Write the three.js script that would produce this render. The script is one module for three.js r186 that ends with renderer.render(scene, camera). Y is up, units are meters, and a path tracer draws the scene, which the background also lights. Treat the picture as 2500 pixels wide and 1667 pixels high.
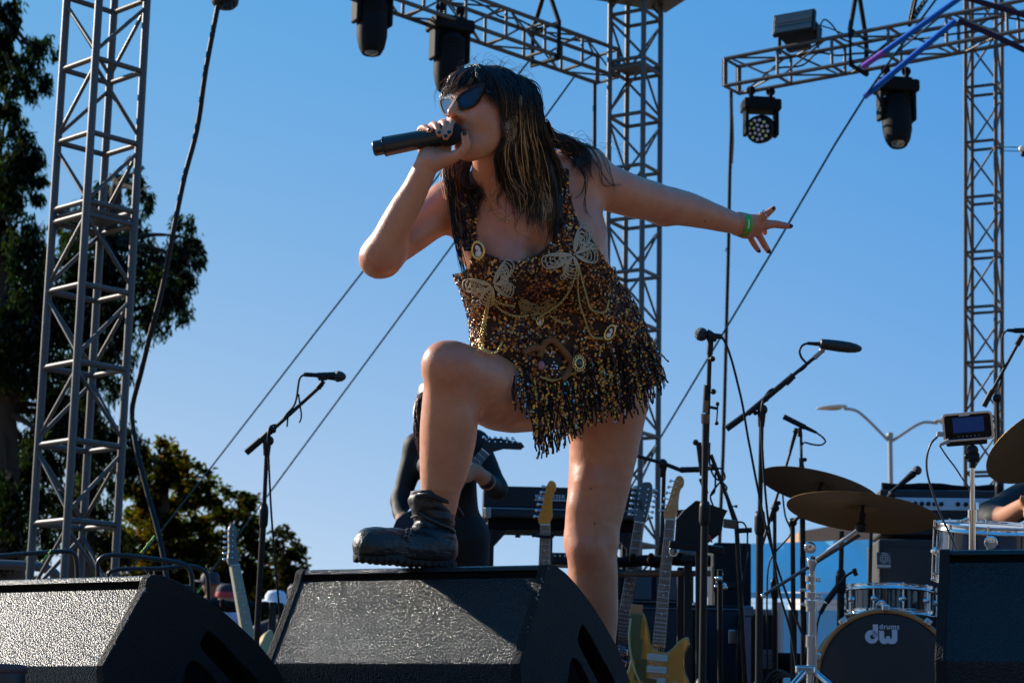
import * as THREE from 'three';
import { mergeGeometries } from 'three/addons/utils/BufferGeometryUtils.js';
import { RoundedBoxGeometry } from 'three/addons/geometries/RoundedBoxGeometry.js';
import { TextGeometry } from 'three/addons/geometries/TextGeometry.js';
import { FontLoader } from 'three/addons/loaders/FontLoader.js';
import { MeshSurfaceSampler } from 'three/addons/math/MeshSurfaceSampler.js';
import { ImprovedNoise } from 'three/addons/math/ImprovedNoise.js';

// ---------- camera, sky, sun, exposure ----------
const scene = new THREE.Scene(), EXPOSURE = 1.55;            // exposed for the shade; the sky's radiance below is set for that exposure
const FPX = 5000, CX = 1250, CY = 833.5;                       // the photograph's focal length and centre, in its own pixels
const camera = new THREE.PerspectiveCamera(2 * Math.atan(833.5 / FPX) * 180 / Math.PI, 1024 / 682, 0.1, 400);
camera.position.set(0, 0.06, 0);
camera.rotation.order = 'YXZ';
camera.rotation.set(Math.atan(966 / FPX), 0, 0.02);
camera.updateMatrixWorld(true);
camera.focus = 5; camera.userData.fStop = 11;
const sunDir = new THREE.Vector3(-0.762, 0.438, -0.476).normalize();
{
  const W = 1024, H = 512, data = new Float32Array(W * H * 4), clamp01 = (v) => Math.min(1, Math.max(0, v));
  for (let r = 0; r < H; r++) for (let c = 0; c < W; c++) {
    const up = ((r + 0.5) / H - 0.5) * Math.PI, az = ((c + 0.5) / W - 0.5) * 2 * Math.PI;
    const x = Math.cos(az) * Math.cos(up), y = Math.sin(up), z = Math.sin(az) * Math.cos(up);
    const cs = x * sunDir.x + y * sunDir.y + z * sunDir.z, el = Math.max(0, up) * 180 / Math.PI, k = Math.exp(-el / 9.5);
    const g = clamp01((cs - 0.38) / 0.62), warm = 0.4 * Math.pow(Math.max(0, cs), 24), o = (r * W + c) * 4;   // paler and whiter towards the sun
    data[o] = ((0.012 + 0.49 * k) * (1 + 1.6 * g) + warm) / EXPOSURE; data[o + 1] = ((0.25 + 0.49 * k) * (1 + 0.55 * g) + warm * 0.9) / EXPOSURE; data[o + 2] = ((0.70 + 0.24 * k) * (1 + 0.09 * g) + warm * 0.7) / EXPOSURE; data[o + 3] = 1;
    if (up < 0) { data[o] = 0.13; data[o + 1] = 0.12; data[o + 2] = 0.11; }
  }
  const sky = new THREE.DataTexture(data, W, H, THREE.RGBAFormat, THREE.FloatType);
  sky.mapping = THREE.EquirectangularReflectionMapping; sky.magFilter = THREE.LinearFilter; sky.needsUpdate = true;
  scene.background = sky; scene.environment = sky;
}
const sun = new THREE.DirectionalLight(new THREE.Color().setRGB(1, 0.91, 0.79), 5.0);
sun.position.copy(sunDir).multiplyScalar(60); sun.target.position.set(0, 1, -8); sun.position.add(sun.target.position);
sun.castShadow = true; sun.shadow.mapSize.set(4096, 4096);
Object.assign(sun.shadow.camera, { left: -30, right: 30, top: 30, bottom: -30, near: 1, far: 160 });
scene.add(sun, sun.target);
const renderer = new THREE.WebGLRenderer({ antialias: true });
renderer.toneMapping = THREE.LinearToneMapping; renderer.toneMappingExposure = EXPOSURE;
renderer.shadowMap.enabled = true;

// ---------- helpers ----------
const V = (x, y, z) => new THREE.Vector3(x, y, z);
let seedState = 20240611;
const rnd = () => { seedState = (seedState + 0x6d2b79f5) | 0; let t = Math.imul(seedState ^ (seedState >>> 15), 1 | seedState); t = (t + Math.imul(t ^ (t >>> 7), 61 | t)) ^ t; return ((t ^ (t >>> 14)) >>> 0) / 4294967296; };
const rr = (a, b) => a + (b - a) * rnd(), pick = (a) => a[Math.floor(rnd() * a.length)];
const lerp = (a, b, t) => a + (b - a) * t, clamp = (x, a = 0, b = 1) => Math.min(b, Math.max(a, x));
const noise = new ImprovedNoise();
// a world point at depth d (metres along the view axis) for a place (px, py) measured on the photograph
const P = (px, py, d) => V((px - CX) / FPX * d, -(py - CY) / FPX * d, -d).applyMatrix4(camera.matrixWorld);
const PA = (list, d0) => list.map(([x, y, d]) => P(x, y, d ?? d0));
const camInv = camera.matrixWorld.clone().invert();
const toPx = (p) => { const q = p.clone().applyMatrix4(camInv), d = -q.z; return [CX + q.x / d * FPX, CY - q.y / d * FPX, d]; };
const camQ = camera.quaternion.clone();
const camDir = (x, y, z) => V(x, y, z).applyQuaternion(camQ);
const mpx = (d) => d / FPX;                                    // metres per photograph pixel at depth d

const taken = new Map();
const numbered = (n) => { const k = taken.get(n) ?? 0; taken.set(n, k + 1); return k ? n + '_' + String(k).padStart(3, '0') : n; };
function thing(name, label, category, at, group) {
  const g = new THREE.Group(); g.name = numbered(name); if (at) g.position.copy(at);
  g.userData = { label, category }; if (group) g.userData.group = group;
  scene.add(g); return g;
}
const originOf = (o) => { const v = V(0, 0, 0); for (let q = o; q && q !== scene; q = q.parent) v.add(q.position); return v; };
const clean = (g) => { const n = g.index ? g.toNonIndexed() : g; for (const k of Object.keys(n.attributes)) if (!['position', 'normal', 'uv', 'color'].includes(k)) n.deleteAttribute(k); return n; };
function joined(list) {
  if (!Array.isArray(list)) return list;
  if (list.length === 1) return list[0];
  const all = list.map(clean), color = all.some((g) => g.attributes.color);
  for (const g of all) {
    const n = g.attributes.position.count;
    if (!g.attributes.uv) g.setAttribute('uv', new THREE.BufferAttribute(new Float32Array(n * 2), 2));
    if (!g.attributes.normal) g.computeVertexNormals();
    if (color && !g.attributes.color) g.setAttribute('color', new THREE.BufferAttribute(new Float32Array(n * 3).fill(1), 3));
  }
  return mergeGeometries(all);
}
// a part in world coordinates, put under its thing (or part)
function part(parent, name, geo, mat) {
  const g = joined(geo), o = originOf(parent); g.translate(-o.x, -o.y, -o.z);
  const m = new THREE.Mesh(g, mat); m.name = name; m.castShadow = m.receiveShadow = true; parent.add(m); return m;
}
function solo(name, label, category, geo, mat, group, at) {
  const g = joined(geo); g.computeBoundingBox(); const b = g.boundingBox, o = at ?? V((b.min.x + b.max.x) / 2, b.min.y, (b.min.z + b.max.z) / 2);
  g.translate(-o.x, -o.y, -o.z); const m = new THREE.Mesh(g, mat); m.position.copy(o); m.name = numbered(name); m.castShadow = m.receiveShadow = true;
  m.userData = { label, category }; if (group) m.userData.group = group; scene.add(m); return m;
}
function structure(name, geo, mat) { const m = new THREE.Mesh(joined(geo), mat); m.name = name; m.userData = { kind: 'structure' }; m.castShadow = m.receiveShadow = true; scene.add(m); return m; }
const M = (r, g, b, rough = 0.6, metal = 0, extra = {}) => new THREE.MeshPhysicalMaterial({ color: new THREE.Color().setRGB(r, g, b), roughness: rough, metalness: metal, side: THREE.DoubleSide, ...extra });

// geometry builders (world coordinates)
const Y = V(0, 1, 0);
function cyl(a, b, r1, r2 = r1, seg = 10, open = false) {
  const g = new THREE.CylinderGeometry(r2, r1, a.distanceTo(b), seg, 1, open);
  g.applyQuaternion(new THREE.Quaternion().setFromUnitVectors(Y, b.clone().sub(a).normalize())); const c = a.clone().add(b).multiplyScalar(0.5); return g.translate(c.x, c.y, c.z);
}
function frameMatrix(o, x, y, z) { return new THREE.Matrix4().makeBasis(x, y, z).setPosition(o); }
// turned solid: profile [[radius, distance along axis]...] from a towards b (unit)
function turned(a, dir, profile, seg = 20) {
  const g = new THREE.LatheGeometry(profile.map(([r, y]) => new THREE.Vector2(Math.max(r, 1e-5), y)), seg);
  return g.applyQuaternion(new THREE.Quaternion().setFromUnitVectors(Y, dir.clone().normalize())).translate(a.x, a.y, a.z);
}
function ball(c, r, ws = 14, hs = 10) { return new THREE.SphereGeometry(r, ws, hs).translate(c.x, c.y, c.z); }
// swept tube along points with radius or radii; smooth = subdivisions by Catmull-Rom
function sweep(pts, rad, seg = 6, smooth = 0, caps = true) {
  let p = pts, r = Array.isArray(rad) ? rad : pts.map(() => rad);
  if (smooth && pts.length > 2) {
    const c = new THREE.CatmullRomCurve3(pts, false, 'centripetal'), n = (pts.length - 1) * smooth, q = [], s = [];
    for (let i = 0; i <= n; i++) { const t = i / n, f = t * (pts.length - 1), k = Math.min(pts.length - 2, Math.floor(f)); q.push(c.getPoint(t)); s.push(lerp(r[k], r[k + 1], f - k)); }
    p = q; r = s;
  }
  const n = p.length, pos = [], nor = [], uv = [], idx = []; let up = null;
  for (let i = 0; i < n; i++) {
    const t = p[Math.min(n - 1, i + 1)].clone().sub(p[Math.max(0, i - 1)]).normalize();
    if (!up) { up = Math.abs(t.y) < 0.9 ? V(0, 1, 0) : V(1, 0, 0); }
    up.addScaledVector(t, -up.dot(t)); if (up.lengthSq() < 1e-8) up = V(t.z, t.x, t.y).addScaledVector(t, -t.dot(V(t.z, t.x, t.y))); up.normalize();
    const side = t.clone().cross(up);
    for (let j = 0; j <= seg; j++) {
      const a = j / seg * Math.PI * 2, d = up.clone().multiplyScalar(Math.cos(a)).addScaledVector(side, Math.sin(a));
      pos.push(p[i].x + d.x * r[i], p[i].y + d.y * r[i], p[i].z + d.z * r[i]); nor.push(d.x, d.y, d.z); uv.push(j / seg, i / n);
    }
  }
  const w = seg + 1;
  for (let i = 0; i < n - 1; i++) for (let j = 0; j < seg; j++) { const a = i * w + j, b = a + w; idx.push(a, a + 1, b, b, a + 1, b + 1); }
  if (caps) for (const e of [0, n - 1]) {
    const k = pos.length / 3; const t = p[e].clone().sub(p[e ? e - 1 : 1]).normalize(); pos.push(p[e].x, p[e].y, p[e].z); nor.push(t.x, t.y, t.z); uv.push(0, 0);
    for (let j = 0; j < seg; j++) e ? idx.push(e * w + j, e * w + j + 1, k) : idx.push(j + 1, j, k);
  }
  const g = new THREE.BufferGeometry(); g.setAttribute('position', new THREE.Float32BufferAttribute(pos, 3)); g.setAttribute('normal', new THREE.Float32BufferAttribute(nor, 3)); g.setAttribute('uv', new THREE.Float32BufferAttribute(uv, 2)); g.setIndex(idx);
  return g;
}
// rounded box of size w,h,d in a frame (origin at its centre)
function rbox(c, w, h, d, r = 0.008, x = V(1, 0, 0), y = V(0, 1, 0), seg = 2) {
  const z = x.clone().cross(y).normalize(); return new RoundedBoxGeometry(w, h, d, seg, Math.min(r, w / 2.01, h / 2.01, d / 2.01)).applyMatrix4(frameMatrix(c, x.clone().normalize(), z.clone().cross(x).normalize(), z));
}
const yaw = (a) => [V(Math.cos(a), 0, -Math.sin(a)), V(0, 1, 0)];
// flat outline [[u,v]...] extruded by t, placed with axes x, y at o
function plate(o, x, y, pts, t, bevel = 0, curved = false) {
  let s;
  if (curved) { const c = new THREE.CatmullRomCurve3(pts.map(([u, v]) => V(u, v, 0)), true, 'centripetal'); s = new THREE.Shape(c.getPoints(pts.length * 5).map((p) => new THREE.Vector2(p.x, p.y))); }
  else s = new THREE.Shape(pts.map(([u, v]) => new THREE.Vector2(u, v)));
  const g = new THREE.ExtrudeGeometry(s, { depth: t, bevelEnabled: bevel > 0, bevelThickness: bevel, bevelSize: bevel, bevelOffset: -bevel, bevelSegments: 2, curveSegments: 8 });
  const xx = x.clone().normalize(), z = xx.clone().cross(y).normalize(); return g.applyMatrix4(frameMatrix(o, xx, z.clone().cross(xx), z));
}
const font = await new FontLoader().loadAsync('fonts/droid/droid_sans_bold.typeface.json');
function text(str, size, o, x, y, t = 0.002) { const g = new TextGeometry(str, { font, size, depth: t, curveSegments: 4 }); const xx = x.clone().normalize(), z = xx.clone().cross(y).normalize(); return g.applyMatrix4(frameMatrix(o, xx, z.clone().cross(xx), z)); }

// ---------- textures ----------
function dataTex(n, f, srgb = false) {
  const d = new Uint8Array(n * n * 4);
  for (let y = 0; y < n; y++) for (let x = 0; x < n; x++) { const v = f(x / n, y / n), o = (y * n + x) * 4; for (let c = 0; c < 3; c++) d[o + c] = clamp(Array.isArray(v) ? v[c] : v) * 255; d[o + 3] = 255; }
  const t = new THREE.DataTexture(d, n, n); t.wrapS = t.wrapT = THREE.RepeatWrapping; t.magFilter = THREE.LinearFilter; t.minFilter = THREE.LinearMipmapLinearFilter; if (srgb) t.colorSpace = THREE.SRGBColorSpace; t.needsUpdate = true; return t;
}
// periodic value noise
function tileNoise(cells, seed) {
  let s = seed; const q = () => ((s = (s * 1664525 + 1013904223) >>> 0) / 4294967296), a = Array.from({ length: cells * cells }, q), f = (t) => t * t * (3 - 2 * t);
  return (u, v) => { const x = u * cells, y = v * cells, i = Math.floor(x), j = Math.floor(y), A = (m, n) => a[((n % cells + cells) % cells) * cells + ((m % cells + cells) % cells)], fx = f(x - i), fy = f(y - j); return lerp(lerp(A(i, j), A(i + 1, j), fx), lerp(A(i, j + 1), A(i + 1, j + 1), fx), fy); };
}
const tn = { a: tileNoise(64, 7), b: tileNoise(128, 11), c: tileNoise(16, 23), d: tileNoise(8, 31), e: tileNoise(210, 37) };
// textured cabinet coating: lumpy rubbery paint, a lump every 3-4 mm; uv in metres, the texture spans 0.4 m
const coatBump = (() => {
  const n = 1024, cells = 104, a = new Float32Array(n * n), q = n / cells;
  for (let j = 0; j < cells; j++) for (let i = 0; i < cells; i++) {
    const cx = (i + rnd()) * q, cy = (j + rnd()) * q, R = q * rr(0.42, 0.78), hgt = rr(0.45, 1);
    for (let y = Math.floor(cy - R); y <= cy + R; y++) for (let x = Math.floor(cx - R); x <= cx + R; x++) { const e = ((x - cx) ** 2 + (y - cy) ** 2) / (R * R); if (e < 1) { const o = ((y + n) % n) * n + (x + n) % n; a[o] = Math.max(a[o], hgt * Math.sqrt(1 - e)); } }
  }
  const A = (x, y) => a[((y + n) % n) * n + (x + n) % n], k = 3.4;       // as a normal map: lumps are near a pixel across
  return dataTex(n, (u, v) => { const x = Math.round(u * n), y = Math.round(v * n), gx = (A(x - 1, y) - A(x + 1, y)) * k, gy = (A(x, y - 1) - A(x, y + 1)) * k, l = Math.hypot(gx, gy, 1); return [gx / l * 0.5 + 0.5, gy / l * 0.5 + 0.5, 0.5 / l + 0.5]; });
})();
coatBump.repeat.set(2.5, 2.5);
const fabricBump = dataTex(512, (u, v) => 0.5 * tn.a(u, v) + 0.5 * tn.b(u, v)); fabricBump.repeat.set(4, 4);
const grilleTex = dataTex(256, (u, v) => { const s = (Math.sin(u * Math.PI * 64) * Math.sin(v * Math.PI * 64)) * 0.5 + 0.5; return 0.3 + 0.7 * s; }); grilleTex.repeat.set(4, 4);
const groundTex = dataTex(512, (u, v) => { const n = 0.5 * tn.c(u, v) + 0.3 * tn.a(u, v) + 0.2 * tn.b(u, v); return [0.54 + 0.14 * n, 0.43 + 0.14 * n, 0.30 + 0.13 * n]; }, true);

// ---------- materials ----------
const mat = {
  blackMetal: M(0.011, 0.011, 0.012, 0.45, 0, { specularIntensity: 0.55 }), blackPlastic: M(0.009, 0.009, 0.010, 0.5, 0, { specularIntensity: 0.5 }), blackSoft: M(0.008, 0.0075, 0.0075, 0.9, 0, { specularIntensity: 0.3 }), rubber: M(0.009, 0.009, 0.009, 0.75, 0, { specularIntensity: 0.4 }),
  alu: M(0.085, 0.080, 0.078, 0.5, 0.4), aluDark: M(0.05, 0.048, 0.048, 0.5, 0.4), chrome: M(0.72, 0.72, 0.74, 0.12, 1), gold: M(0.80, 0.55, 0.20, 0.25, 1), cable: M(0.009, 0.009, 0.010, 0.55, 0, { specularIntensity: 0.5 }),
  wire: M(0.02, 0.045, 0.07, 1, 0, { specularIntensity: 0 }),
  lampBlack: M(0.006, 0.006, 0.007, 0.7, 0, { specularIntensity: 0.3 }),
  glass: M(0.03, 0.03, 0.035, 0.05, 0, { clearcoat: 1 }), lens: M(0.25, 0.27, 0.3, 0.08, 0.6),
  green: M(0.12, 0.65, 0.05, 0.5), coat: M(0.009, 0.010, 0.013, 0.15, 0, { normalMap: coatBump, specularIntensity: 0.6 }), coatSunlit: M(0.055, 0.052, 0.048, 0.34, 0, { normalMap: coatBump, specularIntensity: 0.7 }),  // the paler coat has the left monitor's sunlight put into its colour
  grille: M(0.018, 0.019, 0.022, 0.7, 0, { bumpMap: grilleTex, bumpScale: 0.002 }),
};

// ---------- the setting ----------
{
  const g = new THREE.PlaneGeometry(360, 360).rotateX(-Math.PI / 2).translate(0, -1.5, -60);
  groundTex.repeat.set(60, 60); structure('ground', g, M(1, 1, 1, 0.95, 0, { map: groundTex }));
  const deck = M(0.06, 0.057, 0.053, 0.7);
  structure('stage_floor', [new THREE.BoxGeometry(9, 1.46, 9.2).translate(0.5, -0.73, -3.75 - 4.6)], deck);
  structure('backstage_deck', [new THREE.BoxGeometry(8, 1.44, 11.8).translate(-3.6, -0.73, -13.0 - 5.95)], deck);
}

// ---------- trusses ----------
// box truss along u from o: four chords, frames of rungs every bay, one diagonal per side and bay; cor = four unit-square corners as vectors
function truss(g, o, u, cor, from, to, bay, cr, rung, brace, m, plates = []) {
  const at = (k, t) => o.clone().add(cor[k % 4]).addScaledVector(u, t);
  for (let k = 0; k < 4; k++) part(g, 'chord', cyl(at(k, from), at(k, to), cr, cr, 12), m);
  let i = 0;
  for (let t = Math.ceil(from / bay) * bay; t <= to - 0.02; t += bay, i++) {
    const lv = Math.round(t / bay);
    for (let k = 0; k < 4; k++) {
      const p = plates.includes(lv);
      part(g, p ? 'joint_plate' : 'rung', p ? [cyl(at(k, t - 0.035), at(k + 1, t - 0.035), rung, rung, 8), cyl(at(k, t + 0.035), at(k + 1, t + 0.035), rung, rung, 8)] : cyl(at(k, t), at(k + 1, t), rung, rung, 8), m);
      const t2 = t + bay; if (t2 > to) continue;
      const flip = (k + lv) % 2 === 0, a = at(flip ? k : k + 1, t + bay * 0.1), b = at(flip ? k + 1 : k, t2 - bay * 0.1);
      part(g, 'brace', cyl(a, b, brace, brace, 6), m);
    }
    if (plates.includes(lv)) { const s = cor[0].clone().sub(cor[1]), q = cor[2].clone().sub(cor[1]); part(g, 'plate', rbox(at(0, t).add(at(2, t)).multiplyScalar(0.5), s.length() - 0.02, 0.012, q.length() - 0.02, 0.003, s.clone().normalize(), u), m); }
  }
}
const planCorners = (R, aDeg) => [0, 1, 2, 3].map((k) => { const a = (aDeg + 90 * k) * Math.PI / 180; return V(Math.cos(a) * R, 0, Math.sin(a) * R); });
function tower(px, py, d, Rpx, aDeg, bayLen, refY, plates, label, lean, topY = 6.6) {
  const c = P(px, py, d), u = lean ? P(px, lean[0], d).sub(P(px, lean[1], d)).normalize() : V(0, 1, 0), R = Rpx * mpx(d);
  const ref = P(px, refY, d), foot = ref.clone().addScaledVector(u, -(ref.y + 1.5) / u.y);
  const g = thing('truss_tower', label, 'truss', V(foot.x, -1.5, foot.z), 'aluminium truss towers');
  truss(g, ref, u, planCorners(R, aDeg), -(ref.y + 1.5) / u.y, topY - ref.y, bayLen, R * 0.1, R * 0.073, R * 0.05, mat.alu, plates);
  part(g, 'base_plate', rbox(V(foot.x, -1.49, foot.z), R * 2.6, 0.02, R * 2.6, 0.004), mat.alu);
  return g;
}
tower(228, 724, 10.8, 99.5, 89, 0.405, 531, [0], 'grey truss tower at left, largest of the three, before the dark tree');
const tc = tower(1551, 600, 17, 65, 75.7, 0.44, 167, [0], 'truss tower in the middle, rising behind the singer at the end of the upper beam');
tower(2403, 500, 17, 52, 70, 0.455, 354, [], 'truss tower at the right edge, behind the drum kit', [100, 1100]);
{ // sleeve block on the middle tower
  const c = P(1560, -12, 17), [x, y] = yaw(0.42); part(tc, 'sleeve_block', [rbox(c, 0.74, 0.05, 0.42, 0.006, x, y), rbox(c.clone().add(V(0, 0.16, 0)), 0.7, 0.03, 0.4, 0.006, x, y)], mat.aluDark);
}
// level beams: [end px, py, depth] -> [other end]; s = side length
function beam(a, b, s, bayLen, label, plates) {
  const A = P(...a), B = P(...b); B.y = A.y;
  const u = B.clone().sub(A), L = u.length(); u.normalize(); const side = u.clone().cross(Y).normalize();
  const cor = [[-1, -1], [1, -1], [1, 1], [-1, 1]].map(([p, q]) => side.clone().multiplyScalar(p * s / 2).add(V(0, q * s / 2, 0)));
  const g = thing('truss_beam', label, 'truss', V((A.x + B.x) / 2, A.y - s / 2, (A.z + B.z) / 2), 'aluminium truss beams');
  truss(g, A, u, cor, 0, L, bayLen, 0.0175, 0.0135, 0.009, mat.alu);
  part(g, 'end_plate', [-1, 1].map((p) => rbox(A.clone().addScaledVector(side, p * s / 2), 0.05, s, 0.012, 0.002, side.clone().cross(V(0, 1, 0)), V(0, 1, 0))), mat.aluDark);
  return { g, A, B, u, side, s };
}
const beamA = beam([1484, 162, 17.2], [800, -95, 15.1], 0.24, 0.44, 'horizontal truss beam ending at the middle tower above the singer');
const beamB = beam([1787, 186, 17.4], [2620, 38, 15.7], 0.24, 0.5, 'horizontal truss beam at upper right carrying two lamps and a panel');
// slings and chains that hold the beams
function sling(bm, t, hook, label, ups) {
  const c = bm.A.clone().addScaledVector(bm.u, t), h = bm.s / 2 + 0.03, lo = c.clone();
  const ring = [[-1, -1], [1, -1], [1, 1], [-1, 1], [-1, -1]].map(([p, q]) => lo.clone().addScaledVector(bm.side, p * h).add(V(0, q * h, 0)));
  const g = thing('lifting_sling', label, 'sling', c.clone().add(V(0, -h, 0)), 'black slings on the beams');
  part(g, 'loop', sweep(ring, 0.021, 6, 0), mat.rubber);
  for (const s of [-1, 1]) part(g, 'leg', sweep([c.clone().addScaledVector(bm.side, s * h).add(V(0, h, 0)), c.clone().addScaledVector(bm.side, s * 0.02).add(V(0, hook, 0))], 0.02, 6), mat.rubber);
  const top = c.clone().add(V(0, hook, 0));
  part(g, 'shackle', [new THREE.TorusGeometry(0.035, 0.011, 8, 16).translate(top.x, top.y, top.z), ball(top.clone().add(V(0, 0.05, 0)), 0.026)], mat.blackMetal);
  part(g, 'chain', sweep([top.clone().add(V(0, 0.06, 0)), top.clone().add(V(0, 1.2, 0))], 0.014, 5), mat.blackMetal);
}
sling(beamA, 0.75, 0.46, 'black lifting sling looped round the beam above the singer');
sling(beamB, 1.18, 0.52, 'black lifting sling looped round the right beam beside the panel');
{
  const a = P(2222, 58, 16.7), g = thing('lifting_chain', 'dark lifting chain in two strands near the blue sleeves', 'chain', a);
  for (const e of [[2248, -60], [2300, -60]]) {
    const b = P(...e, 16.7), n = 26, L = [];
    for (let i = 0; i < n; i++) { const c = a.clone().lerp(b, (i + 0.5) / n), t = new THREE.TorusGeometry(0.017, 0.007, 5, 8).scale(1, 1.5, 1); if (i % 2) t.rotateY(Math.PI / 2); t.applyQuaternion(new THREE.Quaternion().setFromUnitVectors(Y, b.clone().sub(a).normalize())); L.push(t.translate(c.x, c.y, c.z)); }
    part(g, 'strand', L, mat.blackMetal);
  }
}

// ---------- lighting fixtures ----------
// hung lamp: top = where its clamps meet the truss, w = base width; aim = direction of its head
function movingHead(top, w, aim, label, turn, wash = false, baseH = 0.30) {
  const g = thing('moving_head_lamp', label, 'stage lamp', top, 'stage lamps hung from the beams'), [x, y] = yaw(turn), z = x.clone().cross(y);
  const b = top.clone().add(V(0, -w * 0.42, 0));
  for (const s of [-1, 1]) part(g, 'clamp', [rbox(top.clone().addScaledVector(x, s * w * 0.26).add(V(0, -w * 0.08, 0)), w * 0.1, w * 0.34, w * 0.16, 0.008, x, y), new THREE.TorusGeometry(0.03, 0.011, 6, 14).translate(...top.clone().addScaledVector(x, s * w * 0.26).toArray())], mat.lampBlack);
  part(g, 'base', [rbox(b, w, w * baseH, w * 0.62, w * 0.06, x, y), rbox(b.clone().add(V(0, w * 0.16, 0)), w * 0.7, w * 0.12, w * 0.4, w * 0.03, x, y)], mat.lampBlack);
  const piv = b.clone().add(V(0, -w * (wash ? 0.62 : 0.68), 0));
  for (const s of [-1, 1]) part(g, 'yoke_arm', rbox(b.clone().lerp(piv, 0.55).addScaledVector(x, s * w * 0.40), w * 0.11, w * 0.95, w * 0.36, w * 0.05, x, y), mat.lampBlack);
  const A = aim.clone().normalize();
  if (wash) {
    const head = part(g, 'head', turned(piv.clone().addScaledVector(A, -w * 0.34), A, [[0, 0], [w * 0.22, 0.002], [w * 0.33, w * 0.1], [w * 0.37, w * 0.26], [w * 0.37, w * 0.50], [w * 0.34, w * 0.56], [w * 0.33, w * 0.53], [0, w * 0.53]], 28), mat.lampBlack);
    const u = A.clone().cross(Y).normalize(), v = u.clone().cross(A), f = piv.clone().addScaledVector(A, w * 0.20);
    const lensMats = [M(0.75, 0.62, 0.7, 0.1, 0.2, { clearcoat: 1 }), M(0.7, 0.75, 0.3, 0.1, 0.2, { clearcoat: 1 })];
    for (const [n, rad] of [[1, 0], [6, 0.13], [12, 0.255]]) for (let i = 0; i < n; i++) { const a = i / n * 6.283 + rad * 3; part(head, 'lens', new THREE.SphereGeometry(w * 0.047, 10, 7).translate(...f.clone().addScaledVector(u, Math.cos(a) * rad * w).addScaledVector(v, Math.sin(a) * rad * w).toArray()), lensMats[(i * 5 + n) % 3 === 0 ? 1 : 0]); }
  } else {
    const k = w * 0.36, head = part(g, 'head', turned(piv.clone().addScaledVector(A, -w * 0.5), A, [[0, 0], [k * 0.7, 0.002], [k * 0.98, w * 0.14], [k, w * 0.55], [k * 0.97, w * 0.95], [k * 0.82, w * 1.22], [k * 0.62, w * 1.36], [k * 0.55, w * 1.37], [k * 0.5, w * 1.33], [0, w * 1.33]], 26), mat.lampBlack);
    part(head, 'lens', turned(piv.clone().addScaledVector(A, w * 0.835), A, [[k * 0.48, 0], [k * 0.4, w * 0.03], [k * 0.2, w * 0.05], [0, w * 0.055]], 18), mat.lens);
    for (let i = 0; i < 3; i++) part(head, 'cooling_rib', turned(piv.clone().addScaledVector(A, -w * 0.3 + i * w * 0.09), A, [[k * 0.98, 0], [k * 1.04, w * 0.012], [k * 1.04, w * 0.03], [k * 0.98, w * 0.042]], 24), mat.lampBlack);
  }
  return g;
}
const down = V(0, -1, 0);
movingHead(P(912, -68, 15.4), 0.33, V(0.02, -1, 0.08), 'bullet shaped stage lamp hanging at the top edge, leftmost on the beam', 0.5);
movingHead(P(1100, 22, 15.9), 0.34, V(-0.02, -1, 0.05), 'black stage lamp hanging straight down just behind the singer\'s head', 0.5);
movingHead(P(1858, 222, 17.2), 0.32, V(-0.42, -0.35, 0.85), 'stage lamp with a round face of many small lenses, under the right beam', 0.1, true);
movingHead(P(2188, 172, 16.7), 0.34, V(-0.03, -0.96, 0.32), 'black stage lamp pointing down from the right beam beside the blue sleeves', 0.15);
{ // dark hoist body at the top edge and the cable that drops from it
  const c = P(548, 18, 10.6), g = thing('chain_hoist', 'dark motor body peeking in at the top edge above a hanging cable', 'hoist', c);
  part(g, 'body', turned(c, Y, [[0, 0], [0.05, 0], [0.068, 0.02], [0.072, 0.06], [0.07, 0.3], [0.05, 0.33], [0, 0.33]], 18), mat.blackPlastic);
  part(g, 'hook', sweep([c.clone().add(V(0, 0.33, 0)), c.clone().add(V(0, 0.9, 0))], 0.012, 6), mat.blackMetal);
  part(g, 'guide', rbox(c.clone().add(V(0.02, 0.0, 0.04)), 0.05, 0.05, 0.03, 0.006), mat.blackMetal);
}
solo('hanging_cable', 'thick black cable hanging from the top edge and tied to the left tower', 'cable', [sweep(PA([[531, 15, 10.55], [502, 168, 10.5], [480, 316, 10.5], [449, 434, 10.45], [423, 561, 10.4], [393, 714, 10.4], [370, 800, 10.4], [343, 910, 10.45], [321, 1004, 10.5], [332, 1093, 10.4], [359, 1203, 10.3], [387, 1308, 10.2], [406, 1413, 10.1], [424, 1560, 10], [432, 1800, 9.9]]), 0.0135, 8, 5)], mat.cable);
solo('hanging_cable', 'straight black cable dropping from the beam behind the singer\'s shoulder', 'cable', sweep(PA([[1452, 204, 17.1], [1451, 500, 17], [1450, 800, 17], [1448, 1150, 17], [1446, 1600, 17]]), 0.017, 7, 3), mat.cable);
solo('hanging_cable', 'straight black cable dropping from the left end of the right beam', 'cable', [sweep(PA([[1785, 222, 17.2], [1786, 300, 17.2], [1782, 430, 17.2], [1779, 600, 17.2], [1775, 750, 17.2], [1766, 1100, 17.1], [1760, 1245, 17], [1752, 1500, 17], [1746, 1800, 17]]), 0.016, 7, 3), sweep(PA([[1787, 236, 17.15], [1791, 340, 17.15], [1788, 400, 17.15]]), 0.006, 5, 3), sweep(PA([[1779, 604, 17.2], [1773, 607, 17.2], [1771, 614, 17.2]]), 0.005, 5, 3)], mat.cable);
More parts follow.
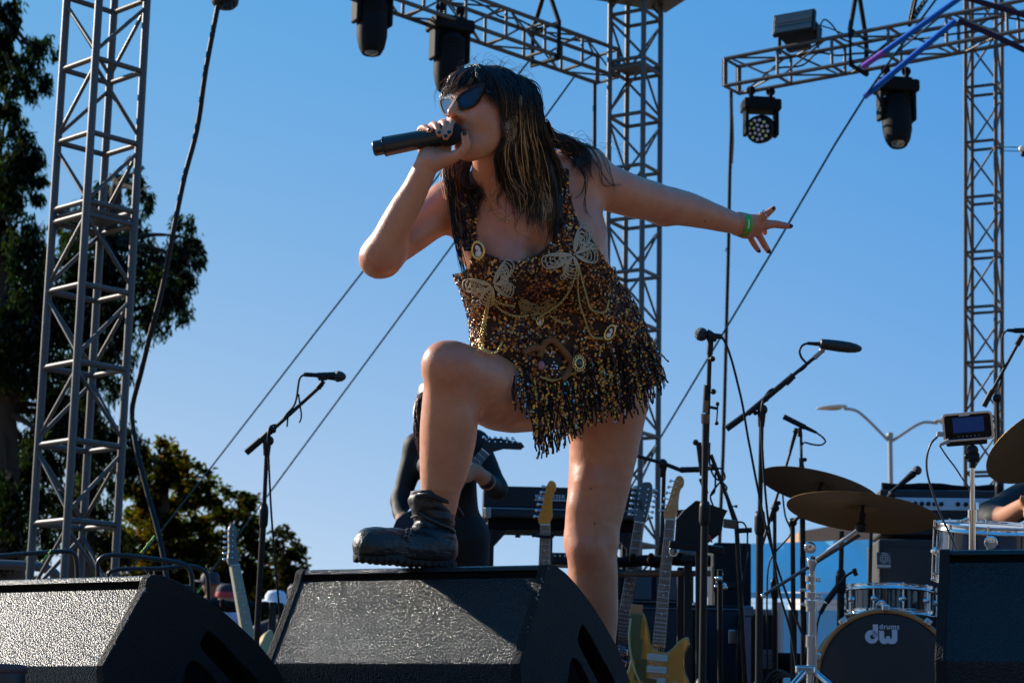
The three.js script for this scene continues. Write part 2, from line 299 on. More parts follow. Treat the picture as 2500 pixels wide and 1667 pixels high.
// cables lying along the beams
for (const [bm, t0, t1, dy, lab] of [[beamA, 0.2, 1.9, 0.145, 'thin black cable lying along the beam above the singer'], [beamB, 0.3, 3.0, 0.06, 'tangle of thin black cable drooping inside the right beam']]) {
  const pts = []; for (let t = t0; t <= t1; t += 0.17) pts.push(bm.A.clone().addScaledVector(bm.u, t).add(V(0, dy + rr(-0.025, 0.01) - (bm === beamB ? 0.08 * Math.abs(Math.sin(t * 4)) : 0), 0)).addScaledVector(bm.side, rr(-0.05, 0.05)));
  solo('beam_cable', lab, 'cable', sweep(pts, 0.009, 5, 4), mat.cable);
}
{ // flood panel on top of the right beam
  const c = P(1950, 68, 17.0), [x0, y0] = yaw(-0.55), tilt = 0.16, n = x0.clone().cross(y0), x = x0, y = y0.clone().multiplyScalar(Math.cos(tilt)).addScaledVector(n, -Math.sin(tilt)), z = x.clone().cross(y);
  const g = thing('flood_panel', 'black rectangular flood panel standing on top of the right beam', 'stage lamp', P(1950, 112, 17.0));
  const f = c.clone().addScaledVector(z, 0.1);
  part(g, 'housing', [rbox(c.clone().addScaledVector(z, -0.03).addScaledVector(y, -0.02), 0.32, 0.13, 0.22, 0.02, x, y), rbox(f.clone().addScaledVector(z, -0.015), 0.37, 0.19, 0.05, 0.008, x, y)], mat.blackPlastic);
  part(g, 'front_glass', rbox(f.clone().addScaledVector(z, 0.012), 0.335, 0.155, 0.006, 0.002, x, y), M(0.05, 0.07, 0.085, 0.3, 0.2));
  for (const dy of [-0.012, 0.012]) part(g, 'divider', rbox(f.clone().addScaledVector(z, 0.017).addScaledVector(y, dy), 0.335, 0.005, 0.004, 0.001, x, y), M(0.12, 0.1, 0.09, 0.6));
  for (const s of [-1, 1]) part(g, 'yoke_arm', rbox(c.clone().addScaledVector(x, s * 0.17).add(V(0, -0.1, 0)), 0.012, 0.2, 0.05, 0.003, x, V(0, 1, 0)), mat.blackMetal);
  part(g, 'clamp', rbox(c.clone().add(V(0, -0.17, 0)), 0.2, 0.05, 0.08, 0.01, x, V(0, 1, 0)), mat.blackMetal);
  part(g, 'power_cable', [sweep(PA([[2003, 62, 16.9], [2012, 48, 16.9], [2028, 56, 16.95], [2045, 78, 17], [2056, 92, 17]]), 0.007, 5, 4), sweep(PA([[2004, 62, 16.9], [2030, 70, 16.95], [2072, 88, 17]]), 0.006, 5, 4)], mat.cable);
}
// ---------- guy wires and sleeves ----------
const wireG = 'steel guy wires';
for (const [pts, lab] of [[[[1292, 148, 17], [893, 653, 18.6], [505, 1153, 20.5], [-20, 1822, 23]], 'thin steel guy wire passing behind the singer\'s raised elbow, upper of the two'],
  [[[1403, 186, 17.1], [1095, 611, 18.6], [659, 1201, 20.5], [180, 1850, 23]], 'thin steel guy wire passing under the singer\'s raised elbow, lower of the two'],
  [[[2330, -60, 14.2], [2111, 238, 15], [1900, 590, 16], [1616, 1063, 17.6], [1330, 1540, 19]], 'thin steel guy wire running down from the blue sleeve behind the singer\'s hand']])
  solo('guy_wire', lab, 'wire', sweep(PA(pts), 0.0085, 5, 3), mat.wire, wireG);
{
  const blue = M(0.004, 0.11, 0.50, 0.6, 0, { specularIntensity: 0.3 }), purple = M(0.20, 0.06, 0.42, 0.6, 0, { specularIntensity: 0.3 }), dark = M(0.03, 0.016, 0.04, 0.6, 0, { specularIntensity: 0.3 });
  const s1 = thing('wire_sleeve', 'bright blue tube with a purple end, upper of the two crossing the beam', 'sleeve', P(2107, 163, 14.4), 'blue tubes over guy wires');
  part(s1, 'tube', sweep(PA([[2160, 126, 14.5], [2345, -6, 14.2], [2400, -44, 14.1]]), 0.0215, 10), blue); part(s1, 'end_section', sweep(PA([[2107, 163, 14.6], [2160, 126, 14.5]]), 0.0213, 10), purple);
  const s2 = thing('wire_sleeve', 'bright blue tube lower of the two, its end above the guy wire', 'sleeve', P(2111, 236, 15), 'blue tubes over guy wires');
  part(s2, 'tube', sweep(PA([[2125, 225, 14.98], [2332, 52, 14.7]]), 0.023, 10), blue); part(s2, 'end_section', sweep(PA([[2111, 236, 15], [2125, 225, 14.98]]), 0.0225, 10), M(0.05, 0.1, 0.5, 0.4));
  solo('wire_sleeve', 'dark purple tube sloping to the right edge across the beam, lower one', 'sleeve', sweep(PA([[2342, 50, 14.6], [2440, 92, 14.5], [2540, 140, 14.4]]), 0.021, 10), dark, 'dark purple tubes');
  solo('wire_sleeve', 'dark purple tube at the top right corner, upper one', 'sleeve', sweep(PA([[2352, -8, 14.5], [2440, 18, 14.5], [2540, 48, 14.5]]), 0.021, 10), dark, 'dark purple tubes');
}
{ // bulb on wires at the right edge
  const c = P(2497, 366, 16.5), g = thing('festoon_bulb', 'small bulb on thin wires beside the right tower', 'bulb', c);
  part(g, 'wire', [sweep([P(2452, 359, 16.9), P(2540, 360, 16.4)], 0.004, 4), sweep([P(2452, 368, 16.9), P(2540, 370, 16.4)], 0.004, 4)], mat.wire);
  part(g, 'globe', ball(P(2496, 363, 16.5), 0.026), M(0.85, 0.8, 0.6, 0.15, 0, { clearcoat: 1 })); part(g, 'socket', ball(P(2500, 376, 16.5), 0.024), mat.blackPlastic);
}

// ---------- floor monitors ----------
// wedge seen from the audience: corner = world point of its top right back corner, th = turn, W = width
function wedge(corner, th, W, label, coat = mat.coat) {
  const x = V(Math.cos(th), 0, -Math.sin(th)).multiplyScalar(1), back = V(-Math.sin(th), 0, -Math.cos(th));   // x runs along the width, back away from the audience
  x.set(Math.cos(th), 0, Math.sin(th)); back.set(Math.sin(th), 0, -Math.cos(th));
  const H = corner.y, g = thing('stage_monitor', label, 'stage monitor', corner.clone().setY(0), 'wedge monitors along the stage edge');
  const lean = 0.125, bend = H * 0.49, o = corner.clone().setY(0).addScaledVector(back, -lean);                  // o: foot of the bend line, u = distance back from it, v = height
  const at = (w, u, v) => o.clone().addScaledVector(x, -w).addScaledVector(back, u).setY(v);
  const prof = [[0.035, 0.006], [0, bend]], top = [[lean - 0.006, H - 0.012], [lean, H - 0.003], [lean + 0.008, H], [lean + 0.05, H], [lean + 0.062, H - 0.004]];
  const hs = H / 0.449, curve = new THREE.CatmullRomCurve3([[0.187, 0.445], [0.234, 0.433], [0.357, 0.38], [0.46, 0.32], [0.52, 0.278], [0.60, 0.198], [0.66, 0.10], [0.69, 0.006]].map(([u, v]) => V(u, v * hs, 0))).getPoints(20).slice(1).map((q) => [q.x, q.y]);
  const outline = [...prof, [lean - 0.011, H - 0.030], ...top, ...curve];
  const strip = (a, b, w0, w1) => { const g2 = new THREE.BufferGeometry(), A = at(w1, ...a), B = at(w0, ...a), C = at(w1, ...b), D = at(w0, ...b), L = A.distanceTo(C); g2.setAttribute('position', new THREE.Float32BufferAttribute([A, B, C, B, D, C].flatMap((q) => q.toArray()), 3)); const k = w1 - w0; g2.setAttribute('uv', new THREE.Float32BufferAttribute([0, 0, k, 0, 0, L, k, 0, k, L, 0, L], 2)); g2.computeVertexNormals(); return g2; };
  part(g, 'rear_panel', [strip(outline[0], outline[1], 0, W), strip(outline[1], outline[2], 0, W)], coat);
  // a shadow gap under the top: recessed groove, then the lip
  part(g, 'groove', [strip([lean - 0.011, H - 0.030], [lean + 0.010, H - 0.030], 0, W), strip([lean + 0.010, H - 0.030], [lean + 0.012, H - 0.014], 0, W), strip([lean + 0.012, H - 0.014], [lean - 0.006, H - 0.012], 0, W)], mat.blackSoft);
  part(g, 'top_panel', top.slice(0, -1).map((p, i) => strip(p, top[i + 1], 0, W)), coat);
  part(g, 'front_grille', [top[4], ...curve].slice(0, -1).map((p, i) => strip(p, [top[4], ...curve][i + 1], 0.012, W - 0.012)), mat.grille);
  // side panels with two slanted hand slots cut through
  const shape = () => {
    const s = new THREE.Shape(outline.map(([u, v]) => new THREE.Vector2(u, v))), hole = (pts) => { const c = new THREE.CatmullRomCurve3(pts.map(([u, v]) => V(u, v, 0)), true, 'catmullrom', 0.35); s.holes.push(new THREE.Path(c.getPoints(36).map((p) => new THREE.Vector2(p.x, p.y)))); };
    hole([[0.318, 0.325 * hs], [0.296, 0.296 * hs], [0.302, 0.274 * hs], [0.366, 0.226 * hs], [0.44, 0.172 * hs], [0.505, 0.172 * hs], [0.50, 0.205 * hs], [0.42, 0.262 * hs], [0.36, 0.305 * hs]]); hole([[0.268, 0.245 * hs], [0.25, 0.222 * hs], [0.235, 0.13 * hs], [0.26, 0.10 * hs], [0.40, 0.10 * hs], [0.42, 0.125 * hs], [0.36, 0.195 * hs], [0.30, 0.24 * hs]]); return s;
  };
  for (const w of [0, W]) {
    const sg = new THREE.ExtrudeGeometry(shape(), { depth: 0.016, bevelEnabled: true, bevelSize: 0.003, bevelThickness: 0.003, bevelOffset: -0.001, bevelSegments: 2 });
    sg.applyMatrix4(frameMatrix(at(w ? W + 0.002 : 0.014, 0, 0), back, Y, x)); part(g, 'side_panel', sg, mat.coatSide);
  }
  part(g, 'slot_lining', rbox(at(0.060, 0.34, H * 0.40), 0.012, H * 0.6, 0.36, 0.003, x, Y), mat.blackSoft);
  const chips = []; for (let i = 0; i < 34; i++) { const t = Math.pow(rnd(), 1.6), u = lerp(lean - 0.011, 0, t), v = lerp(H - 0.03, bend, t), q = at(rr(-0.004, 0.002), u + rr(-0.002, 0.001), v); chips.push(new THREE.SphereGeometry(rr(0.0012, 0.0032), 6, 4).scale(0.7, rr(0.8, 2.2), 0.7).translate(q.x, q.y, q.z)); }
  for (let i = 0; i < 7; i++) { const q = at(rr(-0.004, 0.01), lean + rr(-0.008, 0.02), H - rr(0, 0.016)); chips.push(sweep([q, q.clone().add(V(rr(-0.006, 0.006), rr(0.002, 0.012), rr(-0.004, 0.004))), q.clone().add(V(rr(-0.012, 0.012), rr(-0.004, 0.016), rr(-0.004, 0.004)))], 0.0008, 4, 3)); }
  part(g, 'worn_edge', chips, mat.chip);
  return { g, at, H, x, back };
}
mat.chip = M(0.22, 0.20, 0.18, 0.9);
mat.coatSide = M(0.016, 0.013, 0.012, 0.7, 0, { specularIntensity: 0.35, normalMap: coatBump, normalScale: new THREE.Vector2(0.5, 0.5) });
const mon = wedge(P(1331, 1378, 4.60), 0.47, 0.655, 'black wedge monitor under the singer\'s boot, in the middle');
wedge(P(362, 1404, 4.30), 0.56, 0.66, 'wedge monitor at lower left, its rear panel brightly sunlit', mat.coatSunlit);
{ const c = P(2301, 1342, 4.5), th = 0.33; wedge(c.clone().add(V(0.56 * Math.cos(th), 0, 0.56 * Math.sin(th))), th, 0.56, 'wedge monitor cut off by the right edge in front of the drums'); }
{
  const c = P(-6, 1624, 3.95), g = thing('black_canister', 'black round topped canister in the bottom left corner', 'canister', V(c.x, -0.9, c.z));
  part(g, 'body', turned(V(c.x, -0.9, c.z), Y, [[0, 0], [0.052, 0], [0.054, 0.01], [0.053, c.y + 0.88], [0.049, c.y + 0.9], [0, c.y + 0.9]], 28), M(0.02, 0.022, 0.03, 0.4));
  part(g, 'rim', turned(V(c.x, -0.9, c.z), Y, [[0.0535, c.y + 0.885], [0.056, c.y + 0.89], [0.055, c.y + 0.9], [0.05, c.y + 0.902]], 28), M(0.06, 0.03, 0.035, 0.5));
  part(g, 'foot', turned(V(c.x, -1.496, c.z), Y, [[0, 0], [0.1, 0], [0.1, 0.02], [0.02, 0.04], [0.02, 0.6], [0, 0.6]], 18), mat.blackMetal);
}

// ---------- signed distance modelling ----------
const cap = (a, b, ra, rb) => { const d = b.clone().sub(a); return { ax: a.x, ay: a.y, az: a.z, dx: d.x, dy: d.y, dz: d.z, l: Math.max(1e-9, d.lengthSq()), ra, rb }; };
let groupId = 0;
const inGroup = (caps) => { groupId++; for (const c of caps) c.g = groupId; return caps; };
function chainW(pts, rad, sub = 4) {                            // world points: subdivided smoothly, one group
  let p = pts, r = rad;
  if (pts.length > 2) {
    const c = new THREE.CatmullRomCurve3(pts, false, 'centripetal'), rc = new THREE.CatmullRomCurve3(rad.map((q, i) => V(i, q, 0)), false, 'catmullrom', 0.5), n = (pts.length - 1) * sub; p = []; r = [];
    for (let i = 0; i <= n; i++) { p.push(c.getPoint(i / n)); r.push(rc.getPoint(i / n).y); }
  }
  const o = []; for (let i = 0; i < p.length - 1; i++) o.push(cap(p[i], p[i + 1], r[i], r[i + 1])); return inGroup(o);
}
const chain = (pts) => chainW(pts.map((q) => P(q[0], q[1], q[2])), pts.map((q) => q[3]));
const blob = (x, y, d, r) => inGroup([cap(P(x, y, d), P(x, y, d), r, r)])[0];
const capD = (c, x, y, z) => { const px = x - c.ax, py = y - c.ay, pz = z - c.az, t = clamp((px * c.dx + py * c.dy + pz * c.dz) / c.l), qx = px - c.dx * t, qy = py - c.dy * t, qz = pz - c.dz * t; return Math.sqrt(qx * qx + qy * qy + qz * qz) - (c.ra + (c.rb - c.ra) * t); };
const smin = (a, b, k) => { const h = Math.max(k - Math.abs(a - b), 0) / k; return Math.min(a, b) - h * h * k * 0.25; };
const smax = (a, b, k) => -smin(-a, -b, k);
function union(caps, k) {
  const gs = [...caps.reduce((m, c) => m.set(c.g ?? c, [...(m.get(c.g ?? c) ?? []), c]), new Map()).values()].map((cs) => { const b = V(0, 0, 0); for (const c of cs) b.add(V(c.ax + c.dx / 2, c.ay + c.dy / 2, c.az + c.dz / 2)); b.multiplyScalar(1 / cs.length); let r = 0; for (const c of cs) r = Math.max(r, Math.hypot(c.ax - b.x, c.ay - b.y, c.az - b.z) + c.ra, Math.hypot(c.ax + c.dx - b.x, c.ay + c.dy - b.y, c.az + c.dz - b.z) + c.rb); return { cs, b, r }; });
  return (x, y, z) => { let d = 1e3; for (const { cs, b, r } of gs) { const far = Math.hypot(x - b.x, y - b.y, z - b.z) - r; if (far > d + k) continue; let e = 1e3; for (const c of cs) { const q = capD(c, x, y, z); if (q < e) e = q; } if (e < d + k) d = smin(d, e, k); } return d; };
}
// naive surface nets over the box lo..hi with cell h; normals from the field
function netMesh(f, lo, hi, h, keep) {
  const nx = Math.ceil((hi.x - lo.x) / h) + 1, ny = Math.ceil((hi.y - lo.y) / h) + 1, nz = Math.ceil((hi.z - lo.z) / h) + 1, S = new Float32Array(nx * ny * nz).fill(1), B = 6, reach = B * h * 0.9 + h * 2;
  const id = (i, j, k) => i + nx * (j + ny * k);
  for (let k = 0; k < nz; k += B) for (let j = 0; j < ny; j += B) for (let i = 0; i < nx; i += B) {
    const c = f(lo.x + (i + B / 2) * h, lo.y + (j + B / 2) * h, lo.z + (k + B / 2) * h), full = Math.abs(c) < reach * 1.4;
    for (let c3 = k; c3 < Math.min(nz, k + B); c3++) for (let b = j; b < Math.min(ny, j + B); b++) for (let a = i; a < Math.min(nx, i + B); a++) S[id(a, b, c3)] = full ? f(lo.x + a * h, lo.y + b * h, lo.z + c3 * h) : c;
  }
  const vid = new Int32Array(nx * ny * nz).fill(-1), pos = [], nor = [], idx = [], off = [[0, 0, 0], [1, 0, 0], [0, 1, 0], [1, 1, 0], [0, 0, 1], [1, 0, 1], [0, 1, 1], [1, 1, 1]], E = [[0, 1], [2, 3], [4, 5], [6, 7], [0, 2], [1, 3], [4, 6], [5, 7], [0, 4], [1, 5], [2, 6], [3, 7]], v = new Float32Array(8);
  for (let k = 0; k < nz - 1; k++) for (let j = 0; j < ny - 1; j++) for (let i = 0; i < nx - 1; i++) {
    let m = 0; for (let q = 0; q < 8; q++) { v[q] = S[id(i + off[q][0], j + off[q][1], k + off[q][2])]; if (v[q] < 0) m |= 1 << q; }
    if (m === 0 || m === 255) continue;
    let x = 0, y = 0, z = 0, n = 0;
    for (const [a, b] of E) if ((v[a] < 0) !== (v[b] < 0)) { const t = v[a] / (v[a] - v[b]); x += lerp(off[a][0], off[b][0], t); y += lerp(off[a][1], off[b][1], t); z += lerp(off[a][2], off[b][2], t); n++; }
    vid[id(i, j, k)] = pos.length / 3; const X = lo.x + (i + x / n) * h, Yy = lo.y + (j + y / n) * h, Z = lo.z + (k + z / n) * h; pos.push(X, Yy, Z);
    const e = h * 0.6, gx = f(X + e, Yy, Z) - f(X - e, Yy, Z), gy = f(X, Yy + e, Z) - f(X, Yy - e, Z), gz = f(X, Yy, Z + e) - f(X, Yy, Z - e), L = Math.hypot(gx, gy, gz) || 1; nor.push(gx / L, gy / L, gz / L);
  }
  const quad = (a, b, c, d, flip) => { if (a < 0 || b < 0 || c < 0 || d < 0) return; flip ? idx.push(a, c, b, b, c, d) : idx.push(a, b, c, b, d, c); };
  for (let k = 1; k < nz - 1; k++) for (let j = 1; j < ny - 1; j++) for (let i = 1; i < nx - 1; i++) {
    const s = S[id(i, j, k)] < 0;
    if (s !== S[id(i + 1, j, k)] < 0) quad(vid[id(i, j - 1, k - 1)], vid[id(i, j, k - 1)], vid[id(i, j - 1, k)], vid[id(i, j, k)], !s);
    if (s !== S[id(i, j + 1, k)] < 0) quad(vid[id(i - 1, j, k - 1)], vid[id(i, j, k - 1)], vid[id(i - 1, j, k)], vid[id(i, j, k)], s);
    if (s !== S[id(i, j, k + 1)] < 0) quad(vid[id(i - 1, j - 1, k)], vid[id(i, j - 1, k)], vid[id(i - 1, j, k)], vid[id(i, j, k)], !s);
  }
  let ix = idx;
  if (keep) { ix = []; const p = V(0, 0, 0); for (let t = 0; t < idx.length; t += 3) { p.set(0, 0, 0); for (let q = 0; q < 3; q++) p.add(V(pos[idx[t + q] * 3], pos[idx[t + q] * 3 + 1], pos[idx[t + q] * 3 + 2])); if (keep(p.multiplyScalar(1 / 3))) ix.push(idx[t], idx[t + 1], idx[t + 2]); } }
  const g = new THREE.BufferGeometry(); g.setAttribute('position', new THREE.Float32BufferAttribute(pos, 3)); g.setAttribute('normal', new THREE.Float32BufferAttribute(nor, 3)); g.setAttribute('uv', new THREE.Float32BufferAttribute(pos.flatMap((_, i) => (i % 3 === 0 ? [pos[i] + pos[i + 2] * 0.7, pos[i + 1]] : [])), 2)); g.setIndex(ix); return g;
}
function boundsOf(caps, pad) { const lo = V(1e3, 1e3, 1e3), hi = V(-1e3, -1e3, -1e3); for (const c of caps) for (const [x, y, z, r] of [[c.ax, c.ay, c.az, c.ra], [c.ax + c.dx, c.ay + c.dy, c.az + c.dz, c.rb]]) { lo.min(V(x - r, y - r, z - r)); hi.max(V(x + r, y + r, z + r)); } return [lo.subScalar(pad), hi.addScalar(pad)]; }
function netOf(caps, k, h, fn, keep) { const f = fn ?? union(caps, k), [lo, hi] = boundsOf(caps, 0.03); return netMesh(f, lo, hi, h, keep); }
function paint(g, fn) { const p = g.attributes.position, c = new Float32Array(p.count * 3), v = V(0, 0, 0); for (let i = 0; i < p.count; i++) { const q = fn(v.fromBufferAttribute(p, i)); c[i * 3] = q[0]; c[i * 3 + 1] = q[1]; c[i * 3 + 2] = q[2]; } g.setAttribute('color', new THREE.BufferAttribute(c, 3)); return g; }
// first point where the ray through a photograph pixel meets a field
function onField(f, px, py, d0, out = 0, d1 = 7) { const a = P(px, py, d0), dir = P(px, py, d0 + 1).sub(a).normalize(), q = a.clone(); for (let i = 0; i < 90; i++) { const e = f(q.x, q.y, q.z) - out; if (e < 0.0004) return q; q.addScaledVector(dir, Math.max(0.0005, e * 0.8)); if (-q.clone().applyMatrix4(camInv).z > d1) return null; } return q; }
function gradOf(f, p, e = 0.003) { return V(f(p.x + e, p.y, p.z) - f(p.x - e, p.y, p.z), f(p.x, p.y + e, p.z) - f(p.x, p.y - e, p.z), f(p.x, p.y, p.z + e) - f(p.x, p.y, p.z - e)).normalize(); }

// ---------- the singer ----------
const skinMat = M(1, 1, 1, 0.40, 0, { vertexColors: true, bumpMap: fabricBump, bumpScale: 0.0003 });
const SK = [0.54, 0.222, 0.122];
const rosySpots = [[P(1430, 1340, 5.1), 0.085], [P(1095, 885, 4.72), 0.08], [P(905, 635, 4.70), 0.06], [P(1628, 525, 5.11), 0.06], [P(1250, 560, 4.80), 0.11]];
const skinTone = (p, base = SK) => { const n = noise.noise(p.x * 14, p.y * 14, p.z * 14) * 0.10 + noise.noise(p.x * 45, p.y * 45, p.z * 45) * 0.07 + noise.noise(p.x * 150, p.y * 150, p.z * 150) * 0.06; let red = 0; for (const [q, r] of rosySpots) red = Math.max(red, clamp(1 - p.distanceTo(q) / r)); red *= 0.8 + noise.noise(p.x * 90, p.y * 90, p.z * 90) * 0.5; return [base[0] * (1 + n) * (1 - 0.10 * red), base[1] * (1 + n * 1.3) * (1 - 0.34 * red), base[2] * (1 + n * 1.3) * (1 - 0.34 * red)]; };
const torsoCaps = [
  ...chain([[1212, 605, 4.89, 0.072], [1245, 740, 4.99, 0.072], [1305, 885, 5.09, 0.088]]),
  ...chain([[1402, 588, 4.95, 0.076], [1424, 740, 5.05, 0.082], [1466, 900, 5.16, 0.100]]),
  ...chain([[1300, 560, 4.94, 0.085], [1338, 760, 5.03, 0.088], [1388, 925, 5.13, 0.105]]),
  blob(1236, 655, 4.86, 0.066), blob(1384, 640, 4.915, 0.070),
  ...chain([[1105, 492, 4.91, 0.048], [1235, 478, 4.92, 0.058], [1405, 410, 4.99, 0.056]]),
  blob(1240, 535, 4.89, 0.07), blob(1325, 510, 4.93, 0.075),
  ...chain([[1150, 520, 4.90, 0.06], [1185, 590, 4.90, 0.07]]), ...chain([[1400, 470, 4.98, 0.065], [1404, 560, 4.97, 0.07]]),
  ...chain([[1335, 925, 5.10, 0.100], [1468, 952, 5.16, 0.112]]), blob(1462, 925, 5.25, 0.105), blob(1385, 915, 5.21, 0.105),
];
const limbCaps = [
  ...chain([[1228, 475, 4.89, 0.050], [1205, 420, 4.85, 0.046], [1200, 350, 4.81, 0.047]]),
  ...chain([[1180, 470, 4.90, 0.04], [1215, 400, 4.86, 0.04]]), ...chain([[1320, 440, 4.95, 0.045], [1235, 400, 4.86, 0.04]]),
  // her right arm, holding the microphone
  ...chain([[1092, 502, 4.91, 0.053], [1010, 562, 4.83, 0.049], [932, 627, 4.745, 0.041]]),
  ...chain([[930, 628, 4.74, 0.042], [947, 588, 4.725, 0.040], [983, 518, 4.71, 0.0355], [1014, 460, 4.70, 0.031], [1043, 398, 4.69, 0.027]]),
  // her left arm, stretched out
  ...chain([[1432, 428, 4.995, 0.064], [1470, 452, 5.02, 0.058], [1530, 478, 5.06, 0.050], [1612, 497, 5.125, 0.0475], [1640, 503, 5.15, 0.0475], [1695, 515, 5.19, 0.0415], [1750, 532, 5.23, 0.034], [1800, 546, 5.27, 0.0275]]),
  // her right leg, foot on the monitor
  ...chain([[1325, 950, 5.09, 0.103], [1225, 957, 4.94, 0.095], [1160, 930, 4.85, 0.078], [1106, 902, 4.765, 0.057]]),
  ...chain([[1100, 905, 4.76, 0.056], [1095, 960, 4.775, 0.060], [1094, 1025, 4.79, 0.065], [1087, 1110, 4.81, 0.061], [1075, 1200, 4.82, 0.047], [1066, 1290, 4.83, 0.038]]), blob(1082, 888, 4.735, 0.040),
  // her left leg, standing
  ...chain([[1484, 985, 5.17, 0.101], [1472, 1110, 5.17, 0.086], [1457, 1225, 5.17, 0.0745], [1444, 1320, 5.155, 0.065], [1446, 1370, 5.155, 0.0625], [1449, 1430, 5.175, 0.062], [1452, 1500, 5.20, 0.060], [1452, 1600, 5.22, 0.050], [1450, 1740, 5.23, 0.037]]), blob(1428, 1335, 5.115, 0.036),
];
limbCaps.push(blob(1430, 1338, 5.108, 0.031), blob(1412, 1322, 5.135, 0.022), blob(1478, 1322, 5.15, 0.024), ...chain([[1422, 1240, 5.125, 0.034], [1416, 1295, 5.13, 0.026]]), ...chain([[1446, 1180, 5.12, 0.042], [1440, 1280, 5.12, 0.034]]), ...chain([[1430, 1372, 5.12, 0.018], [1434, 1440, 5.145, 0.022]]),
  blob(1082, 884, 4.738, 0.036), ...chain([[1080, 930, 4.73, 0.022], [1076, 1040, 4.755, 0.025], [1068, 1180, 4.79, 0.019]]), ...chain([[1112, 990, 4.81, 0.042], [1112, 1060, 4.825, 0.040], [1098, 1150, 4.83, 0.028]]), ...chain([[1180, 918, 4.82, 0.054], [1128, 886, 4.755, 0.034]]),
  ...chain([[1622, 518, 5.145, 0.028], [1618, 524, 5.15, 0.022]]), ...chain([[1520, 462, 5.035, 0.034], [1590, 484, 5.095, 0.032]]), ...chain([[918, 636, 4.737, 0.024], [912, 640, 4.74, 0.02]]));
const bodyU = union([...torsoCaps, ...limbCaps], 0.034), bodyF = (x, y, z) => bodyU(x, y, z) + 0.0016 * noise.noise(x * 16, y * 16, z * 16) + 0.0006 * noise.noise(x * 55, y * 55, z * 55);
// --- head, in its own axes: x her left, y up, z where she faces
const hd = { o: P(1191, 274, 4.80), x: camDir(0.689, 0.159, 0.707), y: camDir(-0.039, 0.982, -0.183), z: camDir(-0.7235, 0.0986, 0.683) };
hd.z.normalize(); hd.y.addScaledVector(hd.z, -hd.y.dot(hd.z)).normalize(); hd.x = hd.y.clone().cross(hd.z);
const HP = (x, y, z) => hd.o.clone().addScaledVector(hd.x, x).addScaledVector(hd.y, y).addScaledVector(hd.z, z);
const toHead = (p) => { const q = p.clone().sub(hd.o); return V(q.dot(hd.x), q.dot(hd.y), q.dot(hd.z)); };
const ell = (x, y, z, cx, cy, cz, rx, ry, rz) => { const a = (x - cx) / rx, b = (y - cy) / ry, c = (z - cz) / rz, k = Math.sqrt(a * a + b * b + c * c); return (k - 1) * Math.min(rx, ry, rz) * (k > 0.2 ? 1 : 1); };
const lc = (a, b, ra, rb = ra) => cap(V(...a), V(...b), ra, rb);
const faceCaps = { nose: [lc([0, 0.022, 0.086], [0, -0.020, 0.1135], 0.0095, 0.0118), lc([0.0125, -0.029, 0.096], [0.012, -0.028, 0.098], 0.0085), lc([-0.0125, -0.029, 0.096], [-0.012, -0.028, 0.098], 0.0085)],
  lips: [lc([0.029, -0.062, 0.074], [0.006, -0.058, 0.0915], 0.0040, 0.0062), lc([-0.029, -0.062, 0.074], [-0.006, -0.058, 0.0915], 0.0040, 0.0062), lc([0.024, -0.073, 0.0765], [-0.024, -0.073, 0.0765], 0.0056), lc([0.006, -0.0745, 0.0875], [-0.006, -0.0745, 0.0875], 0.007)],
  slit: lc([0.031, -0.0665, 0.076], [-0.031, -0.0665, 0.076], 0.0026), slit2: lc([0.010, -0.0675, 0.094], [-0.010, -0.0675, 0.094], 0.003) };
function headLocal(x, y, z) {
  let d = ell(x, y, z, 0, 0.012, -0.015, 0.074, 0.077, 0.094);
  d = smin(d, ell(x, y, z, 0, -0.030, 0.030, 0.062, 0.082, 0.060), 0.03);
  const ax = Math.abs(x);
  d = smin(d, capD(lc2.chin, ax, y, z), 0.035); d = smin(d, capD(lc2.jaw, ax, y, z), 0.035); d = smin(d, capD(lc2.cheek, ax, y, z), 0.03); d = smin(d, capD(lc2.brow, ax, y, z), 0.02); d = smin(d, capD(lc2.ear, ax, y, z), 0.012);
  d = smax(d, -(capD(lc2.socket, ax, y, z)), 0.012);
  for (const c of faceCaps.nose) d = smin(d, capD(c, x, y, z), 0.011);
  for (const c of faceCaps.lips) d = smin(d, capD(c, x, y, z), 0.006);
  d = smax(d, -capD(faceCaps.slit, x, y, z), 0.003); d = smax(d, -capD(faceCaps.slit2, x, y, z), 0.004);
  d = smax(d, -capD(lc2.nostril, ax, y, z), 0.003);
  return d;
}
const lc2 = { chin: lc([0, -0.100, 0.066], [0, -0.096, 0.060], 0.020), jaw: lc([0.047, -0.055, 0.0], [0.022, -0.092, 0.055], 0.022, 0.018), cheek: lc([0.040, -0.018, 0.055], [0.036, -0.035, 0.058], 0.026), brow: lc([0.012, 0.028, 0.082], [0.045, 0.028, 0.064], 0.014), ear: lc([0.078, 0.01, -0.012], [0.075, -0.025, -0.004], 0.014, 0.009), socket: lc([0.032, 0.008, 0.092], [0.034, 0.008, 0.09], 0.014), nostril: lc([0.0078, -0.0375, 0.105], [0.0075, -0.031, 0.101], 0.0044) };
const headF = (X, Yy, Z) => { const dx = X - hd.o.x, dy = Yy - hd.o.y, dz = Z - hd.o.z; return headLocal(dx * hd.x.x + dy * hd.x.y + dz * hd.x.z, dx * hd.y.x + dy * hd.y.y + dz * hd.y.z, dx * hd.z.x + dy * hd.z.y + dz * hd.z.z); };
const neckF = union(limbCaps.slice(0, 2), 0.02);
const headNeck = (x, y, z) => smin(headF(x, y, z), neckF(x, y, z), 0.02);
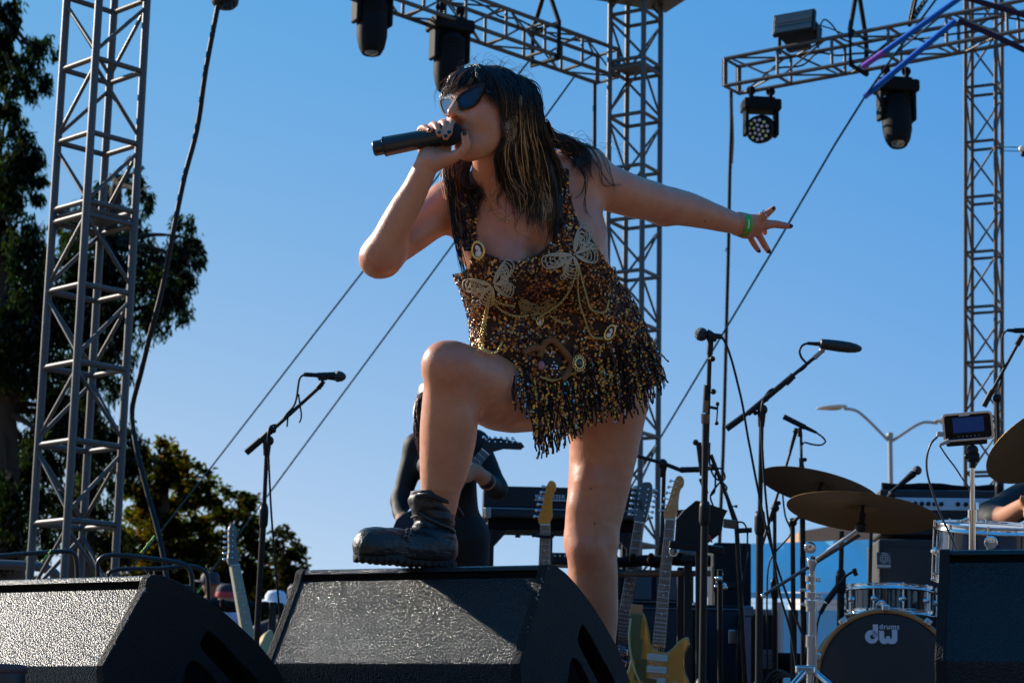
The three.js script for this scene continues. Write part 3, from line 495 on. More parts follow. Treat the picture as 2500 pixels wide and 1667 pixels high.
// --- hands
const fingersR = [ // each: joints x, y, depth, radius
  [[1088, 348, 4.748, 0.0105], [1099, 304, 4.736, 0.0098], [1103, 303, 4.690, 0.0088], [1096, 326, 4.668, 0.0076]],
  [[1068, 352, 4.752, 0.0105], [1076, 306, 4.742, 0.0098], [1086, 304, 4.690, 0.0088], [1088, 335, 4.666, 0.0076]],
  [[1048, 354, 4.752, 0.0100], [1053, 311, 4.742, 0.0094], [1064, 307, 4.694, 0.0084], [1073, 327, 4.670, 0.0073]],
  [[1029, 358, 4.750, 0.0092], [1024, 326, 4.744, 0.0086], [1034, 311, 4.706, 0.0078], [1050, 318, 4.682, 0.0067]]];
const thumbR = [[1085, 388, 4.690, 0.0165], [1118, 377, 4.672, 0.0125], [1137, 356, 4.664, 0.0105], [1134, 328, 4.662, 0.0085]];
const palmR = [...chain([[1043, 398, 4.69, 0.027], [1046, 376, 4.715, 0.023], [1034, 360, 4.742, 0.013]]), ...chain([[1055, 395, 4.69, 0.022], [1080, 375, 4.715, 0.020], [1086, 355, 4.742, 0.0135]]), ...chain([[1034, 360, 4.744, 0.012], [1086, 354, 4.744, 0.013]]), ...chain([[1050, 392, 4.69, 0.022], [1088, 388, 4.69, 0.0165]])];
const fingersL = [
  [[1872, 548, 5.305, 0.0125], [1892, 547, 5.31, 0.0105], [1912, 550, 5.312, 0.0092], [1930, 552, 5.312, 0.0070]],
  [[1848, 562, 5.31, 0.0112], [1857, 580, 5.325, 0.0094], [1867, 598, 5.335, 0.0088], [1876, 612, 5.34, 0.0075]],
  [[1828, 565, 5.31, 0.0105], [1834, 583, 5.325, 0.0086], [1844, 600, 5.335, 0.0078], [1852, 611, 5.34, 0.0066]],
  [[1836, 548, 5.325, 0.011], [1858, 552, 5.35, 0.0085], [1866, 560, 5.36, 0.0078], [1868, 568, 5.365, 0.0066]]];
const thumbL = [[1835, 541, 5.295, 0.0145], [1860, 530, 5.285, 0.0115], [1875, 520, 5.28, 0.0092], [1889, 509, 5.275, 0.0068]];
const palmL = [...chain([[1800, 546, 5.27, 0.0275], [1826, 549, 5.29, 0.0245], [1862, 548, 5.305, 0.0165]]), ...chain([[1805, 552, 5.275, 0.024], [1822, 566, 5.30, 0.018], [1845, 564, 5.31, 0.014]]), ...chain([[1805, 540, 5.27, 0.022], [1838, 541, 5.29, 0.016]])];
function handMesh(palm, fingers, thumb, h) {
  const pf = union(palm, 0.014), fs = [...fingers, thumb].map((c) => ({ caps: chain(c), f: union(chain(c), 0.004) }));
  const all = [...palm, ...fs.flatMap((q) => q.caps)];
  return netOf(all, 0, h, (x, y, z) => { let d = 1e3; for (const q of fs) { const e = q.f(x, y, z); d = smin(d, e, 0.0025); } return smin(d, pf(x, y, z), 0.008); });
}
const singer = thing('person', 'singer in gold sequin dress and dark glasses, one boot on the monitor', 'person', V(P(1450, 1700, 5.23).x, 0, P(1450, 1700, 5.23).z));
const bodyGeo = paint(netOf([...torsoCaps, ...limbCaps], 0.034, 0.0085, bodyF), (p) => skinTone(p));
const headBox = [hd.o.clone().subScalar(0.16), hd.o.clone().addScalar(0.16)];
const headGeo = paint(netMesh(headNeck, headBox[0], headBox[1], 0.0034), (p) => {
  const q = toHead(p); let t = skinTone(p);
  const lip = Math.min(...faceCaps.lips.map((c) => capD(c, q.x, q.y, q.z))); const k = clamp(1 - Math.max(0, lip - 0.0002) / 0.0018) * (q.z > 0.07 ? 1 : 0);
  const rosy = clamp(1 - V(Math.abs(q.x) - 0.045, q.y + 0.02, q.z - 0.06).length() / 0.035) * 0.25 + clamp(1 - V(q.x, q.y + 0.025, q.z - 0.112).length() / 0.02) * 0.3;
  t = [t[0], lerp(t[1], t[1] * 0.72, rosy), lerp(t[2], t[2] * 0.72, rosy)];
  return [lerp(t[0], 0.26, k), lerp(t[1], 0.065, k), lerp(t[2], 0.06, k)];
});
const handR = paint(handMesh(palmR, fingersR, thumbR, 0.0026), (p) => skinTone(p, [0.54, 0.222, 0.126])), handL = paint(handMesh(palmL, fingersL, thumbL, 0.0026), (p) => skinTone(p, [0.50, 0.185, 0.10]));
part(singer, 'body', [bodyGeo, headGeo, handR, handL], skinMat);
// nails
const nailMat = M(0.008, 0.008, 0.011, 0.2);
for (const c of [...fingersR, thumbR, ...fingersL.slice(0, 3), thumbL]) {
  const a = P(...c[2].slice(0, 3)), b = P(...c[3].slice(0, 3)), r = c[3][3], dir = b.clone().sub(a).normalize(), out = camDir(0, 0.15, 1); out.addScaledVector(dir, -out.dot(dir)).normalize();
  const g = new THREE.SphereGeometry(1, 12, 8).scale(r * 0.66, r * 0.28, r * 0.95), x = dir.clone().cross(out).normalize(); part(singer, 'fingernail', g.applyMatrix4(frameMatrix(b.clone().addScaledVector(out, r * 0.78).addScaledVector(dir, r * 0.1), x, out, x.clone().cross(out).normalize())), nailMat);
}
{ // rings
  const ring = (c, k, t, r, m) => { const a = P(...c[k].slice(0, 3)), b = P(...c[k + 1].slice(0, 3)), o = a.clone().lerp(b, t); return new THREE.TorusGeometry(r, 0.0013, 6, 20).applyQuaternion(new THREE.Quaternion().setFromUnitVectors(V(0, 0, 1), b.clone().sub(a).normalize())).translate(o.x, o.y, o.z); };
  part(singer, 'ring', ring(fingersR[3], 1, 0.6, 0.0092), mat.gold); part(singer, 'ring', [ring(thumbL, 1, 0.7, 0.0112), ball(P(1864, 517, 5.272), 0.0055, 8, 6), ball(P(1859, 519, 5.272), 0.0042, 8, 6)], mat.chrome);
}
{ // wristband
  const a = P(1800, 546, 5.27), b = P(1830, 549, 5.29), dir = b.clone().sub(a).normalize(), o = P(1812, 548, 5.277), x = camDir(0, 0, 1); x.addScaledVector(dir, -x.dot(dir)).normalize(); const y = dir.clone().cross(x);
  const band = (r, w, t0, t1, dx) => { const g = new THREE.CylinderGeometry(r, r * 1.02, w, 28, 1, true, t0, t1); return g.applyMatrix4(frameMatrix(o.clone().addScaledVector(dir, dx), x, dir, y.clone().negate())); };
  const m = part(singer, 'wristband', [band(0.0305, 0.022, 0, 6.283, 0), band(0.0296, 0.022, 0, 6.283, 0)], M(0.03, 0.42, 0.02, 0.45));
  part(m, 'printed_strip', band(0.0309, 0.0055, 1.15, 0.8, -0.001), M(0.6, 0.62, 0.6, 0.5)); part(m, 'orange_stripes', [0, 1, 2, 3].map((i) => band(0.0308, 0.0024, 2.2, 0.9, -0.0075 + i * 0.005)), M(0.6, 0.16, 0.03, 0.5));
}
for (const [x, y] of [[1443, 1193], [1452, 1278], [1722, 540], [1255, 520], [1290, 545]]) { const q = onField(bodyF, x, y, 4.3, 0.0004); if (q) part(singer, 'mole', new THREE.SphereGeometry(0.0021, 8, 6).translate(q.x, q.y, q.z), M(0.09, 0.03, 0.02, 0.6)); }
{ // necklace
  const pts = [[1182, 470], [1195, 505], [1215, 530], [1238, 538], [1262, 530], [1285, 505], [1300, 470]].map(([x, y]) => onField(bodyF, x, y, 4.4, 0.002)).filter(Boolean);
  const c = new THREE.CatmullRomCurve3(pts).getPoints(70); part(singer, 'necklace', [sweep(pts, 0.0007, 4, 8), ...c.filter((_, i) => i % 3 === 0).map((q) => ball(q, 0.0014, 5, 4)), ball(pts[3].clone().add(V(0, -0.004, 0)), 0.003, 8, 6)], mat.gold);
}
// ---------- sunglasses ----------
{
  const fm = M(0.006, 0.006, 0.007, 0.3, 0, { specularIntensity: 0.6 }), lm = M(0.035, 0.105, 0.21, 0.07, 0.5);  // lens blue stands for mirrored sky, put into the base colour
  const eye = (s) => { const c = V(s * 0.036, 0.008, 0.0935), nx = V(Math.cos(0.30) * 1, 0, -s * Math.sin(0.30)); return { c, nx }; };
  const outline = (s, k, dy = 0) => [[-0.026, 0.000], [-0.020, -0.013], [-0.006, -0.019], [0.010, -0.016], [0.022, -0.006], [0.033, 0.013], [0.034, 0.020], [0.022, 0.021], [0.004, 0.016], [-0.014, 0.011]].map(([u, v]) => [s * u * k + 0, v * k + dy]);
  const world = (v) => hd.x.clone().multiplyScalar(v.x).addScaledVector(hd.y, v.y).addScaledVector(hd.z, v.z);
  const frameParts = [], lenses = [];
  for (const s of [1, -1]) {
    const { c, nx } = eye(s), X = world(nx), o = HP(c.x, c.y, c.z), z = X.clone().cross(hd.y).normalize();
    const fr = new THREE.Shape(outline(s, 1.14).map(([u, v]) => new THREE.Vector2(u, v))); fr.holes.push(new THREE.Path(outline(s, 0.88).map(([u, v]) => new THREE.Vector2(u, v))));
    const cv = (pts) => new THREE.CatmullRomCurve3(pts.map(([u, v]) => V(u, v, 0)), true, 'centripetal').getPoints(60).map((p) => new THREE.Vector2(p.x, p.y));
    const S2 = new THREE.Shape(cv(outline(s, 1.30))); S2.holes.push(new THREE.Path(cv(outline(s, 1.05))));
    frameParts.push(new THREE.ExtrudeGeometry(S2, { depth: 0.0035, bevelEnabled: true, bevelSize: 0.0012, bevelThickness: 0.0012, bevelSegments: 2 }).applyMatrix4(frameMatrix(o.clone().addScaledVector(z, -0.002), X, hd.y, z)));
    const lg = new THREE.ShapeGeometry(new THREE.Shape(cv(outline(s, 1.07))), 4).applyMatrix4(frameMatrix(o.clone().addScaledVector(z, 0.0008), X, hd.y, z)); lenses.push(lg);
    // temple arm, wide at the hinge
    const h0 = HP(s * 0.0705, 0.020, 0.080), h1 = HP(s * 0.082, 0.016, 0.045), h2 = HP(s * 0.083, 0.010, -0.02);
    frameParts.push(rbox(h0.clone().lerp(h1, 0.5), 0.046, 0.015, 0.005, 0.002, h1.clone().sub(h0).normalize(), hd.y), rbox(h1.clone().lerp(h2, 0.5), 0.07, 0.010, 0.004, 0.0015, h2.clone().sub(h1).normalize(), hd.y));
    if (s > 0) { const dir = h0.clone().sub(h1).normalize(), out = dir.clone().cross(hd.y).normalize(); if (out.dot(hd.x) < 0) out.negate(); for (const dv of [0, 1]) lenses.push({ txt: text('m', 0.0062, h0.clone().lerp(h1, 0.42).addScaledVector(out, 0.0034).addScaledVector(hd.y, 0.004).addScaledVector(dir, 0.0035 - dv * 0.007), hd.y.clone().negate(), dir, 0.0006) }); }
  }
  frameParts.push(sweep([HP(0.014, 0.010, 0.0985), HP(0.005, 0.013, 0.101), HP(-0.005, 0.013, 0.101), HP(-0.014, 0.010, 0.0985)], 0.0028, 8, 4));
  const gl = part(singer, 'sunglasses', frameParts, fm); for (const l of lenses) l.txt ? part(gl, 'temple_lettering', l.txt, M(0.7, 0.7, 0.7, 0.3, 0.5)) : part(gl, 'lens', l, lm);
}
// ---------- microphone in her hand ----------
{
  const a = P(911, 363, 4.722), b = P(1129, 321, 4.692), dir = b.clone().sub(a).normalize(), L = a.distanceTo(b), k = (f) => a.clone().addScaledVector(dir, f);
  const g = thing('wireless_microphone', 'black wireless microphone held to the singer\'s mouth', 'microphone', a);
  part(g, 'handle', turned(a, dir, [[0, 0], [0.0165, 0.001], [0.0178, 0.004], [0.0178, 0.024], [0.0182, 0.025], [0.0225, 0.026], [0.0230, 0.03], [0.0205, L - 0.06], [0.021, L - 0.048]], 32), M(0.014, 0.015, 0.019, 0.35));
  part(g, 'grille', turned(k(L - 0.048), dir, [[0.021, 0], [0.0265, 0.004], [0.0275, 0.014], [0.0272, 0.022], [0.024, 0.034], [0.017, 0.043], [0.008, 0.048], [0, 0.049]], 30), M(0.02, 0.02, 0.022, 0.5, 0.5, { bumpMap: grilleTex, bumpScale: 0.001 }));
  part(g, 'band', turned(k(0.026), dir, [[0.0232, 0], [0.0234, 0.001], [0.0234, 0.003], [0.0232, 0.004]], 30), mat.blackMetal);
}

// ---------- her hair ----------
const hairBlack = M(0.011, 0.008, 0.007, 0.33), hairBrown = M(0.14, 0.055, 0.018, 0.36), hairBlonde = M(0.58, 0.33, 0.15, 0.42);
const hairGuard = (p) => { for (let i = 0; i < 3; i++) { const e = Math.min(headF(p.x, p.y, p.z) - 0.006, bodyF(p.x, p.y, p.z) - 0.005); if (e > 0) break; p.addScaledVector(gradOf(headF(p.x, p.y, p.z) < bodyF(p.x, p.y, p.z) ? headF : bodyF, p), -e + 0.001); } return p; };
// lock of strands along guide points; spread in metres at each point
function lock(pts, spread, n, r, wave = 0.004, guard = true) {
  const out = [], c = new THREE.CatmullRomCurve3(pts, false, 'centripetal'), N = Math.max(8, pts.length * 4);
  for (let s = 0; s < n; s++) {
    const off = V(rr(-1, 1), rr(-1, 1), rr(-1, 1)), ph = rr(0, 6.28), fq = rr(5, 11), cut = rr(0.82, 1), q = [], rad = [], wv = wave * rr(0.4, 1.3);
    for (let i = 0; i <= N; i++) {
      const t = i / N * cut, f = t * (pts.length - 1), k = Math.min(pts.length - 2, Math.floor(f)), sp = lerp(spread[k], spread[k + 1], f - k), p = c.getPoint(t);
      p.addScaledVector(off, sp).add(V(Math.sin(ph + t * fq) * wv * t, 0, Math.cos(ph * 1.7 + t * fq) * wv * t)); if (guard && i > 1) hairGuard(p); q.push(p); rad.push(r * rr(0.85, 1.1) * (1 - 0.75 * Math.pow(t / cut, 3)));
    }
    out.push(sweep(q, rad, 3, 0, false));
  }
  return out;
}
{
  const black = [], brown = [], blonde = [];
  // scalp cover
  const shell = new THREE.SphereGeometry(1, 60, 44).toNonIndexed(), sp = shell.attributes.position, kept = [];
  for (let i = 0; i < sp.count; i += 3) { const v = [0, 1, 2].map((k) => V(sp.getX(i + k) * 0.081, 0.012 + sp.getY(i + k) * 0.0855, -0.016 + sp.getZ(i + k) * 0.101)), c = v[0].clone().add(v[1]).add(v[2]).multiplyScalar(1 / 3); if (c.z > 0.032 && c.y < 0.058) continue; if (c.y < -0.05) continue; kept.push(...v.flatMap((q) => HP(q.x, q.y, q.z).toArray())); }
  const cover = new THREE.BufferGeometry(); cover.setAttribute('position', new THREE.Float32BufferAttribute(kept, 3)); cover.computeVertexNormals(); black.push(cover);
  // curtain over her left side: a = 0 beside the face ... 1 at the back
  for (let i = 0; i < 210; i++) {
    const a = Math.pow((i + rnd()) / 210, 0.9), z0 = lerp(0.062, -0.085, a), j = () => rr(-5, 5), len = rr(0.35, 1), tip = lerp(500, 640, a * len) + rr(-40, 30);
    const pts = [HP(0.004, 0.099 - Math.abs(z0 + 0.01) * 0.25, z0 * 0.85), HP(0.046, 0.089 - Math.abs(z0) * 0.18, z0), HP(0.078, 0.050, z0 * 0.95 - 0.004), HP(0.089, 0.008, z0 * 0.9 - 0.01),
      P(lerp(1222, 1330, a) + j(), 318, lerp(4.735, 4.80, a)), P(lerp(1213, 1350, a) + j(), 372, lerp(4.74, 4.85, a)), P(lerp(1222, 1368, a) + j(), 435, lerp(4.79, 4.88, a)), P(lerp(1238, 1376, a) + j() * 2, lerp(435, tip, 0.55), lerp(4.81, 4.88, a)), P(lerp(1245, 1372, a) + rr(-16, 16), tip, lerp(4.81, 4.87, a))];
    const isBlonde = a > 0.08 && a < 0.75 && (i % 7 === 2 || i % 7 === 3), g = lock(pts, [0.004, 0.006, 0.006, 0.006, 0.006, 0.006, 0.008, 0.009, 0.004], isBlonde ? 9 : 7, isBlonde ? 0.0013 : 0.0011, 0.006);
    (isBlonde ? blonde : i % 9 === 4 ? brown : black).push(...g);
  }
  // darker layer over the roots of the streaks, so that they start at cheek height
  for (let i = 0; i < 70; i++) { const a = rnd(), z0 = lerp(0.066, -0.08, a); black.push(...lock([HP(0.004, 0.103 - Math.abs(z0 + 0.01) * 0.25, z0 * 0.85), HP(0.048, 0.094 - Math.abs(z0) * 0.18, z0), HP(0.083, 0.054, z0 * 0.95 - 0.004), HP(0.095, 0.008, z0 * 0.9 - 0.01), P(lerp(1226, 1332, a), 300 + rr(0, 40), lerp(4.725, 4.79, a))], [0.004, 0.006, 0.006, 0.007, 0.008], 6, 0.0012)); }
  // long thin lock down the front
  for (let i = 0; i < 6; i++) black.push(...lock(PA([[1335, 400, 4.85], [1352, 480, 4.86], [1357, 560, 4.855], [1357 + rr(-6, 6), 640, 4.84], [1354 + rr(-8, 8), rr(660, 730), 4.83]]), [0.012, 0.01, 0.007, 0.006, 0.003], 9, 0.0010, 0.004));
  for (const [x, y, ex, ey] of [[1230, 430, 1226, 520], [1262, 440, 1250, 560], [1290, 440, 1300, 545], [1300, 430, 1330, 590], [1320, 430, 1296, 560], [1225, 400, 1245, 500]]) black.push(...lock(PA([[x, y - 60, 4.80], [x + 4, y, 4.82], [(x + ex) / 2 + rr(-14, 14), (y + ey) / 2, 4.83], [ex, ey, 4.82]]), [0.006, 0.006, 0.005, 0.002], 9, 0.0008, 0.008));
  // hair thrown over her left shoulder and back
  for (let i = 0; i < 60; i++) { const a = rnd(); (i % 11 === 3 ? blonde : black).push(...lock(PA([[lerp(1290, 1335, a), 300, 4.86], [1345 + rr(-8, 8), 330 + rr(-6, 14), 4.90], [1385 + rr(-10, 8), 343 + rr(-7, 30), 4.93], [1418 + rr(-20, 10), 358 + rr(-8, 45), 4.94], [lerp(1380, 1445, rnd()), 380 + rr(0, 70), 4.93]]), [0.01, 0.008, 0.008, 0.008, 0.004], 6, 0.0010, 0.010)); }
  for (const q of [[[1400, 345, 4.93], [1440, 360, 4.92], [1462, 400, 4.92], [1470, 450, 4.94], [1495, 452, 4.96]], [[1395, 360, 4.92], [1450, 400, 4.91], [1490, 453, 4.95], [1520, 450, 4.98]], [[1410, 400, 4.92], [1428, 440, 4.90], [1424, 500, 4.89], [1436, 545, 4.9]], [[1385, 380, 4.92], [1430, 420, 4.90], [1425, 470, 4.9], [1398, 490, 4.89]], [[1430, 350, 4.93], [1470, 375, 4.93], [1490, 430, 4.95], [1512, 500, 4.97]]]) black.push(...lock(PA(q), [0.006, 0.006, 0.004, 0.004, 0.003], 5, 0.0008, 0.006));
  // temple, between the fringe and the curtain
  for (let i = 0; i < 46; i++) { const a = rnd(); black.push(...lock([HP(0.004, 0.100, 0.04 + rr(-0.02, 0.02)), HP(0.038, 0.090, 0.062), HP(lerp(0.056, 0.075, a), 0.064, lerp(0.084, 0.056, a)), HP(lerp(0.070, 0.085, a), 0.036, lerp(0.080, 0.05, a)), HP(lerp(0.082, 0.092, a), rr(-0.035, 0.02), lerp(0.066, 0.045, a))], [0.003, 0.004, 0.005, 0.005, 0.003], 5, 0.0010, 0.004)); }
  // fringe over the forehead
  for (let i = 0; i < 110; i++) {
    const x = lerp(-0.068, 0.060, (i + rnd()) / 110), e = rr(0.018, 0.036) + Math.abs(x) * 0.05, b = 0.105 - x * x * 7, lean = rr(-0.012, 0.006);
    const g = lock([HP(x * 0.35 + 0.002, 0.099, 0.03 + rr(-0.02, 0.02)), HP(x * 0.8, 0.089, 0.066), HP(x, 0.066, b - 0.012), HP(x + lean, 0.046, b - 0.002), HP(x + lean * 1.4, e, b - 0.001 + rr(0, 0.004))], [0.003, 0.004, 0.004, 0.004, 0.002], 4, 0.0009, 0.004);
    (x < -0.01 && i % 4 === 0 ? brown : i % 17 === 5 ? blonde : black).push(...g);
  }
  for (const q of [[0.016, -0.012], [0.022, 0.002], [-0.03, 0.006], [-0.05, -0.002]]) brown.push(...lock([HP(q[0], 0.098, 0.05), HP(q[0], 0.07, 0.096), HP(q[0] - 0.004, 0.042, 0.112), HP(q[0] - 0.008, q[1], 0.113)], [0.002, 0.002, 0.002, 0.001], 3, 0.0006, 0.003, false));
  // her right side, hanging behind the hand and down over the armpit
  for (let i = 0; i < 130; i++) {
    const a = rnd(), x = lerp(1085, 1185, a), tip = rr(480, 600) + (a < 0.55 ? rr(0, 100) : -40), ex = lerp(1128, 1165, a) + rr(-12, 8);
    const g = lock([HP(-0.004, 0.098, rr(-0.06, 0.03)), HP(-0.070, 0.06, rr(-0.06, 0.02)), HP(-0.086, -0.005, rr(-0.05, 0.01)), P(lerp(1112, 1190, a), 372, 4.885 - a * 0.03), P(x, 420, 4.86), P(lerp(x, ex, 0.25), 465, 4.845), P(lerp(x, ex, 0.6), lerp(465, tip, 0.55), 4.83), P(ex, tip, 4.815)], [0.004, 0.006, 0.006, 0.007, 0.008, 0.008, 0.006, 0.003], 6, 0.0010, a > 0.5 ? 0.016 : 0.007);
    (a < 0.18 && i % 3 ? blonde : i % 6 === 2 ? brown : black).push(...g);
  }
  for (let i = 0; i < 5; i++) black.push(...lock(PA([[1100 + rr(-8, 12), 440, 4.84], [1108, 540, 4.82], [1124 + rr(-6, 6), 630, 4.80], [1140 + rr(-5, 4), rr(690, 715), 4.79]]), [0.008, 0.007, 0.005, 0.002], 6, 0.0009, 0.004));
  // flyaway hairs
  const fly = [];
  for (let i = 0; i < 120; i++) { const a = rr(-1.2, 1.5), z = rr(-0.07, 0.06), s = HP(Math.sin(a) * 0.072, 0.012 + Math.cos(a) * 0.084, z), up = hd.y.clone().multiplyScalar(rr(0.01, 0.03)), sd = hd.x.clone().multiplyScalar(rr(0.01, 0.05)); fly.push(sweep([s, s.clone().add(up), s.clone().addScaledVector(up, 1.4).add(sd.clone().multiplyScalar(0.5)), s.clone().addScaledVector(up, rr(0.3, 1.5)).add(sd)], 0.00032, 3, 4, false)); }
  for (let i = 0; i < 26; i++) { const x = rr(1300, 1480), y = rr(330, 380), d = 4.92; fly.push(sweep(PA([[x, y, d], [x + rr(5, 20), y + rr(-14, 6), d], [x + rr(15, 40), y + rr(-20, 30), d], [x + rr(10, 50), y + rr(0, 60), d]]), 0.00035, 3, 4, false)); }
  for (let i = 0; i < 40; i++) { const a = rnd(), x = lerp(1205, 1340, a), y = rr(330, 470), e = rr(40, 130); fly.push(sweep(PA([[x, y, 4.76 + a * 0.08], [x + rr(-14, 10), y + e * 0.4, 4.77 + a * 0.06], [x + rr(-22, 22), y + e * 0.8, 4.79 + a * 0.06], [x + rr(-30, 34), y + e, 4.79 + a * 0.06]]), 0.0004, 3, 4, false)); }
  black.push(...fly);
  const hair = part(singer, 'hair', black, hairBlack); hair.userData.label = 'long black hair with a fringe';
  part(hair, 'brown_strands', brown, hairBrown); part(hair, 'blonde_streaks', blonde, hairBlonde);
}

// ---------- her dress ----------
const curveAt = (tab, x) => { if (x <= tab[0][0]) return tab[0][1]; for (let i = 1; i < tab.length; i++) if (x <= tab[i][0]) return lerp(tab[i - 1][1], tab[i][1], (x - tab[i - 1][0]) / (tab[i][0] - tab[i - 1][0])); return tab[tab.length - 1][1]; };
const neckTab = [[1130, 668], [1146, 656], [1153, 608], [1170, 606], [1192, 622], [1227, 636], [1269, 640], [1311, 622], [1339, 598], [1367, 562], [1388, 530], [1402, 530], [1422, 560], [1446, 583], [1469, 620], [1486, 648], [1520, 668]];
const hemTab = [[1140, 852], [1200, 880], [1255, 925], [1290, 975], [1340, 1000], [1480, 995], [1560, 955], [1640, 920]];
const dressCaps = [...torsoCaps, ...chain([[1208, 690, 4.92, 0.062], [1210, 770, 4.93, 0.052], [1222, 838, 4.915, 0.062]]), ...chain([[1300, 860, 5.03, 0.09], [1300, 925, 5.00, 0.092]]), ...chain([[1470, 800, 5.08, 0.085], [1500, 900, 5.12, 0.098]])];
const dressBase = union(dressCaps, 0.07), dressF = (x, y, z) => dressBase(x, y, z) - 0.007 + noise.noise(x * 22, y * 22, z * 22) * 0.0035;
const [dlo, dhi] = boundsOf(dressCaps, 0.03);
const dressGeo = netMesh(dressF, dlo, dhi, 0.0055, (p) => { const [x, y, d] = toPx(p), front = d < 4.98 + (y - 560) * 0.0005; return y < curveAt(hemTab, x) && y > (front ? curveAt(neckTab, x) : 668); });
const dressCloth = M(0.040, 0.018, 0.010, 0.9, 0, { bumpMap: fabricBump, bumpScale: 0.004, sheen: 0.3 });
const dress = part(singer, 'dress', dressGeo.clone(), dressCloth); dress.userData.label = 'brown sequin minidress with gold trims and fringe';
const so = originOf(singer);
const sequinGeo = new THREE.LatheGeometry([[0.0006, 0.0004], [0.0018, 0.0], [0.0033, 0.0011]].map(([r, y]) => new THREE.Vector2(r, y)), 8);
const sequinMat = M(1, 1, 1, 0.26, 0.38), sequinTones = [[0.30, 0.10, 0.03], [0.56, 0.24, 0.06], [0.80, 0.37, 0.08], [0.17, 0.052, 0.022], [0.07, 0.025, 0.016], [0.66, 0.43, 0.24], [0.90, 0.42, 0.04]];
function sequinTone(u) { return u < 0.30 ? sequinTones[4] : u < 0.46 ? sequinTones[3] : u < 0.62 ? sequinTones[0] : u < 0.78 ? sequinTones[1] : u < 0.88 ? sequinTones[2] : u < 0.945 ? sequinTones[5] : u < 0.985 ? sequinTones[6] : [0.35, 0.60, 0.60]; }
function sequins(parent, spots, name) {                         // spots: [position (world), normal, size]
  const im = new THREE.InstancedMesh(sequinGeo, sequinMat, spots.length), o = originOf(parent), m = new THREE.Matrix4(), q = new THREE.Quaternion(), c = new THREE.Color();
  spots.forEach(([p, n, s, tone], i) => { const t = n.clone().add(V(rr(-1, 1), rr(-1, 1), rr(-1, 1)).multiplyScalar(0.55)).normalize(); q.setFromUnitVectors(Y, t); im.setMatrixAt(i, m.compose(p.clone().sub(o), q, V(s, s, s))); im.setColorAt(i, c.setRGB(...(tone ?? sequinTone(rnd())))); });
  im.name = name; im.userData.kind = 'stuff'; im.castShadow = im.receiveShadow = true; parent.add(im); return im;
}
{
  const tmp = new THREE.Mesh(dressGeo.toNonIndexed()), smp = new MeshSurfaceSampler(tmp); smp.setRandomGenerator(rnd); smp.build(); const spots = [], p = V(0, 0, 0), n = V(0, 0, 0);
  for (let i = 0; i < 14500; i++) { smp.sample(p, n); if (noise.noise(p.x * 30, p.y * 30, p.z * 30) < -0.3) continue; spots.push([p.clone().addScaledVector(n, 0.0022 + rr(0, 0.002)), n.clone(), rr(0.75, 1.15)]); }
  sequins(dress, spots, 'sequins');
}
{ // shoulder straps
  const strapSpots = [];
  for (const pts of [[[1152, 476], [1146, 520], [1146, 560], [1150, 612]], [[1372, 415], [1372, 460], [1382, 505], [1396, 548]]]) {
    const w = pts.map(([x, y]) => onField(bodyF, x, y, 4.4, 0.004)), geos = [-0.010, 0, 0.010].map((o) => sweep(w.map((q) => q.clone().add(camDir(o, 0, 0))), 0.0075, 6, 5));
    part(dress, 'strap', geos, dressCloth); const c = new THREE.CatmullRomCurve3(w);
    for (let i = 0; i < 130; i++) { const q = c.getPoint(rnd()), n = camDir(rr(-0.5, 0.5), rr(-0.3, 0.5), 1).normalize(); strapSpots.push([q.add(camDir(rr(-0.016, 0.016), 0, 0)).addScaledVector(n, 0.009), n, rr(0.7, 1.1)]); }
  }
  sequins(dress, strapSpots, 'strap_sequins');
}
const clothF = (x, y, z) => Math.min(dressF(x, y, z), bodyF(x, y, z));
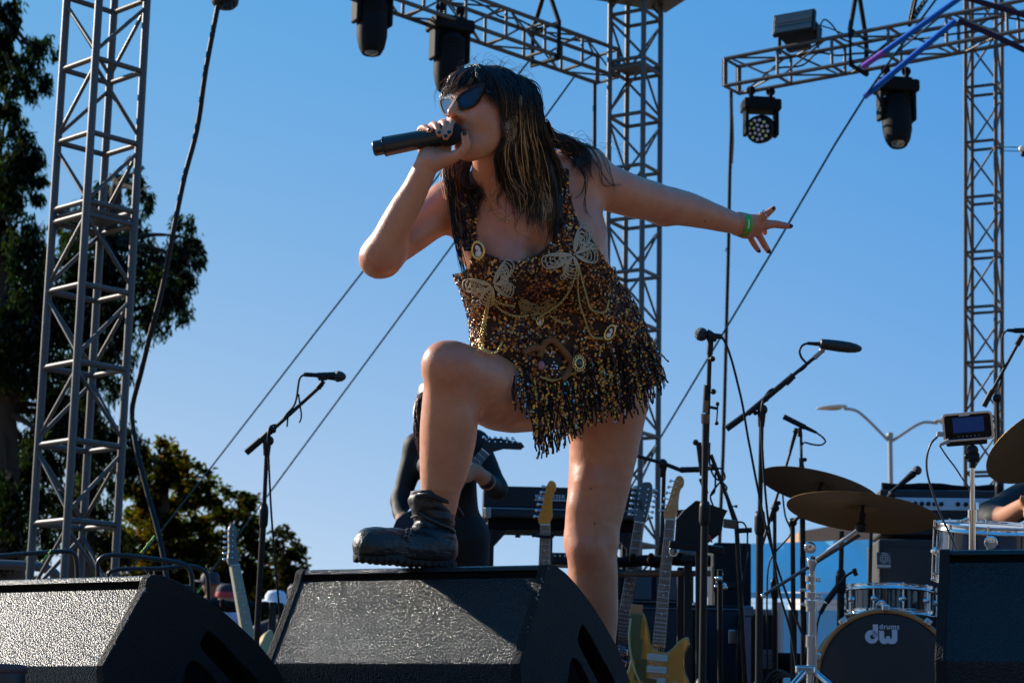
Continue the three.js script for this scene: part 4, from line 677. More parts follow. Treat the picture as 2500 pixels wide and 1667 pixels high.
{ // hanging fringe: strands of dark yarn set with sequins
  const rootTab = [[1250, 935], [1285, 950], [1330, 955], [1400, 935], [1480, 915], [1560, 880], [1602, 852]], tipTab = [[1245, 985], [1275, 1010], [1292, 1036], [1318, 1118], [1345, 1105], [1394, 1082], [1432, 1050], [1469, 1028], [1529, 1030], [1562, 1012], [1600, 978], [1625, 945], [1642, 925]];
  const yarn = [], spots = [];
  for (let i = 0; i < 230; i++) {
    const u = (i + rnd()) / 230, x0 = lerp(1252, 1598, u), y0 = curveAt(rootTab, x0) - rr(0, 1) ** 1.5 * (x0 > 1440 || x0 < 1305 ? 75 : 25), r0 = onField(clothF, x0, y0, 4.5, 0.006); if (!r0) continue;
    const x1 = x0 + lerp(2, 34, u * u) + rr(-6, 8), y1 = curveAt(tipTab, x1) - (rnd() < 0.6 ? rr(-8, 26) : rr(20, 110)), L = (y1 - y0) * mpx(5.05); if (L < 0.03) continue;
    const N = Math.max(5, Math.round(L / 0.011)), pts = [], wv = rr(0, 6.28), dxw = (x1 - x0) * mpx(5.05) / N; let q = r0.clone();
    for (let k = 0; k <= N; k++) { const p = q.clone().add(V(Math.sin(wv + k * 1.1) * 0.003 + rr(-0.0012, 0.0012), 0, 0)); for (let t = 0; t < 2; t++) { const e = bodyF(p.x, p.y, p.z) - 0.007; if (e < 0) p.addScaledVector(gradOf(bodyF, p), -e); } pts.push(p); q = p.clone().add(V(dxw, -L / N, 0)); }
    yarn.push(sweep(pts, pts.map((_, k) => rr(0.0013, 0.0026)), 4, 0, true));
    const dense = rnd() < 0.34 ? 0.92 : rnd() < 0.5 ? 0.22 : 0.03, hue = rnd(), tone = hue < 0.42 ? [0.85, 0.39, 0.06] : hue < 0.62 ? [0.45, 0.18, 0.05] : hue < 0.86 ? [0.15, 0.05, 0.025] : hue < 0.95 ? [0.66, 0.46, 0.28] : [0.35, 0.6, 0.62];
    for (let k = 0; k < pts.length - 1; k++) for (let t = 0; t < 2; t++) if (rnd() < dense) { const n = camDir(rr(-0.9, 0.7), rr(-0.3, 0.7), 1).normalize(); spots.push([pts[k].clone().lerp(pts[k + 1], (t + 0.5) / 2).addScaledVector(n, 0.003), n, rr(0.75, 1.05), rnd() < 0.8 ? tone.map((q) => q * rr(0.7, 1.2)) : undefined]); }
  }
  part(dress, 'fringe', yarn, dressCloth); sequins(dress, spots, 'fringe_sequins');
}
{ // short under shorts on her standing leg
  const f = union([...torsoCaps, ...limbCaps.filter((c) => c.g === limbCaps[limbCaps.length - 2].g)], 0.034), g = netOf(limbCaps.filter((c) => c.g === limbCaps[limbCaps.length - 2].g), 0, 0.008, (x, y, z) => f(x, y, z) - 0.004, (p) => { const [x, y] = toPx(p); return y > 880 && y < 1012 - (x - 1400) * 0.22 && x > 1375; });
  part(singer, 'shorts', g, M(0.55, 0.52, 0.50, 0.9));
}
// --- ornaments laid on the dress
const onDress = (x, y, out = 0.006) => { const p = onField(clothF, x, y, 4.4, out); return { p, n: gradOf(dressBase, p, 0.02) }; };
const lace = M(0.46, 0.40, 0.29, 0.7, 0.1), laceGold = M(0.42, 0.28, 0.12, 0.5, 0.4);
function oval(x, y, w, h, tilt, parent = dress) {
  const { p, n } = onDress(x, y), up = Y.clone().addScaledVector(n, -n.y).normalize(), rt = up.clone().cross(n).normalize(), ax = rt.clone().multiplyScalar(Math.cos(tilt)).addScaledVector(up, Math.sin(tilt)), ay = n.clone().cross(ax), m = frameMatrix(p, ax, ay, n), k = w / 2, e = h / w;
  const c = part(parent, 'cameo', [new THREE.TorusGeometry(k * 0.84, k * 0.16, 8, 28).scale(1, e, 1).applyMatrix4(m), ...Array.from({ length: 16 }, (_, i) => new THREE.SphereGeometry(k * 0.11, 6, 5).translate(Math.cos(i / 16 * 6.283) * k * 0.98, Math.sin(i / 16 * 6.283) * k * 0.98 * e, 0).applyMatrix4(m))], mat.gold);
  part(c, 'dark_ground', new THREE.SphereGeometry(k * 0.78, 20, 12).scale(1, e, 0.12).applyMatrix4(m), M(0.03, 0.02, 0.02, 0.4));
  part(c, 'white_relief', [new THREE.SphereGeometry(1, 14, 10).scale(k * 0.30, k * 0.34, k * 0.2).translate(-k * 0.05, k * e * 0.28, k * 0.06).applyMatrix4(m), new THREE.SphereGeometry(1, 14, 10).scale(k * 0.46, k * 0.44, k * 0.18).translate(k * 0.02, -k * e * 0.34, k * 0.06).applyMatrix4(m), new THREE.SphereGeometry(1, 10, 8).scale(k * 0.2, k * 0.4, k * 0.14).translate(k * 0.2, k * e * 0.05, k * 0.07).applyMatrix4(m)], M(0.72, 0.70, 0.66, 0.5));
}
oval(1167, 611, 0.036, 0.046, 0.1); oval(1489, 812, 0.028, 0.044, -0.35); oval(1318, 784, 0.020, 0.025, 0);
// lace butterfly: wing outlines filled with loops of cord, following the cloth
function butterfly(x, y, s, tilt, name = 'butterfly_patch') {
  const cords = [], beads = [], put = (u, v) => { const c = Math.cos(tilt), q = Math.sin(tilt), o = onDress(x + (u * c - v * q) * s, y + (u * q + v * c) * s, 0.007); return o.p; };
  const wing = (pts, r = 0.0012) => { const c = new THREE.CatmullRomCurve3(pts.map(([u, v]) => V(u, v, 0)), true, 'centripetal').getPoints(22); cords.push(sweep(c.map((q) => put(q.x, q.y)), r, 4)); };
  for (const m of [-1, 1]) {
    for (const k of [1, 0.88, 0.74, 0.6, 0.45]) { wing([[0.08 * m, 0], [0.35 * m, -0.35 * k], [0.95 * m * k, -0.62 * k], [1.1 * m * k, -0.30 * k], [0.7 * m * k, 0.02], [0.3 * m, 0.06]], 0.0016); wing([[0.06 * m, 0.06], [0.45 * m * k, 0.12], [0.72 * m * k, 0.4 * k], [0.45 * m * k, 0.75 * k], [0.15 * m, 0.5 * k]], 0.0016); }
    for (let i = 0; i < 16; i++) { const a = rr(0.2, 0.98), b = rr(-0.5, 0.55) * (b0(a)), c0 = [a * m, b], pts = []; for (let k = 0; k <= 10; k++) pts.push(put(c0[0] + Math.cos(k * 0.63) * 0.10, c0[1] + Math.sin(k * 0.63) * 0.09)); cords.push(sweep(pts, 0.0012, 4)); }
    for (let i = 0; i < 26; i++) beads.push(ball(put(rr(0.1, 0.95) * m, rr(-0.45, 0.5) * 0.8), rr(0.0012, 0.0024), 6, 5));
  }
  const b = part(dress, name, cords, lace); part(b, 'beads', beads, M(0.62, 0.55, 0.36, 0.2, 0.9)); return b;
}
function b0(a) { return 0.6 + 0.4 * a; }
butterfly(1202, 694, 62, -0.45); butterfly(1400, 620, 68, -0.70); 
{ // filigree pendant at the waist
  const cords = [], c0 = [1310, 770]; for (let i = 0; i < 26; i++) { const a = rr(-1, 1), b = rr(-0.8, 0.8), pts = []; for (let k = 0; k <= 9; k++) pts.push(onDress(c0[0] + a * 36 + Math.cos(k * 0.7) * 11, c0[1] - 8 + b * 16 + a * a * -14 + Math.sin(k * 0.7) * 9, 0.008).p); cords.push(sweep(pts, 0.0011, 4)); }
  part(dress, 'filigree_pendant', cords, laceGold);
}
const goldChain = (pts, r = 0.0013) => { const w = pts.map(([x, y]) => onDress(x, y, 0.010).p), c = new THREE.CatmullRomCurve3(w), n = Math.round(c.getLength() / 0.0042), gs = []; for (let i = 0; i <= n; i++) gs.push(new THREE.TorusGeometry(0.0020, r * 0.55, 4, 7).scale(1, 1.3, 1).rotateY(i % 2 ? 1.2 : 0).translate(...c.getPoint(i / n).toArray())); part(dress, 'gold_chain', gs, mat.gold); };
for (const pts of [[[1192, 725], [1182, 775], [1172, 825], [1178, 855], [1196, 862]], [[1196, 725], [1188, 775], [1177, 830], [1190, 858], [1212, 858], [1226, 835]], [[1196, 722], [1222, 740], [1255, 748]], [[1196, 725], [1225, 758], [1262, 772], [1290, 770]], [[1410, 652], [1395, 700], [1372, 735], [1352, 752], [1320, 772]], [[1412, 652], [1412, 720], [1428, 780], [1446, 822], [1472, 826]], [[1414, 652], [1430, 715], [1448, 758], [1478, 760], [1486, 735]], [[1345, 772], [1368, 786], [1388, 788]], [[1320, 920], [1352, 928], [1390, 915], [1408, 908]]]) goldChain(pts);
{ // red bead flower, tan appliqué with a brooch and stones
  const f = []; for (let i = 0; i < 8; i++) for (let k = 1; k < 4; k++) { const a = i / 8 * 6.283; f.push(ball(onDress(1313 + Math.cos(a) * k * 8, 708 + Math.sin(a) * k * 9, 0.008).p, 0.0034, 7, 5)); } part(dress, 'bead_flower', f, M(0.22, 0.05, 0.03, 0.3));
  const band = (pts) => sweep(pts.map(([x, y]) => onDress(x, y, 0.008).p), 0.0085, 6, 5);
  part(dress, 'tan_applique', [band([[1276, 862], [1300, 850], [1318, 850]]), band([[1316, 872], [1330, 838], [1348, 830], [1385, 868], [1398, 885]]), band([[1398, 885], [1385, 912], [1372, 928]])], M(0.42, 0.16, 0.05, 0.85, 0, { bumpMap: fabricBump, bumpScale: 0.002 }));
  const { p, n } = onDress(1414, 887, 0.024), q = new THREE.Quaternion().setFromUnitVectors(V(0, 0, 1), n), put = (g) => g.applyQuaternion(q).translate(p.x, p.y, p.z);
  const br = part(dress, 'flower_brooch', [put(new THREE.TorusGeometry(0.0125, 0.0028, 8, 24)), ...Array.from({ length: 12 }, (_, i) => put(new THREE.TorusGeometry(0.0036, 0.0012, 5, 10).translate(Math.cos(i * 0.5236) * 0.017, Math.sin(i * 0.5236) * 0.017, 0)))], mat.gold); part(br, 'black_stone', put(new THREE.SphereGeometry(0.009, 14, 10).scale(1, 1, 0.5)), M(0.01, 0.01, 0.012, 0.08, 0, { clearcoat: 1 }));
  for (const [x, y] of [[1352, 884], [1348, 892], [1356, 892], [1345, 900], [1352, 900], [1359, 900], [1338, 862], [1346, 862], [1348, 914], [1360, 914]]) part(dress, 'crystal', ball(onDress(x, y, 0.012).p, 0.0030, 8, 6), M(0.7, 0.7, 0.75, 0.08, 0.9));
  part(dress, 'pink_stone', new THREE.SphereGeometry(1, 14, 10).scale(0.009, 0.012, 0.006).translate(...onDress(1321, 892, 0.008).p.toArray()), M(0.35, 0.14, 0.14, 0.3));
}
// ---------- boots ----------
const leather = M(0.010, 0.009, 0.009, 0.45, 0, { bumpMap: fabricBump, bumpScale: 0.0012 }), lace2 = M(0.10, 0.085, 0.07, 0.8), soleMat = M(0.010, 0.010, 0.010, 0.8);
function boot(shaft, foot, solePts, soleY, label) {              // lists of x, y, depth, radius
  const caps = [...chain(shaft), ...chain(foot)], u = union(caps, 0.03), wr = (x, y, z) => (0.0015 + 0.005 * clamp((y - soleY - 0.045) / 0.05)) * noise.noise(x * 22 + y * 26, y * 60, z * 22) + 0.0012 * noise.noise(x * 80, y * 80, z * 80);
  const top = P(...shaft[0].slice(0, 3)).y, f = (x, y, z) => smax(smax(u(x, y, z) + wr(x, y, z), soleY + 0.012 - y, 0.006), y - top - 0.012, 0.004);
  const b = part(singer, 'boot', netOf(caps, 0, 0.0048, f), leather); b.userData.label = label;
  const sc = solePts.map(([x, y, d, r]) => { const p = P(x, y, d); p.y = soleY; return [p, r]; }), cs = []; for (let i = 0; i < sc.length - 1; i++) cs.push({ ...cap(sc[i][0], sc[i + 1][0], sc[i][1], sc[i + 1][1]), g: 9000 + i });
  const su = union(cs, 0.02), [lo, hi] = boundsOf(cs, 0.01); lo.y = soleY - 0.01; hi.y = soleY + 0.04;
  part(b, 'sole', netMesh((x, y, z) => smax(su(x, soleY, z), Math.abs(y - soleY - 0.0105) - 0.0095, 0.003) + (Math.sin(x * 420) > 0.5 && y < soleY + 0.008 ? 0.003 : 0), lo, hi, 0.004), soleMat);
  return { b, u, f };
}
{
  const sy = mon.H + 0.0005;
  const r = boot([[1050, 1214, 4.815, 0.050], [1058, 1260, 4.82, 0.0485], [1060, 1310, 4.815, 0.047]], [[1076, 1345, 4.80, 0.040], [1040, 1338, 4.775, 0.045], [985, 1338, 4.73, 0.044], [935, 1334, 4.685, 0.046], [908, 1334, 4.66, 0.045]], [[1078, 1380, 4.80, 0.036], [1010, 1380, 4.755, 0.034], [935, 1380, 4.685, 0.044], [905, 1380, 4.66, 0.042]], sy, 'worn black lace up boot planted on the monitor');
  const onB = (x, y, o = 0.002) => onField(r.f, x, y, 4.3, o);
  const laces = []; for (let i = 0; i < 7; i++) { const y = 1262 + i * 8, x = 1012 - i * 4.5; const pts = [[x - 8 + i * 1.5, y + 1], [x + 4, y - 3], [x + 18, y + 2]].map(([a, b]) => onB(a, b, 0.003)).filter(Boolean); if (pts.length === 3) laces.push(sweep(pts, 0.0024, 5, 3)); }
  laces.push(sweep([[1004, 1290], [1002, 1300], [996, 1312], [1004, 1322]].map(([a, b]) => onB(a, b, 0.004)).filter(Boolean), 0.0022, 5, 4)); part(r.b, 'laces', laces, lace2);
  part(r.b, 'strap', sweep([[1022, 1252], [1050, 1268], [1075, 1280], [1100, 1292], [1108, 1300]].map(([a, b]) => onB(a, b, 0.001)).filter(Boolean), 0.0062, 6, 4), M(0.012, 0.011, 0.012, 0.35));
  part(r.b, 'collar', [sweep([[1016, 1206], [1040, 1203], [1064, 1210], [1088, 1218], [1098, 1226]].map(([a, b]) => onB(a, b + 5, 0.001)).filter(Boolean), 0.006, 6, 4)], leather);
  part(r.b, 'pull_tab', rbox(P(1116, 1250, 4.845), 0.02, 0.035, 0.008, 0.003, camDir(0.8, 0.55, 0.2), camDir(-0.5, 0.8, 0)), leather);
  boot([[1450, 1665, 5.225, 0.052], [1450, 1740, 5.23, 0.050], [1449, 1790, 5.23, 0.048]], [[1452, 1822, 5.235, 0.042], [1440, 1822, 5.20, 0.046], [1425, 1826, 5.12, 0.045], [1415, 1828, 5.06, 0.042]], [[1452, 1850, 5.24, 0.036], [1435, 1850, 5.17, 0.034], [1418, 1850, 5.08, 0.042]], 0.0005, 'black lace up boot on the stage floor');
}

// ---------- microphone stands ----------
const standG = 'microphone stands on the stage', grilleMat = M(0.035, 0.035, 0.038, 0.5, 0.4, { bumpMap: grilleTex, bumpScale: 0.001 });
const along = (a, b, t) => a.clone().lerp(b, t);
function tripod(g, foot, reach = 0.32) { for (let i = 0; i < 3; i++) { const a = i * 2.094 + 0.5; part(g, 'leg', sweep([V(foot.x, 0.24, foot.z), V(foot.x + Math.cos(a) * reach * 0.35, 0.14, foot.z + Math.sin(a) * reach * 0.35), V(foot.x + Math.cos(a) * reach, 0.014, foot.z + Math.sin(a) * reach)], 0.008, 6, 2), mat.blackMetal); } part(g, 'leg_collar', turned(V(foot.x, 0.2, foot.z), Y, [[0, 0], [0.022, 0], [0.024, 0.06], [0.016, 0.08], [0, 0.08]], 12), mat.blackPlastic); }
// handheld shape: from tail t to head h
function handMic(g, t, h, R = 0.025, ballShape = false) {
  const d = h.clone().sub(t).normalize(), L = t.distanceTo(h);
  part(g, 'microphone_body', turned(t, d, [[0, 0], [R * 0.38, 0], [R * 0.42, 0.012], [R * 0.42, L * 0.3], [R * 0.5, L * 0.32], [R * 0.82, L - R * 2.1], [R * 0.86, L - R * 1.9]], 16), mat.blackPlastic);
  part(g, 'microphone_grille', ballShape ? ball(h.clone().addScaledVector(d, -R), R, 18, 14) : turned(h.clone().addScaledVector(d, -R * 2), d, [[R * 0.8, 0], [R * 1.02, R * 0.25], [R * 1.02, R * 0.6], [R * 0.85, R * 1.3], [R * 0.5, R * 1.8], [0, R * 2]], 18), grilleMat);
}
function pole(g, pts, r0, r1, split = 0.45) { // upper thin tube, lower thick tube, from top to foot on the stage
  const top = pts[0], low = pts[pts.length - 1].clone(); low.y = 0.03; const mid = pts.length > 2 ? pts[1] : along(top, low, split);
  part(g, 'upper_tube', cyl(top, mid, r0, r0, 12), mat.blackMetal); part(g, 'lower_tube', cyl(along(mid, low, -0.02), low, r1, r1, 12), mat.blackMetal); part(g, 'clutch', turned(along(top, mid, 0.96), mid.clone().sub(top), [[0, 0], [r1 * 1.2, 0], [r1 * 1.45, 0.02], [r1 * 1.45, 0.07], [r1 * 1.1, 0.085], [0, 0.085]], 14), mat.blackPlastic); tripod(g, low); return low;
}
{ // left stand with boom
  const d = 8, piv = P(651, 1079, d), g = thing('microphone_stand', 'boom microphone stand at left against the sky, beside the trees', 'microphone stand', P(612, 1800, d).setY(0), standG);
  pole(g, [P(651, 1088, d), P(644, 1240, d), P(612, 1800, d)], 0.0085, 0.0125);
  part(g, 'pivot', [ball(P(655, 1076, d), 0.021), cyl(P(652, 1070, d), P(650, 1112, d), 0.018, 0.013, 12), ball(P(666, 1050, d), 0.013)], mat.blackPlastic);
  part(g, 'boom', [cyl(P(640, 1072, d), P(787, 938, d), 0.0075, 0.0075, 10), cyl(P(634, 1077, d), P(668, 1045, d), 0.0125, 0.0125, 10)], mat.blackMetal); part(g, 'counterweight', cyl(P(600, 1105, d), P(636, 1074, d), 0.0135, 0.0135, 12), mat.blackPlastic);
  part(g, 'clip', [cyl(P(776, 948, d), P(790, 930, d), 0.011, 0.009, 10), rbox(P(787, 922, d), 0.035, 0.022, 0.03, 0.006, camDir(1, 0, 0), camDir(0, 1, 0))], mat.blackPlastic);
  handMic(g, P(741, 914, d), P(845, 920, d), 0.0215);
  part(g, 'cable', [sweep(PA([[742, 914, d], [732, 922, d], [727, 945, d], [724, 968, d], [717, 990, d], [700, 1010, d], [680, 1035, d], [661, 1040, d], [654, 1060, d - 0.03], [655, 1110, d - 0.03], [661, 1242, d - 0.03], [672, 1380, d - 0.03], [685, 1519, d - 0.02], [699, 1596, d], [712, 1800, d]]), 0.0045, 6, 4), sweep(PA([[728, 962, d], [731, 985, d], [735, 1018, d], [730, 1032, d]]), 0.0035, 5, 3), sweep(PA([[702, 1020, d], [700, 1042, d]]), 0.0035, 5)], mat.cable);
}
{ // straight stand with round microphone
  const d = 7.3, g = thing('microphone_stand', 'straight microphone stand with a round topped microphone right of the standing leg', 'microphone stand', P(1712, 1830, d).setY(0), standG);
  pole(g, [P(1734, 840, d), P(1721, 1240, d), P(1713, 1830, d)], 0.0085, 0.0135);
  part(g, 'middle_tube', cyl(P(1723, 1030, d), P(1720, 1250, d), 0.0115, 0.0115, 12), mat.blackMetal);
  part(g, 'clip', [cyl(P(1733, 866, d), P(1736, 828, d), 0.0115, 0.0105, 12), rbox(P(1740, 826, d), 0.03, 0.022, 0.026, 0.006)], mat.blackPlastic);
  handMic(g, P(1763, 822, d), P(1696, 814, d), 0.0245, true);
  for (const [x, y] of [[1740, 876], [1742, 956]]) part(g, 'knob', [ball(P(x, y, d - 0.02), 0.0105), cyl(P(x - 12, y, d), P(x, y, d - 0.02), 0.005, 0.005, 8)], mat.blackPlastic);
  part(g, 'upper_clutch', cyl(P(1728, 940, d), P(1725, 978, d), 0.0135, 0.0125, 14), mat.blackPlastic); part(g, 'chrome_collar', [cyl(P(1725, 978, d), P(1723, 1008, d), 0.012, 0.012, 14), cyl(P(1723, 1010, d), P(1722, 1034, d), 0.0155, 0.0145, 14)], M(0.10, 0.10, 0.11, 0.18, 0.9));
  part(g, 'side_handle', [cyl(P(1727, 993, d), P(1752, 997, d), 0.0055, 0.0055, 8), cyl(P(1753, 988, d), P(1750, 1032, d), 0.0028, 0.0028, 8), ball(P(1752, 986, d), 0.0078), ball(P(1750, 1033, d), 0.0078)], mat.blackMetal);
  part(g, 'cable', sweep(PA([[1763, 822, d], [1774, 842, d], [1787, 880, d], [1802, 938, d], [1814, 991, d], [1825, 1058, d], [1833, 1100, d], [1851, 1194, d], [1874, 1300, d], [1909, 1417, d], [1956, 1540, d], [1990, 1620, d], [2020, 1790, d]]), 0.0048, 6, 4), mat.cable);
}
{ // tall boom with large microphone
  const d = 7.6, g = thing('microphone_stand', 'tall boom stand holding a fat torpedo shaped microphone over the cymbals', 'microphone stand', P(1850, 1830, d).setY(0), standG);
  pole(g, [P(1860, 1005, d), P(1856, 1259, d), P(1852, 1830, d)], 0.009, 0.014);
  part(g, 'pivot', [ball(P(1862, 1000, d), 0.020), cyl(P(1861, 990, d), P(1859, 1042, d), 0.018, 0.012, 12), ball(P(1871, 973, d), 0.012), ball(P(1845, 1008, d), 0.009)], mat.blackPlastic);
  part(g, 'boom', [cyl(P(1826, 1010, d), P(1928, 924, d), 0.0115, 0.0115, 10), cyl(P(1920, 930, d), P(2005, 860, d), 0.0072, 0.0072, 10), cyl(P(1918, 936, d), P(1938, 916, d), 0.0135, 0.0135, 10)], mat.blackMetal);
  part(g, 'counterweight', [cyl(P(1774, 1047, d), P(1818, 1015, d), 0.0125, 0.0125, 12), cyl(P(1812, 1019, d), P(1830, 1006, d), 0.0075, 0.0075, 8)], mat.blackPlastic);
  part(g, 'swivel', [cyl(P(1988, 874, d), P(2006, 858, d), 0.0105, 0.009, 10), ball(P(2008, 855, d), 0.0115)], M(0.30, 0.28, 0.26, 0.35, 0.7));
  const t = P(2003, 839, d), h = P(2105, 852, d), dir = h.clone().sub(t).normalize(), L = t.distanceTo(h);
  part(g, 'microphone_body', turned(t, dir, [[0, 0], [0.017, 0], [0.019, 0.008], [0.0205, L * 0.2], [0.0215, L * 0.45], [0.0205, L * 0.7]], 22), M(0.035, 0.032, 0.03, 0.4, 0.5)); part(g, 'microphone_grille', turned(t.clone().addScaledVector(dir, L * 0.7), dir, [[0.0203, 0], [0.017, L * 0.15], [0.0115, L * 0.25], [0.006, L * 0.295], [0, L * 0.3]], 22), grilleMat);
  part(g, 'connector', [cyl(P(1972, 838, d), P(2004, 840, d), 0.006, 0.0085, 10), cyl(P(1990, 839, d), P(2003, 839, d), 0.0065, 0.0065, 10)], mat.blackMetal);
  part(g, 'cable', sweep(PA([[1972, 838, d], [1960, 843, d], [1953, 856, d], [1957, 872, d], [1970, 890, d], [1955, 905, d], [1930, 918, d], [1905, 950, d], [1885, 950, d], [1868, 968, d], [1861, 990, d - 0.025], [1860, 1050, d - 0.025], [1869, 1200, d - 0.025], [1880, 1300, d - 0.02], [1905, 1450, d], [1935, 1560, d], [1960, 1800, d]]), 0.0045, 6, 4), mat.cable);
}
{ // small stand with pencil microphone
  const d = 8.6, g = thing('microphone_stand', 'small stand with a slim pencil microphone above the upper cymbal', 'microphone stand', P(1962, 1835, d).setY(0), standG);
  pole(g, [P(1956, 1058, d), P(1958, 1140, d), P(1962, 1835, d)], 0.0062, 0.0095); part(g, 'knob', [ball(P(1966, 1122, d), 0.009), cyl(P(1957, 1118, d), P(1958, 1160, d), 0.0095, 0.0095, 12)], mat.blackPlastic);
  part(g, 'clip', [cyl(P(1954, 1066, d), P(1954, 1044, d), 0.011, 0.008, 10)], mat.blackPlastic); part(g, 'microphone_body', [cyl(P(1914, 1017, d), P(1966, 1043, d), 0.0115, 0.0115, 14), cyl(P(1966, 1043, d), P(1994, 1056, d), 0.0095, 0.006, 12)], mat.blackPlastic);
  part(g, 'cable', sweep(PA([[1994, 1056, d], [2010, 1068, d], [2016, 1078, d], [2006, 1086, d], [1985, 1085, d], [1962, 1081, d], [1957, 1110, d - 0.02], [1962, 1160, d - 0.02], [1966, 1400, d], [1972, 1800, d]]), 0.004, 6, 4), mat.cable);
}
{ // neighbouring stand whose boom rises behind the cymbal
  const d = 8.9, g = thing('microphone_stand', 'black stand with its boom rising behind the left end of the cymbals', 'microphone stand', P(1892, 1835, d).setY(0), standG);
  pole(g, [P(1892, 1240, d), P(1892, 1420, d), P(1892, 1832, d)], 0.0085, 0.0125); part(g, 'boom', [cyl(P(1862, 1330, d), P(1944, 1058, d), 0.0065, 0.006, 8), cyl(P(1880, 1272, d), P(1896, 1222, d), 0.0115, 0.0115, 10)], mat.blackMetal); part(g, 'pivot', [ball(P(1893, 1240, d), 0.019), ball(P(1902, 1228, d), 0.01)], mat.blackPlastic); part(g, 'clip', ball(P(1944, 1052, d), 0.014), mat.blackPlastic);
  part(g, 'cable', [sweep(PA([[1942, 1050, d], [1934, 1080, d], [1925, 1120, d], [1912, 1170, d], [1918, 1260, d], [1932, 1300, d], [1900, 1340, d], [1880, 1370, d], [1873, 1470, d], [1880, 1800, d]]), 0.004, 6, 4)], mat.cable);
}
{ // boom at the right edge
  const d = 8.4, g = thing('microphone_stand', 'boom stand at the right edge pointing up before the right tower', 'microphone stand', P(2452, 1835, d).setY(0), standG);
  pole(g, [P(2436, 975, d), P(2441, 1185, d), P(2452, 1832, d)], 0.0085, 0.0125); part(g, 'boom', [cyl(P(2403, 992, d), P(2496, 822, d), 0.0075, 0.0065, 8), cyl(P(2403, 992, d), P(2424, 952, d), 0.0125, 0.012, 10), cyl(P(2484, 842, d), P(2498, 818, d), 0.0125, 0.011, 10)], mat.blackMetal); part(g, 'pivot', [ball(P(2436, 972, d), 0.019)], mat.blackPlastic);
  part(g, 'microphone_body', [cyl(P(2478, 807, d), P(2560, 806, d), 0.011, 0.013, 12), cyl(P(2460, 806, d), P(2480, 807, d), 0.006, 0.009, 10)], mat.blackPlastic); part(g, 'cable', sweep(PA([[2460, 806, d], [2450, 818, d], [2447, 850, d], [2452, 900, d], [2440, 950, d]]), 0.004, 6, 4), mat.cable);
}
{ // dark boom with vocal microphone in front of the amplifier
  const d = 8.55, g = thing('microphone_stand', 'short boom with a vocal microphone leaning over the amplifier head', 'microphone stand', P(2120, 1840, d).setY(0), standG);
  pole(g, [P(2128, 1262, d), P(2124, 1450, d), P(2120, 1838, d)], 0.0085, 0.0125); part(g, 'boom', cyl(P(2128, 1262, d), P(2184, 1198, d), 0.009, 0.009, 8), mat.blackMetal); handMic(g, P(2172, 1206, d), P(2249, 1141, d), 0.0195, true); part(g, 'clip', [ball(P(2180, 1207, d), 0.016), ball(P(2128, 1262, d), 0.018)], mat.blackPlastic);
}
// ---------- drum kit ----------
const brass = M(0.30, 0.165, 0.06, 0.42, 0.8), brassDark = M(0.13, 0.08, 0.04, 0.5, 0.7), kitG = 'cymbals of the drum kit';
function cymbal(px, py, d, R, n, label, m, standTo) {
  const c = P(px, py, d); n.normalize(); const g = thing('cymbal', label, 'cymbal', c, kitG);
  const prof = []; for (let i = 0; i <= 22; i++) { const t = i / 22; prof.push([R * t, t < 0.2 ? 0.028 - 0.010 * (t / 0.2) ** 2 : 0.018 * (1 - ((t - 0.2) / 0.8) ** 1.4)]); } for (let i = 22; i >= 0; i--) prof.push([prof[i][0], prof[i][1] - 0.0016]);
  prof.reverse(); part(g, 'plate', turned(c, n, prof, 56), m); part(g, 'felt', turned(c.clone().addScaledVector(n, 0.026), n, [[0, 0], [0.018, 0], [0.018, 0.016], [0, 0.016]], 14), mat.blackSoft); part(g, 'wing_nut', [rbox(c.clone().addScaledVector(n, 0.056), 0.05, 0.022, 0.01, 0.004, n.clone().cross(V(0, 0, 1)).normalize(), n), cyl(c.clone().addScaledVector(n, -0.06), c.clone().addScaledVector(n, 0.06), 0.006, 0.006, 8)], mat.blackPlastic);
  const b = c.clone().addScaledVector(n, -0.05); part(g, 'tilter', [cyl(b, c, 0.012, 0.012, 10), ball(b, 0.02)], mat.blackMetal);
  return { g, b };
}
const cym1 = cymbal(2002, 1194, 7.9, 0.24, V(0.25, 0.95, -0.13), 'dark cymbal tilted behind, upper of the two in the middle of the kit', brassDark);
const cym2 = cymbal(2106, 1252, 7.1, 0.262, V(0.13, 0.97, -0.13), 'large bronze cymbal seen from below, nearer of the two in front of the amplifier', brass);
const cym3 = cymbal(2556, 1078, 7.0, 0.225, V(-0.34, 0.84, -0.46), 'bronze cymbal cut off by the right edge beside the screen device', brass);
function cymStand(top, footPx, d, label, m, armFrom) {
  const foot = P(footPx, 1830, d).setY(0.02), elbow = armFrom ?? V(foot.x, top.y - 0.1, foot.z), g = thing('cymbal_stand', label, 'cymbal stand', V(foot.x, 0, foot.z), 'cymbal stands of the drum kit');
  part(g, 'lower_tube', cyl(foot, along(foot, elbow, 0.6), 0.0135, 0.0135, 12), m); part(g, 'upper_tube', cyl(along(foot, elbow, 0.58), elbow, 0.0095, 0.0095, 12), m); part(g, 'clamp', cyl(along(foot, elbow, 0.56), along(foot, elbow, 0.62), 0.019, 0.019, 14), m); part(g, 'arm', cyl(elbow, top, 0.0075, 0.0075, 8), m); part(g, 'joint', ball(elbow, 0.018), m);
  for (let i = 0; i < 3; i++) { const a = i * 2.094 + 1.0; part(g, 'leg', cyl(V(foot.x, 0.26, foot.z), V(foot.x + Math.cos(a) * 0.3, 0.012, foot.z + Math.sin(a) * 0.3), 0.009, 0.009, 8), m); }
  return g;
}
cymStand(cym1.b, 1940, 8.1, 'dark cymbal stand under the upper cymbal', mat.blackMetal, P(1936, 1275, 8.1));
